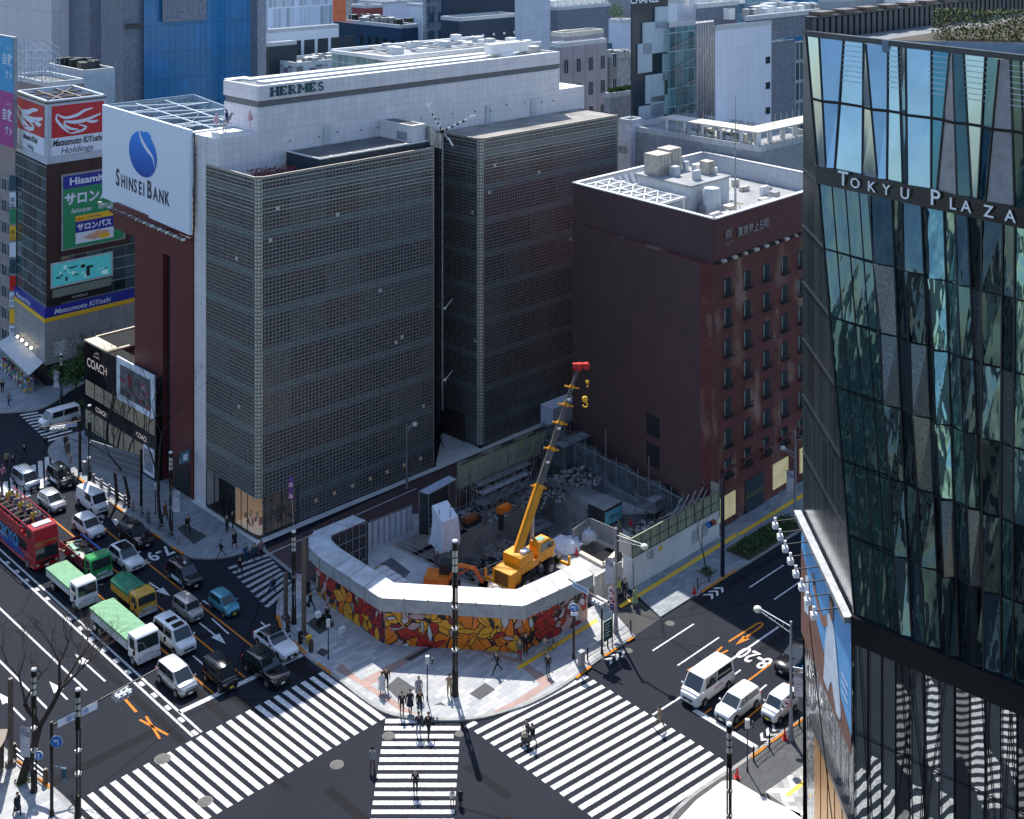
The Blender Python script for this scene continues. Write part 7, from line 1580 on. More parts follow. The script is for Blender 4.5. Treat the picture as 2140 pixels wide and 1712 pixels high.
car((206,1128),FWD,WHP,'white hatchback between the debris truck and the white panel van',4.4,1.78,1.52,.95,.92,.7,.28,.25,.06,-.38,-.47,1.0)
car((215,1077),FWD,WHP,'white windowless panel van on the left road',4.7,1.7,1.98,1.15,1.08,.95,glassm=WHP,trim=M['black'],cat='van',name='van',**VAN)
car((126,1073),FWD,SIL,'silver hatchback left of the white panel van',3.95,1.7,1.52,.95,.92,.72,.3,.27,.06,-.4,-.48,1.0)
car((146,1023),FWD,BKP,'black taxi just past the far zebra crossing',4.4,1.7,1.75,1.05,1.0,.82,.3,.27,.12,-.42,-.47,1.05,None,TINT,extra=taxi)
car((71,1028),FWD,GRP,'grey blue minivan on the far zebra crossing',4.2,1.7,1.8,1.0,.95,.8,.36,.36,.2,-.44,-.48,1.05,None,TINT,extra=ribs)
def shuttle(root,L,W,Ht,tw,hw,belt):
 for s in(-1,1):fr=FR(V(-1.6 if s<0 else 1.0,s*(hw+.012),.75),V(1 if s<0 else-1,0,0),UP);b=MB();text(b,fr,'SHUTTLE',.3,1.3,.05,.01,0);b.build('side_lettering',M['red'],root)
car((84,898),-dB,WHP,'white passenger van turning over the small zebra crossing at the far left',4.9,1.75,2.0,1.15,1.05,.92,glassm=TINT,cat='van',name='van',**VAN)
car((1437,1478),-dB,WHP,'tall white passenger van with red side lettering waiting on the right road',5.2,1.88,2.15,1.2,1.1,.95,glassm=TINT,cat='van',name='van',extra=shuttle,**VAN)
car((1507,1513),-dB,WHP,'white estate car between the two lane lines on the right road',4.35,1.7,1.55,.98,.93,.72,.29,.27,.1,-.44,-.48,1.02,None,TINT)
car((1603,1512),-dB,WHP,'small white high roofed car with a yellow plate beside the guard rail',3.4,1.48,1.65,1.0,.95,.75,.31,.29,.16,-.45,-.48,1.0,None,TINT,plate=PLATEY,wr=.27)
car((1632,1413),-dB,BKP,'glossy black saloon half hidden behind the faceted glass building',4.9,1.86,1.46,.93,.9,.72,.22,.18,-.02,-.28,-.4,.98)
car((1672,1446),-dB,paint('blue_car_paint',(.01,.12,.35)),'blue car almost hidden behind the side billboard',4.4,1.75,1.5,.95,.92,.7,.28,.25,.06,-.38,-.47,1.0)
# trucks
def truck(front,d,cabm,label,L=6.5,W=2.0,bedm=None,tarp=None,tarp_h=.0,cabh=2.2,load=None,sidez=1.5,cabl=1.6,tarp_peak=.25):
 root=thing('truck',V(0,0,0),label,'truck','vehicles on the roads');hw=W/2;x1=L/2;xc=x1-cabl
 b=MB();pr=[(x1-.03,.45),(x1,.9),(x1-.06,1.25),(x1-.3,cabh-.12),(x1-.5,cabh),(xc,cabh),(xc,.5)]
 vs=[V(x,-hw,z)for x,z in pr]+[V(x,hw,z)for x,z in pr];n=len(pr);b.add(vs,[tuple(range(n)),tuple(range(2*n-1,n-1,-1))]+[(i,n+i,n+(i+1)%n,(i+1)%n)for i in range(n)]);b.build('cab',cabm,root,merge=True,bevel=.07)
 b=MB();b.quad(V(x1-.04,-hw*.88,1.3),V(x1-.04,hw*.88,1.3),V(x1-.27,hw*.86,cabh-.2),V(x1-.27,-hw*.86,cabh-.2));b.build('windscreen',CARGL,root)
 for s in(-1,1):
  b=MB();y=s*(hw+.012);P=[V(x1-.32,y,1.3),V(xc+.35,y,1.3),V(xc+.35,y,cabh-.25),V(x1-.5,y,cabh-.25)];b.quad(*(P if s>0 else P[::-1]));b.build('side_window',CARGL,root)
  b=MB();b.box(V(x1-.02,s*hw*.78,.72),(.12,.3,.2));b.build('headlight',HEADL,root);b=MB();b.beam(V(x1-.1,s*hw,1.7),V(x1+.1,s*(hw+.3),1.75),.04);b.box(V(x1+.1,s*(hw+.32),1.55),(.06,.2,.42));b.build('mirror',M['black'],root)
 b=MB();b.box(V(x1+.01,0,.85),(.05,W*.5,.25));b.box(V(x1+.02,0,.45),(.15,W*.96,.22));b.build('bumper',M['lgrey'],root);b=MB();b.box(V(x1+.1,0,.46),(.03,.36,.18));b.build('number_plate',PLATE,root)
 b=MB();b.box(V(-.1,0,.65),(L-.4,W*.5,.25));b.build('chassis',M['dark'],root)
 xb0,xb1=-L/2,xc-.12;bm_=bedm or M['lgrey'];b=MB();b.box(V((xb0+xb1)/2,0,.95),(xb1-xb0,W,.12))
 for s in(-1,1):b.box(V((xb0+xb1)/2,s*(hw-.03),(1.0+sidez)/2),(xb1-xb0,.06,sidez-1.0))
 b.box(V(xb0+.03,0,(1.0+sidez)/2),(.06,W-.1,sidez-1.0));b.box(V(xb1-.03,0,(1.0+sidez)/2+.15),(.06,W-.1,sidez-.7));b.build('cargo_bed',bm_,root)
 if tarp:
  b=MB();nx=12;rows=[]
  for i in range(nx+1):
   x=xb0-.03+(xb1-xb0+.0)*i/nx;e=.04*math.sin(i*2.3)if tarp_peak>.1 else 0;z=sidez+tarp_h
   rows.append([V(x,-hw-.05,sidez-.18),V(x,-hw-.04,sidez+.02),V(x,-hw*.5,z+tarp_peak*.6+e),V(x,0,z+tarp_peak-e),V(x,hw*.5,z+tarp_peak*.6+e),V(x,hw+.04,sidez+.02),V(x,hw+.05,sidez-.18)])
  vs=[p for r_ in rows for p in r_];b.add(vs,[(i*7+j,i*7+j+1,(i+1)*7+j+1,(i+1)*7+j)for i in range(nx)for j in range(6)]+[tuple(range(6,-1,-1)),tuple(nx*7+j for j in range(7))],0,sm=False);b.build('tarpaulin',tarp,root)
 if load:load(root,xb0,xb1,hw,sidez)
 wheels(root,(x1-.75,-L*.28)+((-L*.28-.95,)if L>7.5 else()),hw,.38)
 return place(root,front,d,L)
TGR=mat('green_tarpaulin',(.16,.36,.2),.75,var=.2,scale=1.2,streak=.25);TG2=mat('deep_green_tarpaulin',(.02,.2,.1),.75,var=.35,scale=2)
truck((311,1387),FWD,WHP,'long white cabbed truck with a pale green tarpaulin near the stop line',8.6,2.2,M['lgrey'],TGR,.0,2.45,sidez=1.75,tarp_peak=.12)
truck((184,1272),FWD,WHP,'white cabbed truck with a green tarpaulin behind the long green covered truck',6.6,2.0,M['lgrey'],TGR,.0,2.3,sidez=1.6,tarp_peak=.08)
truck((309,1291),FWD,paint('ochre_paint',(.62,.33,.03)),'small orange yellow tipper truck with a dark green sheet over its load',5.2,1.9,paint('ochre_paint',(.62,.33,.03)),TG2,.05,2.1,sidez=1.75,tarp_peak=.4)
def debris(root,x0,x1,hw,sz):
 b=MB()
 for k in range(46):b.box(V(rnd.uniform(x0+.3,x1-.4),rnd.uniform(-hw+.25,hw-.25),rnd.uniform(1.1,1.65)),(rnd.uniform(.4,1.8),rnd.uniform(.1,.4),.08),rnd.uniform(-.4,.4)+(1.57 if k%3 else 0),k%4)
 b.build('timber_load',[M['wood'],M['cream'],M['brown'],mat('pale_green_net',(.3,.5,.38),.8)],root)
 for y,m_,nm in((hw-.0,M['blue'],'blue_side_board'),(-hw+.0,MAR,'maroon_side_board')):b=MB();b.box(V((x0+x1)/2,y,1.55),(x1-x0,.08,.6));b.build(nm,m_,root)
truck((214,1216),FWD,paint('truck_green',(.01,.3,.07)),'green cabbed open truck loaded with timber debris beside the red bus',6.8,2.15,MAR,None,0,2.3,debris,1.7)
def boxbody(root,x0,x1,hw,sz):b=MB();b.box(V((x0+x1)/2,0,2.2),(x1-x0,hw*2,2.4));b.build('box_body',M['signw'],root,bevel=.04)
q=G(1128,902);tr8=truck((1128,902),dB,WHP,'white box truck parked in the brick side street behind the crane boom',6.4,2.1,M['lgrey'],None,0,2.3,boxbody,1.2);tr8.location=q+dB*3.2-dA*1.2
# open top red sightseeing bus
bus=thing('sightseeing_bus',V(0,0,0),'red open top double deck sightseeing bus full of passengers at the left edge','bus','vehicles on the roads');L=11.0;hw=1.24;RD=paint('bus_red',(.42,.012,.018))
b=MB();b.box(V(-.4,0,1.75),(L-.8,hw*2,2.7));b.build('lower_body',RD,bus,bevel=.08)
b=MB();x=L/2;pr=[(x,.4),(x+.05,1.2),(x-.05,2.3),(x-.1,3.0),(x-.5,3.95),(x-.8,4.1),(x-1.9,4.1),(x-1.9,3.1),(x-.9,3.1),(x-.9,.4)]
vs=[V(a,-hw,z)for a,z in pr]+[V(a,hw,z)for a,z in pr];n=len(pr);
b.add(vs,[tuple(range(n)),tuple(range(2*n-1,n-1,-1))]+[(i,n+i,n+(i+1)%n,(i+1)%n)for i in range(n)]);b.build('front_body',RD,bus,merge=True,bevel=.08)
b=MB();b.quad(V(x+.06,-hw*.86,1.25),V(x+.06,hw*.86,1.25),V(x-.01,hw*.86,2.35),V(x-.01,-hw*.86,2.35));b.build('windscreen',CARGL,bus)
b=MB();b.quad(V(x-.06,-hw*.88,2.75),V(x-.06,hw*.88,2.75),V(x-.46,hw*.86,3.85),V(x-.46,-hw*.86,3.85));b.build('upper_windscreen',mat('upper_screen_amber',(.3,.27,.03),.12,var=.6,scale=4),bus)
b=MB();b.box(V(x-1.25,0,4.14),(.8,1.7,.08));b.build('roof_hatch',M['lgrey'],bus)
for s in(-1,1):
 b=MB();y=s*(hw+.012);b.box(V(-.6,y,2.05),(L-2.4,.02,.9));b.build('side_window',TINT,bus);b=MB();b.box(V(x-1.3,s*(hw+.01),3.5),(.9,.02,.6));b.build('upper_side_window',CARGL,bus)
 b=MB();b.tube(V(x-.2,s*hw*.75,.8),V(x+.08,s*hw*.75,.8),.13);b.build('headlight',HEADL,bus)
 b=MB();b.box(V(-1.5,s*hw,3.35),(7.8,.06,.5));b.build('upper_side_panel',RD,bus);b=MB();b.tube(V(-x+.1,s*hw,4.1),V(x-1.9,s*hw,4.1),.05);
 for k in range(6):b.tube(V(-x+.3+k*1.7,s*hw,3.5),V(-x+.3+k*1.7,s*hw,4.1),.03)
 b.build('handrail',RD,bus)
 fr=FR(V(-4.6 if s<0 else 3.4,s*(hw+.02),.7),V(1 if s<0 else-1,0,0),UP);b=MB();text(b,fr,'TOKYO',1.6,3.4,.6,.01,0,'CENTER',1.1,.03);flat(b,fr,curve2([(0,.3),(1.5,1.2),(3,.5),(5,1.4),(7,.6),(8,.2),(4,0)],4),.005,1);b.build('side_graphic',[mat('bus_cyan',(.05,.3,.6),.4),mat('bus_blue',(.02,.06,.3),.4)],bus)
b=MB();b.box(V(x+.04,0,.95),(.04,1.5,.25));b.build('grille',M['black'],bus);b=MB();b.box(V(x+.07,0,.6),(.03,.36,.18));b.build('number_plate',PLATE,bus)
for k in range(8):
 for s in(-1,1):
  b=MB();xx=-x+1.0+k*1.0;b.box(V(xx,s*.62,3.45),(.4,.85,.12));b.box(V(xx-.22,s*.62,3.75),(.08,.85,.6));b.build('seat',M['dark']if(k+s)%3 else M['grey'],bus)
wheels(bus,(x-1.6,-x+2.4),hw,.48);place(bus,(98,1192),FWD,L)
BUSM=Matrix.Translation(bus.location)@Matrix.Rotation(bus.rotation_euler.z,4,'Z')
# ---------------- people: one continuous skinned body per pose, shared by copies ----------------
def body(pose):
 J={};E=[]
 def j(n,p,r,par=None,k=0):J[n]=(V(*p),r);(E.append((par,n,k))if par else None)
 P=pose;ls,rs_=P.get('leg',(0,0)),None;l1,l2=P.get('leg',(0,0));a1,a2=P.get('arm',(0,0));sit=P.get('sit',False);lean=P.get('lean',.0);fem=P.get('f',1.0)
 j('pelvis',(0,0,.93),.125);j('waist',(0,.01+lean*.3,1.1),.115*fem,'pelvis',1);j('chest',(0,lean*.7,1.3),.14*fem,'waist',1);j('neck',(0,.0+lean,1.46),.05,'chest',2);j('head',(0,.02+lean*1.1,1.56),.075,'neck',2);j('brow',(0,.03+lean*1.1,1.64),.088,'head',2);j('crown',(0,.01+lean*1.1,1.71),.06,'brow',2);j('nose',(0,.125+lean*1.1,1.6),.014,'head',2)
 for s,lg,am in((-1,l1,a1),(1,l2,a2)):
  n='L' if s<0 else 'R';j(n+'hip',(s*.09,0,.87),.088,'pelvis',0)
  if sit:k_=(s*.11,.42,.86);an=(s*.11,.44,.45);to=(s*.11,.6,.42)
  else:k_=(s*.1,lg*.24+(.03 if lg<0 else.05),.49);an=(s*.09,lg*.44-(.08 if lg<0 else 0),.09+(.07 if lg<0 else 0));to=(an[0]+s*.02,an[1]+.15,.035)
  j(n+'knee',k_,.06,n+'hip',0);j(n+'ankle',an,.04,n+'knee',0);j(n+'toe',to,.036,n+'ankle',3)
  j(n+'sh',(s*.17*fem,lean*.85,1.39),.058,'chest',1);up=am if isinstance(am,tuple)else None
  e_=(s*.225,am*.16-.02+lean*.6,1.13)if not up else(s*.24,.1+lean,1.16);h_=(s*.235,am*.34+.04+lean*.4,.92)if not up else(s*.12,.3,1.2+up[0])
  j(n+'el',e_,.042,n+'sh',1);j(n+'wr',h_,.028,n+'el',1);d=(V(*h_)-V(*e_)).normalized();pm=V(*h_)+d*.06;j(n+'palm',pm,.026,n+'wr',2)
  for f in range(4):j(n+'f%d'%f,pm+d*(.075-.006*abs(f-1))+V(0,.014+(f-1.5)*.018,0),.009,n+'palm',2)
  j(n+'th',pm+V(-s*.02,.045,-.005),.01,n+'palm',2)
 names=list(J);me=bpy.data.meshes.new('sk');me.from_pydata([tuple(J[n][0])for n in names],[(names.index(a),names.index(b))for a,b,_ in E],[]);ob=bpy.data.objects.new('sk',me);COL.objects.link(ob)
 ob.modifiers.new('s','SKIN');sv=me.skin_vertices[0].data
 for i,n in enumerate(names):r=J[n][1];sv[i].radius=(r*(1.25 if n in('chest','waist','pelvis')else 1),r);sv[i].use_root=n=='pelvis'
 sb2=ob.modifiers.new('u','SUBSURF');sb2.levels=1;sb2.render_levels=1
 dg=bpy.context.evaluated_depsgraph_get();m2=bpy.data.meshes.new_from_object(ob.evaluated_get(dg));bpy.data.objects.remove(ob)
 segs_=[(J[a][0],J[b][0],k)for a,b,k in E];coat=P.get('coat',0)
 for p in m2.polygons:
  c=p.center;best=(9,0)
  for a,b,k in segs_:
   ab=b-a;t_=max(0,min(1,(c-a).dot(ab)/ab.dot(ab)));dd=(c-a-ab*t_).length
   if dd<best[0]:best=(dd,k)
  p.material_index=1 if(best[1]==0 and c.z>.84 and not sit)else best[1];p.use_smooth=True
 for k in range(4):m2.materials.append(M['ink'])
 m2.name='body';parts=[]
 hd=J['brow'][0];b=MB();lh=P.get('hair',0);n=10
 for z0 in(0,):
  vs=[];fs=[]
  for i in range(5):
   ph=i/4*1.75
   for k in range(n):a=2*math.pi*k/n;back=math.sin(a)<.35;r_=.098 if back else.088;zz=hd.z+.01+.1*math.cos(min(ph,1.2 if not back else 1.75))-(lh*.12*(i==4)if back else 0);rr=r_*math.sin(min(ph,1.2 if not back else 1.75))+.001;vs.append(V(hd.x+rr*math.cos(a),hd.y+rr*math.sin(a)-.008,zz))
  for i in range(4):
   for k in range(n):fs.append((i*n+k,(i+1)*n+k,(i+1)*n+(k+1)%n,i*n+(k+1)%n))
  b.add(vs,fs,0,sm=True)
 parts.append(('hair',b))
 if coat:
  b=MB();n=14;vs=[];rows=[(1.42,.1,.075),(1.36,.185,.105),(1.1,.165,.12),(.9,.19,.145),(.9-coat,.2+coat*.12,.17+coat*.12)]
  for z,rx,ry in rows:
   for k in range(n):a=2*math.pi*k/n;vs.append(V(rx*math.cos(a),ry*math.sin(a)+lean*max(0,(z-.9))*1.6,z))
  b.add(vs,[(i*n+k,(i+1)*n+k,(i+1)*n+(k+1)%n,i*n+(k+1)%n)for i in range(4)for k in range(n)],0,sm=True);parts.append(('coat',b))
 return m2,parts
POSES=dict(stand=body(dict(leg=(.08,-.05),arm=(.1,.0))),walk=body(dict(leg=(.9,-.9),arm=(-.8,.8),lean=.04)),walk2=body(dict(leg=(-.6,.7),arm=(.6,-.5),lean=.03,hair=1,f=.9)),coat=body(dict(leg=(.5,-.5),arm=(-.3,.3),coat=.35)),dress=body(dict(leg=(.15,-.1),arm=(.2,.1),coat=.5,f=.9,hair=1)),phone=body(dict(leg=(.1,0),arm=((.05,),.1))),push=body(dict(leg=(.6,-.6),arm=((-.1,),(-.1,)),lean=.1)),sit=body(dict(sit=True,arm=((-.15,),(-.15,)),lean=.02)))
PROTO={}
CM={}
def cm(c,sk=False):
 key='cloth_%d_%d_%d'%tuple(int(k*100)for k in c)
 if key not in CM:CM[key]=mat(key,c,.85,var=.25,scale=6)
 return CM[key]
SKIN=mat('skin_tone',(.5,.32,.23),.6,var=.08);HAIR=mat('dark_hair',(.015,.012,.011),.6)
BLK,NVY,GRY,TAN,WHT_,BLUE_,RED_,PNK,GRN,YL_=(.012,.012,.015),(.015,.02,.045),(.1,.1,.11),(.35,.26,.16),(.6,.6,.6),(.03,.09,.18),(.35,.02,.03),(.5,.2,.3),(.32,.4,.2),(.7,.5,.05)
def person(loc,ang,pose,top,bot,label,hairm=None,scale=1.0,bag=None,hat=None,group='pedestrians'):
 if pose not in PROTO:
  m2,parts=POSES[pose];r=bpy.data.objects.new('person',m2);COL.objects.link(r)
  for nm,b in parts:b.build(nm,HAIR,r)
  PROTO[pose]=r;o=r
 else:o=copy_tree(PROTO[pose])
 o.location=loc;o.rotation_euler=(0,0,ang);o.scale=(scale*1.22,scale*1.18,scale*1.06);tag(o,label,'person',group)
 for i,m_ in enumerate((cm(bot),cm(top),SKIN,M['ink'])):o.material_slots[i].link='OBJECT';o.material_slots[i].material=m_
 for ch in o.children:
  s=ch.material_slots[0];s.link='OBJECT';s.material=cm(top)if ch.name.startswith('coat')else(hat or hairm or HAIR)
 return o
def bagm(o,kind,m_):
 b=MB();
 if kind=='pack':b.box(V(0,-.2,1.22),(.28,.16,.42));nm='backpack'
 elif kind=='tote':b.box(V(.28,.08,.68),(.1,.3,.32));b.tube(V(.27,0,.84),V(.25,.06,.95),.01,n=4);nm='handbag'
 else:b.box(V(-.28,.06,.7),(.14,.22,.3));nm='shopping_bag'
 me_o=b.build(nm,m_);me_o.parent=o;return me_o
def hd(dx,dy):return math.atan2(dy,dx)-math.pi/2
TO,AW=hd(0,-1),hd(0,1);DL,DR,UL,UR=hd(dB.x*-1,-dB.y),hd(-dA.x,-dA.y),hd(dA.x,dA.y),hd(dB.x,dB.y)
PP=[((798,1450),TO,'dress',WHT_,WHT_,'woman in a long white outfit beside a man at the left paving diamond'),((807,1441),TO,'stand',BLK,BLK,'man in black standing just behind the woman in white at the paving diamond'),((840,1493),TO,'stand',BLK,GRY,'person in black top and grey trousers waiting leftmost at the kerb of the middle crossing'),((857,1490),TO,'coat',NVY,NVY,'person in a long navy coat waiting second from the left at the kerb'),((877,1489),TO,'stand',BLK,BLK,'person in black waiting third from the left at the kerb'),((875,1462),TO,'coat',(.3,.3,.33),BLK,'person in pale grey coat standing behind the group at the kerb'),((939,1456),AW,'phone',TAN,TAN,'person in tan clothes standing left of the tall central lamp column'),((1039,1407),DL,'walk',BLK,BLK,'man in black striding past the right paving diamond','x'),((875,1538),AW,'stand',NVY,(.15,.2,.3),'person in navy top on the third stripe of the middle crossing, the left one'),((895,1540),AW,'walk',BLK,BLK,'person in black starting over the middle crossing, the right one'),((778,1611),AW,'walk2',(.25,.25,.28),(.15,.05,.06),'woman in a grey top walking left of the middle crossing'),((868,1660),AW,'stand',BLK,BLK,'white haired man in black alone in the middle of the crossing'),((945,1685),AW,'stand',WHT_,(.25,.2,.1),'small child in white at the near end of the middle crossing'),((962,1684),AW,'coat',BLK,BLK,'adult in black coat walking beside the small child'),((1086,1379),TO,'stand',(.12,.14,.1),RED_,'person in olive top and red trousers at the right end of the mural'),((1098,1367),TO,'phone',BLK,BLK,'person in black leaning near the mural beside the one in red trousers'),((1145,1409),TO,'stand',BLK,NVY,'person in dark clothes walking towards the right crossing'),((1139,1373),AW,'stand',(.2,.24,.2),(.3,.28,.25),'person with a parked bicycle on the right pavement'),((1103,1551),DL,'push',GRY,BLK,'person bending over a pushchair on the right crossing'),((1113,1560),DL,'walk2',BLK,GRY,'woman in a black top walking beside the pushchair'),((1379,1526),UL,'walk',TAN,(.14,.13,.08),'person in tan jacket running at the far end of the right crossing'),((1327,1268),DR,'dress',GRN,GRN,'guard in a pale green raincoat at the driveway'),((1305,1251),TO,'stand',BLK,NVY,'man in dark jacket at the white hoarding corner'),((1293,1248),TO,'stand',(.55,.75,.1),NVY,'worker in a yellow green safety vest at the site gate'),((95,943),DR,'walk',BLK,BLK,'person in black stepping over the far left zebra by the kerb'),((51,960),UL,'walk',BLK,BLK,'person in black on the far zebra crossing, farthest back'),((14,976),UL,'walk2',TAN,BLK,'person with a tan top on the far zebra crossing'),((27,982),UL,'walk',NVY,NVY,'person in navy on the far zebra crossing beside the tan top'),((6,1006),UL,'walk2',PNK,(.1,.08,.1),'person in a pink top at the left edge on the far zebra'),((137,939),DR,'stand',BLK,GRY,'person in black on the paved corner beyond the far zebra'),((141,955),DR,'coat',(.16,.1,.08),BLK,'person in a brown coat on the paved corner'),((146,979),DR,'walk2',(.3,.3,.32),(.2,.25,.35),'person in pale top beside the black kerb post'),((211,924),UL,'coat',BLK,BLK,'person in a long black coat by the black shop front'),((345,1087),DR,'coat',(.18,.08,.06),BLK,'person in a rust brown coat behind a bare tree trunk'),((392,1113),DR,'walk',BLK,BLK,'man in black on the dark paving slab'),((474,1112),UR,'stand',(.06,.06,.06),BLK,'person in charcoal outside the glass block store window'),((486,1104),UR,'stand',BLK,BLK,'person in black beside the lit store window'),((462,1166),DL,'walk',BLK,GRY,'person in black walking to the kerb with white shoes'),((490,1146),DR,'coat',BLK,RED_,'person in a black coat with red stockings'),((513,1174),DR,'stand',BLUE_,(.03,.08,.14),'man in a blue shirt at the side street crossing'),((531,1174),DR,'walk2',(.02,.06,.08),NVY,'woman with long hair at the side street crossing'),((545,1165),DR,'walk2',(.3,.15,.18),BLK,'person with a pale bag at the stone edge band'),((501,1202),DR,'walk',BLK,BLK,'person in black on the side street crossing'),((569,1244),UL,'walk',BLUE_,NVY,'man with a backpack on the side street crossing'),((648,1277),DR,'walk',BLK,BLK,'man in a black suit with a case walking below the left mural'),((684,1306),DR,'stand',BLK,BLK,'rider in black standing by a white scooter'),((16,784),DR,'walk2',(.3,.2,.15),TAN,'woman in brown on the far left pavement'),((5,822),UL,'stand',BLK,BLK,'person in black at the far left pavement edge'),((18,849),DR,'walk2',(.25,.2,.2),NVY,'person with a bright blue bag near the far left kerb'),((920,938),DR,'walk',BLK,BLK,'man in black walking in the passage between the glass block volumes'),((36,1708),DR,'coat',NVY,NVY,'person in a navy coat at the bottom left corner'),((1130,1215),AW,'stand',(.1,.12,.2),GRY,'worker in blue grey in the site behind the canopy'),((912,1190),TO,'stand',GRY,(.12,.12,.15),'worker with a white helmet standing behind the orange excavator')]
onpave=lambda p:.13 if(p[0]>582 and 1226<p[1]<1500 and p[0]<1240 and not(p[0]in(1103,1113)))or(p[0]<560 and p[1]<1180 and p[0]>330)else 0
for i,e in enumerate(PP):
 sc=.68 if 'child' in e[5]else rnd.uniform(.96,1.05);o=person(G(*e[0],onpave(e[0])),e[1]+rnd.uniform(-.3,.3),e[2],e[3],e[4],e[5],hairm=M['white']if 'white haired' in e[5]or 'helmet' in e[5]else None,scale=sc)
 k=e[5]
 if 'backpack' in k:bagm(o,'pack',cm(BLK))
 elif 'bag' in k:bagm(o,'shop',cm((.05,.3,.6))if 'blue bag' in k else cm(WHT_))
 elif 'case' in k:bagm(o,'tote',cm(BLK))
# passengers on the open deck
cols=[BLK,NVY,YL_,WHT_,GRY,BLK,(.1,.12,.2),YL_,(.2,.25,.15),BLK,NVY,PNK];cn_=['black','navy','yellow','white','grey','black','blue grey','yellow','olive','black','navy','pink']
for k in range(8):
 for j_,y in enumerate((-.82,-.42,.42,.82)):
  if(k*4+j_)%7==3:continue
  p=BUSM@V(-4.5+k*1.0+.02,y,2.65);i=k*4+j_
  person(p,bus.rotation_euler.z-math.pi/2+rnd.uniform(-.3,.3),'sit',cols[i%12],cols[(i+5)%12],'passenger in %s, %s row from the bus front, %s'%(cn_[i%12],('eighth','seventh','sixth','fifth','fourth','third','second','first')[k],('road side seat','road side aisle seat','kerb side aisle seat','kerb side seat')[j_]),scale=.95,group='passengers seated on the open top bus')
# pushchair, bicycle, scooter
def wheelring(b,c,r,ax,mi=0):
 n=16;P=[c+ax*(r*math.cos(2*math.pi*k/n))+UP*(r*math.sin(2*math.pi*k/n))for k in range(n)]
 for k in range(n):b.tube(P[k],P[(k+1)%n],.025,n=5,mi=mi)
pc=thing('pushchair',G(1098,1556),'dark pushchair with a pale hood on the right crossing','pushchair');q=G(1097,1557);b=MB();b.ball(q+V(0,0,.8),.3,0,10,(.9,.9,.8));b.build('hood',mat('hood_cream',(.5,.42,.3),.8),pc);b=MB();b.box(q+V(0,0,.5),(.5,.42,.3),.8);b.tube(q+V(.1,.1,.6),q+V(.4,.4,1.0),.02);b.build('seat',M['ink'],pc)
for dx,dy in((.3,.1),(-.1,.35),(-.25,-.25),(.2,-.3)):b=MB();c=q+V(dx,dy,.12);b.tube(c-dA*.04,c+dA*.04,.12,n=12);b.build('wheel',M['rubber'],pc)
def bike(px,ax,lab,z=.13):
 t=thing('bicycle',G(*px,z),lab,'bicycle');q=G(*px,z);b=MB();f,r=q+ax*.52+V(0,0,.33),q-ax*.52+V(0,0,.33)
 for c in(f,r):w_=MB();wheelring(w_,c,.32,ax);w_.build('wheel',M['rubber'],t)
 s_,h_,m_=q-ax*.2+V(0,0,.8),q+ax*.4+V(0,0,.85),q+V(0,0,.3)
 for a,c in((s_,m_),(m_,h_),(s_,h_),(r,m_),(r,s_),(f,h_),(h_,h_+V(0,0,.15))):b.tube(a,c,.022,n=6)
 b.build('frame',M['dark'],t);b=MB();b.box(s_+V(0,0,.08),(.22,.12,.06));b.build('saddle',M['ink'],t)
bike((1150,1362),dB,'bicycle parked below the right end of the mural');bike((652,1228),V(.3,1,0).normalized(),'black bicycle leaning at the left end of the mural hoarding')
sc_=thing('scooter',G(676,1300,.13),'white and black delivery scooter parked on the corner pavement','scooter');q=G(676,1302,.13);ax=dB
for s_ in(-.55,.6):b=MB();c=q+ax*s_+V(0,0,.25);b.tube(c-dA*.07,c+dA*.07,.25,n=14);b.build('wheel',M['rubber'],sc_)
b=MB();b.beam(q+ax*-.6+V(0,0,.6),q+ax*.15+V(0,0,.55),.32,.35);b.beam(q+ax*.45+V(0,0,.3),q+ax*.35+V(0,0,1.0),.34,.12);b.beam(q+V(0,0,.3)-ax*.3,q+ax*.45+V(0,0,.3),.3,.1);b.build('body',M['black'],sc_,bevel=.04);b=MB();b.box(q-ax*.6+V(0,0,1.0),(.45,.45,.42),.77);b.build('carry_box',M['white'],sc_,bevel=.03);b=MB();b.beam(q+ax*.35+V(0,0,1.05)-dA*.3,q+ax*.35+V(0,0,1.05)+dA*.3,.05);b.build('handlebar',M['dark'],sc_)
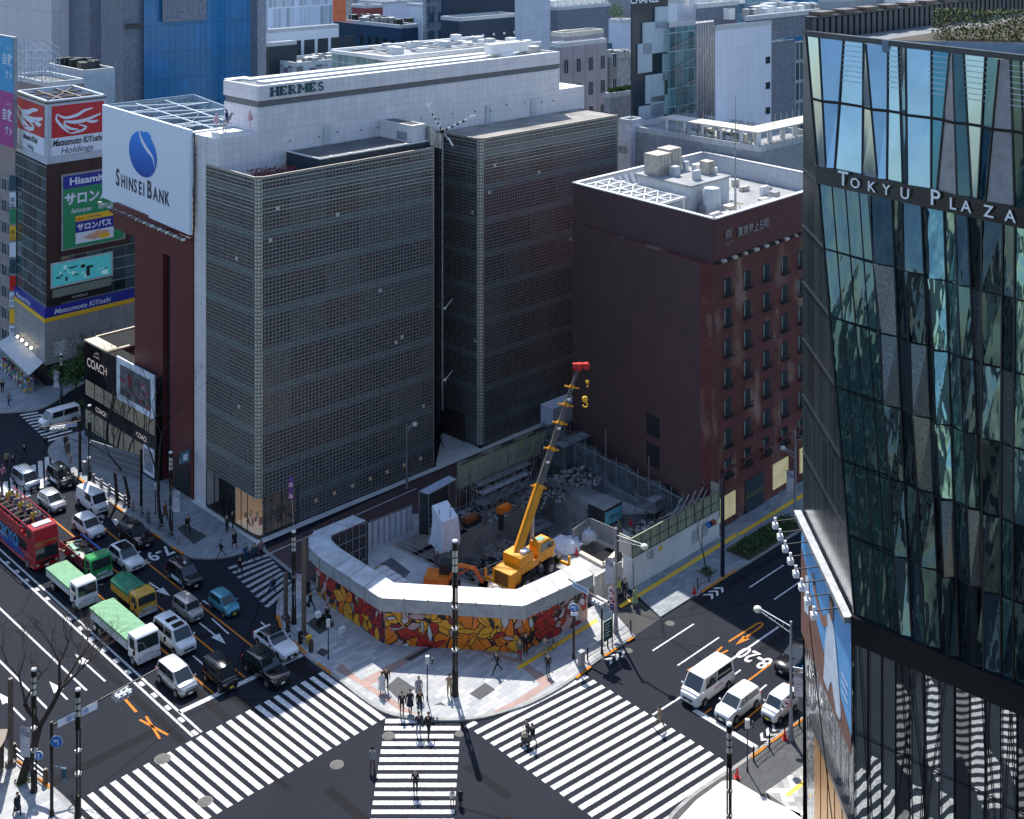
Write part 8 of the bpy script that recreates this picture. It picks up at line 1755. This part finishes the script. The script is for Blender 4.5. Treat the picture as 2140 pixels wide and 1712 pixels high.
# ---------------- lamps, signals, signs, rails, trees ----------------
def GY(px,Y,z=0):return V((px-CX)*Y/F,Y,z)
POST=mat('post_black',(.02,.018,.017),.35,.4,var=.3);LIT=grid('lamp_cylinder_glass',(.5,.5,.42),(.05,.05,.05),9,.9,.0,.06,.1,.3)
def column(o,h,label):
 t=thing('lamp_column',o,label,'street lamp','triple tube lamp columns');s=h/12.7;r=.24 if h>11 else.2
 b=MB();b.lathe(o,[(r*1.3,0),(r*1.25,.25),(r*1.1,.3),(r*1.1,2.0*s),(r*.9,2.1*s)],14);b.build('base',POST,t)
 zl=h-3.3*s-.4;b=MB()
 for k in range(3):a=k*2.094+.5;d=V(math.cos(a),math.sin(a),0)*r*.72;b.tube(o+d+V(0,0,2*s),o+d+V(0,0,zl),r*.3,n=8)
 b.build('tubes',POST,t);n=max(3,int((zl-2*s)/1.6))
 for k in range(1,n+1):b=MB();z=2*s+(zl-2*s)*k/n;b.lathe(o,[(r*1.12,z-.09),(r*1.12,z+.05)],14);b.build('ring',M['steel']if k<n else POST,t)
 b=MB();b.lathe(o,[(r*.98,zl),(r*.98,zl+1.1*s)],14);b.build('collar',POST,t)
 b=MB();b.lathe(o,[(r*.9,zl+1.1*s),(r*.9,h-.75*s)],16);b.build('lamp_glass',mat('lamp_tube_glass',(.66,.66,.55),.2,var=.3,scale=.8),t)
 b=MB()
 for k in range(4):z=zl+1.1*s+(h-.75*s-zl-1.1*s)*k/3;b.lathe(o,[(r*.97,z-.05),(r*.97,z+.05)],14)
 for k in range(3):a=k*2.094+.5;d=V(math.cos(a),math.sin(a),0)*r*.95;b.tube(o+d+V(0,0,zl+s),o+d+V(0,0,h-.7*s),.025,n=5)
 b.build('lamp_cage',POST,t);b=MB();b.lathe(o,[(r,h-.75*s),(r*1.02,h-.12)],14);b.build('cap',POST,t);b=MB();b.lathe(o,[(r*1.0,h-.12),(r*.9,h),(.02,h+.03)],14);b.build('top_disc',M['white'],t);return t
column(G(951,1453,.13),12.6,'tallest lamp column, standing in the middle of the corner plaza');column(G(163,1706,.13),9,'lamp column in the bottom left corner in front of the signal arm');column(GY(1524,83.9,.13),9.3,'lamp column rising from the bottom edge at the right crossing');column(G(614,1303,.13),8.3,'lamp column with a purple streamer pole at the left end of the plaza');column(G(357,1118,.13),8.5,'lamp column on the left pavement beside the dark paving slab');column(G(187,1012,.13),8.8,'lamp column left of the grey back of the road sign');column(G(71,1654,.13),8.9,'lamp column beside the big bare tree at the lower left');column(G(128,845,.13),6.5,'short lamp column near the drugstore racks')
def arm_lamp(o,h,arms,label,banner=None,r=.13):
 t=thing('street_lamp',o,label,'street lamp','grey arm street lamps');b=MB();b.lathe(o,[(r*2,0),(r*1.7,.5),(r*1.3,1.2),(r,2.2),(r*.7,h)],10);b.build('pole',M['grey'],t)
 for d,z,L in arms:
  d=d.normalized();b=MB();b.tube(o+V(0,0,z),o+d*L+V(0,0,z+.25),.05,n=6);b.tube(o+V(0,0,z-.5),o+d*L+V(0,0,z+.05),.04,n=6)
  for k in range(3):f=(k+1)/4;b.tube(o+d*L*f+V(0,0,z+.25*f),o+d*L*f+V(0,0,z-.5+.55*f),.03,n=5)
  b.build('arm',M['steel'],t);b=MB();b.ball(o+d*(L+.25)+V(0,0,z+.12),.34,0,12,(1,1,.75));b.build('lamp_globe',M['lampw'],t)
 return t
arm_lamp(G(1287,1321,.13),9.2,[(-dA,8.6,3.0)],'street lamp with road signs at the right end of the mural');arm_lamp(G(1653,1546,.13),9.1,[(dA,8.7,2.8),(-dA+dB*.2,5.6,1.4)],'double armed street lamp in front of the side billboard');arm_lamp(G(1662,1082,.13),9.2,[(dA*1,6.7,1.3),(-dA,8.7,3)],'street lamp in front of the brick office shop windows');arm_lamp(G(850,1020,.0),7.0,[(dB,6.6,.9)],'slim street lamp in the brick side street',r=.08)
o=G(1510,1204,.13);t=thing('dark_post',o,'thick dark blue post at the end of the white hoarding','post');b=MB();b.tube(o,o+V(0,0,9.6),.22,.18,12);b.build('shaft',NVP,t);b=MB();b.tube(o+V(0,0,3.4),o+V(-1.2,0,4.8),.06);b.build('arm',M['white'],t)
for dx,dz,m_,lb in((-1.3,5.0,M['blue'],'small blue round sign on a white arm before the white hoarding'),(-.9,5.2,mat('sign_brownred',(.3,.08,.06),.5),'small dark red round sign on the same white arm')):
 b=MB();c=o+V(dx,-.1,dz);b.tube(c,c-V(0,.06,0),.32,.32,18);tag(b.build('round_sign',m_),lb,'sign')
def banner(o,h,label,side=1,w_=.75,ln=2.2):
 t=thing('banner',o+V(0,0,h),label,'banner','white and purple street banners');fr=FR(o+V(.2*side if side>0 else-.2-w_,-.1,h),V(1,-.15,0),UP);b=MB();rect(b,fr,0,0,w_,ln,0,0);b.quad(fr.p(w_,0,-.02),fr.p(0,0,-.02),fr.p(0,ln,-.02),fr.p(w_,ln,-.02),0)
 for k in range(3):stroke(b,fr,[(.08+k*.16,ln-.08),(.08+k*.16,ln-.55+k*.12),(w_-.06,ln-.75+k*.12)],.06,.012,1)
 for k in range(3):rect(b,fr,.1,.9-k*.22,w_-.15-.1*k,.96-k*.22,.012,2)
 b.build('cloth',[mat('banner_white',(.62,.6,.68),.8),mat('banner_navy',(.03,.02,.09),.8),mat('banner_grey',(.35,.33,.42),.8)],t);b=MB();b.tube(fr.p(-.2,ln+.02),fr.p(w_,ln+.02),.025,n=5);b.build('bracket',M['dark'],t)
for px,h,s,lb in(((614,1303),2.3,1,'banner on the lamp column at the left end of the plaza'),((357,1118),2.4,1,'banner on the lamp column by the dark paving slab'),((187,1012),2.4,1,'banner on the lamp column left of the grey road sign back'),((71,1654),2.6,-1,'banner hanging beside the big bare tree'),((1653,1546),3.4,1,'banner on the double armed street lamp'),((1662,1082),2.8,-1,'banner on the street lamp at the brick office'),((1287,1321),4.4,-1,'banner above the round road signs at the right of the mural'),((128,845),2.2,-1,'banner near the drugstore racks')):banner(G(*px,.13),h,lb,s)
b=MB();o=G(614,1303,.13)+V(0,0,8.2);b.tube(o,o+V(-.2,0,3.2),.03,n=5);fr=FR(o+V(-.45,-.05,3.0),V(1,0,0),UP)
for k in range(4):flat(b,fr,[(.0,k*.5),(.42,k*.5+.05),(.38,k*.5+.4),(.05,k*.5+.45)],.02,1+k%2)
tag(b.build('streamer',[M['steel'],mat('streamer_pink',(.6,.3,.5),.7),mat('streamer_violet',(.12,.06,.3),.7)]),'pink and violet streamer on a thin pole above the plaza lamp column','streamer')
# round road signs
def rsign(o,z,kind,label,ax=V(1,-.1,0),r=.32):
 fr=FR(o+V(0,-.16,z),ax,UP);t=thing('road_sign',o+V(0,0,z),label,'road sign','round road signs');b=MB();c=fr.o;b.tube(c+V(0,.03,0),c,r,r,20,0);disc=lambda q,off,mi:flat(b,fr,[(q*math.cos(a),q*math.sin(a))for a in[k*.3307 for k in range(19)]],off,mi)
 if kind=='blue':disc(r,.01,0);disc(r*.92,.02,1);stroke(b,fr,[(.0,-.2),(0,.08)],.08,.03,0);flat(b,fr,[(-.12,.04),(.12,.04),(0,.22)],.03,0)
 elif kind=='blue_left':disc(r,.01,0);disc(r*.94,.02,1);stroke(b,fr,[(.1,-.22),(.1,.02),(-.05,.08)],.08,.03,0);flat(b,fr,[(-.05,-.05),(-.05,.2),(-.24,.06)],.03,0);stroke(b,fr,[(.1,0),(.1,.2)],.07,.03,0)
 elif kind=='red':disc(r,.01,2);disc(r*.76,.02,0);rect(b,fr,-.14,-.08,.14,.08,.03,3);stroke(b,fr,[(-.2,.2),(.2,-.2)],.06,.035,2)
 else:disc(r,.01,2);disc(r*.78,.02,1);stroke(b,fr,[(-.2,.2),(.2,-.2)],.07,.03,2)
 b.build('disc',[M['signw'],M['blue'],M['red'],M['ink']],t)
so=G(1287,1321,.13)+V(-.42,0,0)
for z,k,lb in((3.75,'red','topmost red ringed round sign on the lamp at the right of the mural'),(3.05,'red','second red ringed round sign on the lamp at the right of the mural'),(2.35,'no','lowest blue and red no parking sign on the lamp at the right of the mural')):rsign(so,z,k,lb)
rsign(G(1653,1546,.13)+V(-.35,0,0),2.9,'red','red ringed round sign on the double armed lamp by the white small car');rsign(G(71,1654,.13)+V(.4,0,0),2.7,'blue','small blue arrow sign on the lamp column beside the bare tree')
# black post with blue turn sign
def blackpost(px,h,label,z=.13,r=.1):o=G(*px,z);t=thing('black_post',o,label,'post');b=MB();b.tube(o,o+V(0,0,h),r,r*.9,10);b.lathe(o,[(r*1.5,0),(r*1.4,.3)],10);b.build('shaft',POST,t);return o,t
o,t=blackpost((1199,1376),4.7,'black post carrying a blue left turn sign before the mural');rsign(o,4.4,'blue_left','blue left turn sign on the black post before the mural',V(1,0,0),.36);b=MB();b.box(o+V(0,-.15,3.85),(.55,.04,.28));tag(b.build('sign_plate',M['signw']),'small white plate under the blue left turn sign','sign')
def signal_head(t,o,d,n=3,hor=True,back=True):
 b=MB();L=.42*n;b.beam(o,o+d*L,.22,.42);b.build('signal_housing',M['lgrey'],t)
 for k in range(n):
  c=o+d*(.21+.42*k);q=d.cross(UP);q=q if q.y<0 else-q
  b=MB();b.tube(c,c+q*.3,.19,.17,12,0,False);b.tube(c+q*.1,c+q*.12,.15,.15,12);b.build('visor',M['lgrey'],t)
o,t=blackpost((108,1704),6.6,'black signal post at the bottom left with an arm over the road',r=.13);t['category']='traffic signal';d=(dB*.98+dA*.02).normalized();b=MB();b.tube(o+V(0,0,6.3),o+d*8.4+V(0,0,6.75),.07,.05);b.build('arm',POST,t)
for k in range(2):signal_head(t,o+d*4.7+dA*(.5*k-.3)+V(0,0,6.2),d,3)
b=MB();fr=FR(o+d*.4+V(0,0,6.0)-dA*.06,d,UP);rect(b,fr,0,0,3.0,.55,.02,0);text(b,fr,'数寄屋橋',.42,1.5,.1,.04,1);b.build('place_name_board',[M['signw'],M['blue']],t);rsign(o+V(.4,0,0),5.3,'blue_left','blue turn sign on the bottom left signal post',V(1,0,0),.42)
b=MB();c=o+V(.9,-.1,3.0);b.box(c,(.3,.2,.8));b.tube(o+V(0,0,3.5),c+V(0,0,.4),.03);b.build('detector',M['blueg'],t)
o,t=blackpost((1258,1366),3.9,'signal post with a green direction board at the right of the mural',r=.09);t['category']='traffic signal';d=-dA;b=MB();b.tube(o-d*3.9+V(0,0,4.9),o+d*.9+V(0,0,4.4),.07);b.tube(o+V(0,0,3.6),o+V(0,0,4.6),.06);b.build('arm',M['brown'],t)
for k in range(2):signal_head(t,o-d*(.9)+dB*(.5*k-.2)+V(0,0,4.3),d,3)
b=MB();fr=FR(o-d*3.4+V(0,0,4.45),d*1.0,UP);rect(b,fr,0,0,1.9,.5,.06,0);text(b,fr,'数寄屋橋',.38,.95,.1,.08,1);b.build('place_name_board',[M['signw'],M['blue']],t)
b=MB();fr=FR(o+V(.1,-.1,1.0),dB,UP);rect(b,fr,0,0,1.15,1.7,.03,0);rect(b,fr,0,1.75,1.15,2.4,.03,1)
for k in range(5):rect(b,fr,.15,1.4-k*.25,.9-.12*(k%3),1.47-k*.25,.045,1)
for k in range(3):rect(b,fr,.12,2.25-k*.17,1.0,2.3-k*.17,.045,2)
b.build('direction_board',[mat('board_green',(.015,.07,.04),.5),M['signw'],M['ink']],t);b=MB();b.tube(o+dB*1.35+V(0,0,0),o+dB*1.35+V(0,0,3.5),.05);b.build('second_leg',POST,t)
o,t=blackpost((167,985),5.8,'black signal gantry post on the paved corner of the left road',r=.16);t['category']='traffic signal';d=V(-.95,-.3,0).normalized();b=MB();b.tube(o+V(0,0,5.7),o+d*4.2+V(0,0,5.5),.08);b.build('arm',M['brown'],t)
for k in range(2):signal_head(t,o+d*1.6+V(.1,.4*k-.2,5.2),d,4)
b=MB();fr=FR(o+d*1.5+V(0,-.1,5.2),-d,UP);rect(b,fr,0,0,1.2,.45,.02,0);text(b,fr,'数寄屋橋',.28,.6,.1,.04,1);b.build('place_name_board',[M['signw'],M['blue']],t)
o,t=blackpost((295,1076),6.9,'black posts holding the large grey backed road sign over the left pavement',r=.16);t['category']='road sign';p0,p1=D(190,1012,o.y*1.03),D(294,980,o.y);bz=p1.z;
e=V(p0.x,p0.y,bz);b=MB();dn=(V(o.x,o.y,bz)-e);b.beam(e,V(o.x,o.y,bz),.12,2.7);b.build('sign_back',mat('sign_back_grey',(.1,.135,.17),.5,var=.15),t);b=MB()
for k in range(5):b.beam(e+V(0,-.1,-1.2+.6*k),V(o.x,o.y-.1,bz-1.2+.6*k),.05)
b.build('ribs',M['grey'],t)
for px,lb,hh in(((686,1377),'pedestrian signal on a thin post at the left crossing kerb',3.1),((893,1463),'white backed pedestrian signal in the middle of the plaza',3.3),((1562,1612),'thin black post with a hanging detector at the right crossing',3.6),((325,1075),'slim black post behind the guard rail on the left pavement',3.0)):
 o,t=blackpost(px,hh,lb,r=.05);t['category']='pedestrian signal';b=MB();b.box(o+V(0,0,hh-.05),(.32,.26,.62));b.build('signal_box',M['lgrey'],t);b=MB();b.box(o+V(.4,0,hh-.1),(.1,.3,.4));b.tube(o+V(0,0,hh-.4),o+V(.42,0,hh-.35),.03);b.build('side_box',POST,t)
for px,h,lb in(((597,1294),4.2,'square brown pillar at the left kerb of the plaza, the shorter one'),((635,1330),8.6,'tall square brown pillar beside the banner at the left of the plaza'),((22,1600),6.5,'dark ribbed pillar at the bottom left edge')):
 o=G(*px,.13);b=MB();b.box(o+V(0,0,h/2),(.3,.3,h),.78);b.box(o+V(0,0,.15),(.6,.6,.3),.78);tag(b.build('pillar',mat('pillar_brown',(.13,.1,.085),.6,var=.2)),lb,'pillar')
b=MB();o=G(-4,1618,.13);b.box(o+V(-.5,0,2.6),(2.2,2.0,.15));b.box(o+V(-.5,0,1.1),(1.4,1.2,2.0));
for s_ in(-1,1):b.tube(o+V(.4*s_,-.8,0),o+V(.4*s_,-.8,2.6),.06)
tag(b.build('kiosk',M['brown']),'brown bus shelter roof cut by the bottom left edge','shelter')
# guard rails
def rail(P,label,post_m,style=0,z=.13,every=2.0):
 P=[G(*p,z)for p in P];t=thing('guard_rail',P[0],label,'guard rail');n=0
 for a,c in zip(P,P[1:]):
  L=(c-a).length;k=max(1,round(L/every));d=(c-a).normalized()
  for i in range(k+1):
   q=a+d*(L*i/k);b=MB()
   if style==0:b.box(q+V(0,0,.45),(.3,.3,.9),.78);b.box(q+V(0,0,.95),(.22,.22,.14),.78)
   else:b.tube(q,q+V(0,0,1.0),.07,n=8);b.ball(q+V(0,0,1.02),.08,0,6)
   b.build('rail_post',post_m,t)
  b=MB()
  if style==0:
   for h in(.35,.75):b.beam(a+V(0,0,h),c+V(0,0,h),.07)
  else:
   for h in(.25,.85):b.tube(a+V(0,0,h),c+V(0,0,h),.025,n=5)
   for i in range(k):
    e,f=a+d*(L*i/k),a+d*(L*(i+1)/k)
    for w_ in(.22,.38):cv=[e.lerp(f,.5+w_*math.cos(x))+V(0,0,.25+.5*math.sin(x))for x in[math.pi*j/6 for j in range(7)]];b.path(cv,.015,4)
  b.build('rail_bar',M['steel']if style==0 else POST,t)
rail([(196,1010),(245,1043),(310,1092),(372,1138)],'pale guard rail with square posts along the left pavement kerb',M['grey']);rail([(1228,1380),(1270,1352),(1318,1322)],'dark guard rail with arched bars at the right end of the plaza',POST,1,every=2.4);rail([(1575,1590),(1640,1540),(1700,1496),(1760,1452)],'dark guard rail with arched bars along the bottom right pavement',POST,1,every=2.4);rail([(1458,1232),(1482,1216)],'short guard rail with a stone post at the driveway edge',M['brown'],1,every=2.4);rail([(602,1320),(628,1345),(650,1362)],'low guard rail between the pillars at the left of the plaza',M['brown'],0);rail([(30,1582),(95,1636)],'guard rail with yellow striped posts at the bottom left kerb',M['brown'],0)
# trees
BARK=mat('tree_bark',(.035,.028,.024),.9,var=.4,scale=5,bump=.4);TW=mat('bare_twigs',(.05,.038,.033),.9,var=.2)
def bare_tree(o,h,label,seed,r0=.2,lean=V(0,0,0),depth=5,spread=.55,trunkf=.4):
 R=random.Random(seed);t=thing('bare_tree',o,label,'tree','bare street trees');tr_,cw=MB(),MB()
 def grow(p,d,L,r,k):
  n=3;q=p
  for i in range(n):
   d=(d+V(R.uniform(-1,1),R.uniform(-1,1),R.uniform(-.3,.5))*.12).normalized();e=q+d*(L/n);(tr_ if k<2 else cw).tube(q,e,r*(1-.25*i/n),r*(1-.25*(i+1)/n),6 if k<2 else 4 if k<4 else 3,cap=False);q=e
  if k>=depth:return
  m=2 if k==0 else R.choice((2,3,3))
  for i in range(m):
   a=R.uniform(0,6.28);s=spread*R.uniform(.6,1.3)*(.8 if k==0 else 1);nd=(d+V(math.cos(a),math.sin(a),.1)*s).normalized();grow(q,nd,L*R.uniform(.62,.85),r*.75*R.uniform(.62,.85),k+1)
 grow(o,(UP+lean).normalized(),h*trunkf,r0,0);tr_.build('trunk',BARK,t);cw.build('crown',TW,t);return t
bare_tree(G(44,1634,.13),8.8,'big bare tree leaning right at the lower left',5,.36,V(.28,0,0),7,.7,.46)
for px,h,s,lb in(((245,1048),9,11,'bare tree trunk behind the grey road sign, the left one'),((270,1060),8,12,'thin bare tree right of the grey road sign'),((338,1100),11,14,'tall bare tree in front of the red slab building'),((225,960),9.5,15,'bare tree in front of the black shop front'),((205,850),7,18,'bare tree between the two far street corners')):bare_tree(G(*px,.13),h,lb,s,.2,V(-.08,0,0),6,.5,.45)
bare_tree(G(1476,1196,.13),4.6,'slender young tree staked in a green pit before the white hoarding',3,.07,V(-.1,0,0),3,.4,.5)
def leaves(mb,c,r,n,R,s=(.12,.26),sq=(1,1,.8)):
 for k in range(n):
  a=R.uniform(0,6.28);u=R.uniform(-1,1);rr=R.random()**.45;q=math.sqrt(1-u*u);p=c+V(rr*q*math.cos(a)*r*sq[0],rr*q*math.sin(a)*r*sq[1],rr*u*r*sq[2]);w_=R.uniform(*s);e=V(R.uniform(-1,1),R.uniform(-1,1),R.uniform(-1,1)).normalized()*w_;f=V(R.uniform(-1,1),R.uniform(-1,1),R.uniform(-1,1)).normalized()*w_;mb.add([p,p+e,p+e+f,p+f],[(0,1,2,3)],k%2)
def leafy(o,h,r,label,n=3200,seed=1,name='leafy_tree'):
 R=random.Random(seed);t=thing(name,o,label,'tree');b=MB();b.tube(o,o+V(.1,0,h*.45),.16,.1)
 cl=[]
 for k in range(9):a=R.uniform(0,6.28);q=o+V(math.cos(a)*r*.65,math.sin(a)*r*.65,h*R.uniform(.45,.95));b.tube(o+V(.1,0,h*.4),q,.07,.02,5);cl.append(q)
 b.build('trunk',BARK,t);b=MB()
 for q in cl:leaves(b,q,r*R.uniform(.35,.6),n//9,R)
 b.build('crown',[FOL,FOL2],t)
leafy(G(158,838,.13),6.5,2.9,'light green leafy tree in front of the drugstore panels',3600,4)
def bush(px,lab,w_,d_,h_,n,seed,z=.13,ax=dB):
 R=random.Random(seed);b=MB();o=G(*px,z)
 for k in range(n):
  u=R.uniform(-1,1);v=R.uniform(-1,1);p=o+ax*(u*w_)+V(-ax.y,ax.x,0)*(v*d_)+V(0,0,h_*R.random()**.5*(1-.5*abs(v))*(.8+.25*math.sin(u*9)));s=R.uniform(.08,.17);e=V(R.uniform(-1,1),R.uniform(-1,1),R.uniform(-1,1))*s;f=V(R.uniform(-1,1),R.uniform(-1,1),R.uniform(-1,1))*s;b.add([p,p+e,p+e+f,p+f],[(0,1,2,3)],k%2)
 return tag(b.build('hedge',[FOL,FOL2]),lab,'hedge')
bush((1600,1128),'dense low green hedge in the pavement planter before the brick office',4.6,1.2,1.1,3600,2);bush((1478,1196),'grass tuft round the slender young tree',.7,.7,.25,260,5);bush((165,850),'low shrubs under the leafy tree',2.0,.8,.7,600,6);bush((48,1634),'weeds at the foot of the big bare tree',.5,.4,.15,120,9)
b=MB();o=G(1600,1128);b.obox(o,dB,dA,-4.8,4.8,-1.35,1.35,0,.35);tag(b.build('planter',M['brown']),'stone planter edge round the low hedge','planter')
# street clutter
for px,lb,m_,s_ in(((645,1345),'small yellow and black barrier block by the left kerb pillar',M['yel'],(.5,.3,.6)),((640,1240),'dark litter bin at the left mural end',M['dark'],(.5,.5,1.0)),((178,985),'grey bin beside the signal gantry post',M['grey'],(.5,.5,1.1)),((1215,1392),'grey control cabinet at the guard rail end',M['grey'],(.5,.4,1.2)),((715,1322),'white storage box below the mural',M['white'],(.5,.35,.4))):
 b=MB();o=G(*px,.13);b.box(o+V(0,0,s_[2]/2),s_,.78);b.box(o+V(0,0,s_[2]+.03),(s_[0]*1.08,s_[1]*1.08,.06),.78);tag(b.build('street_box',m_),lb,'box')
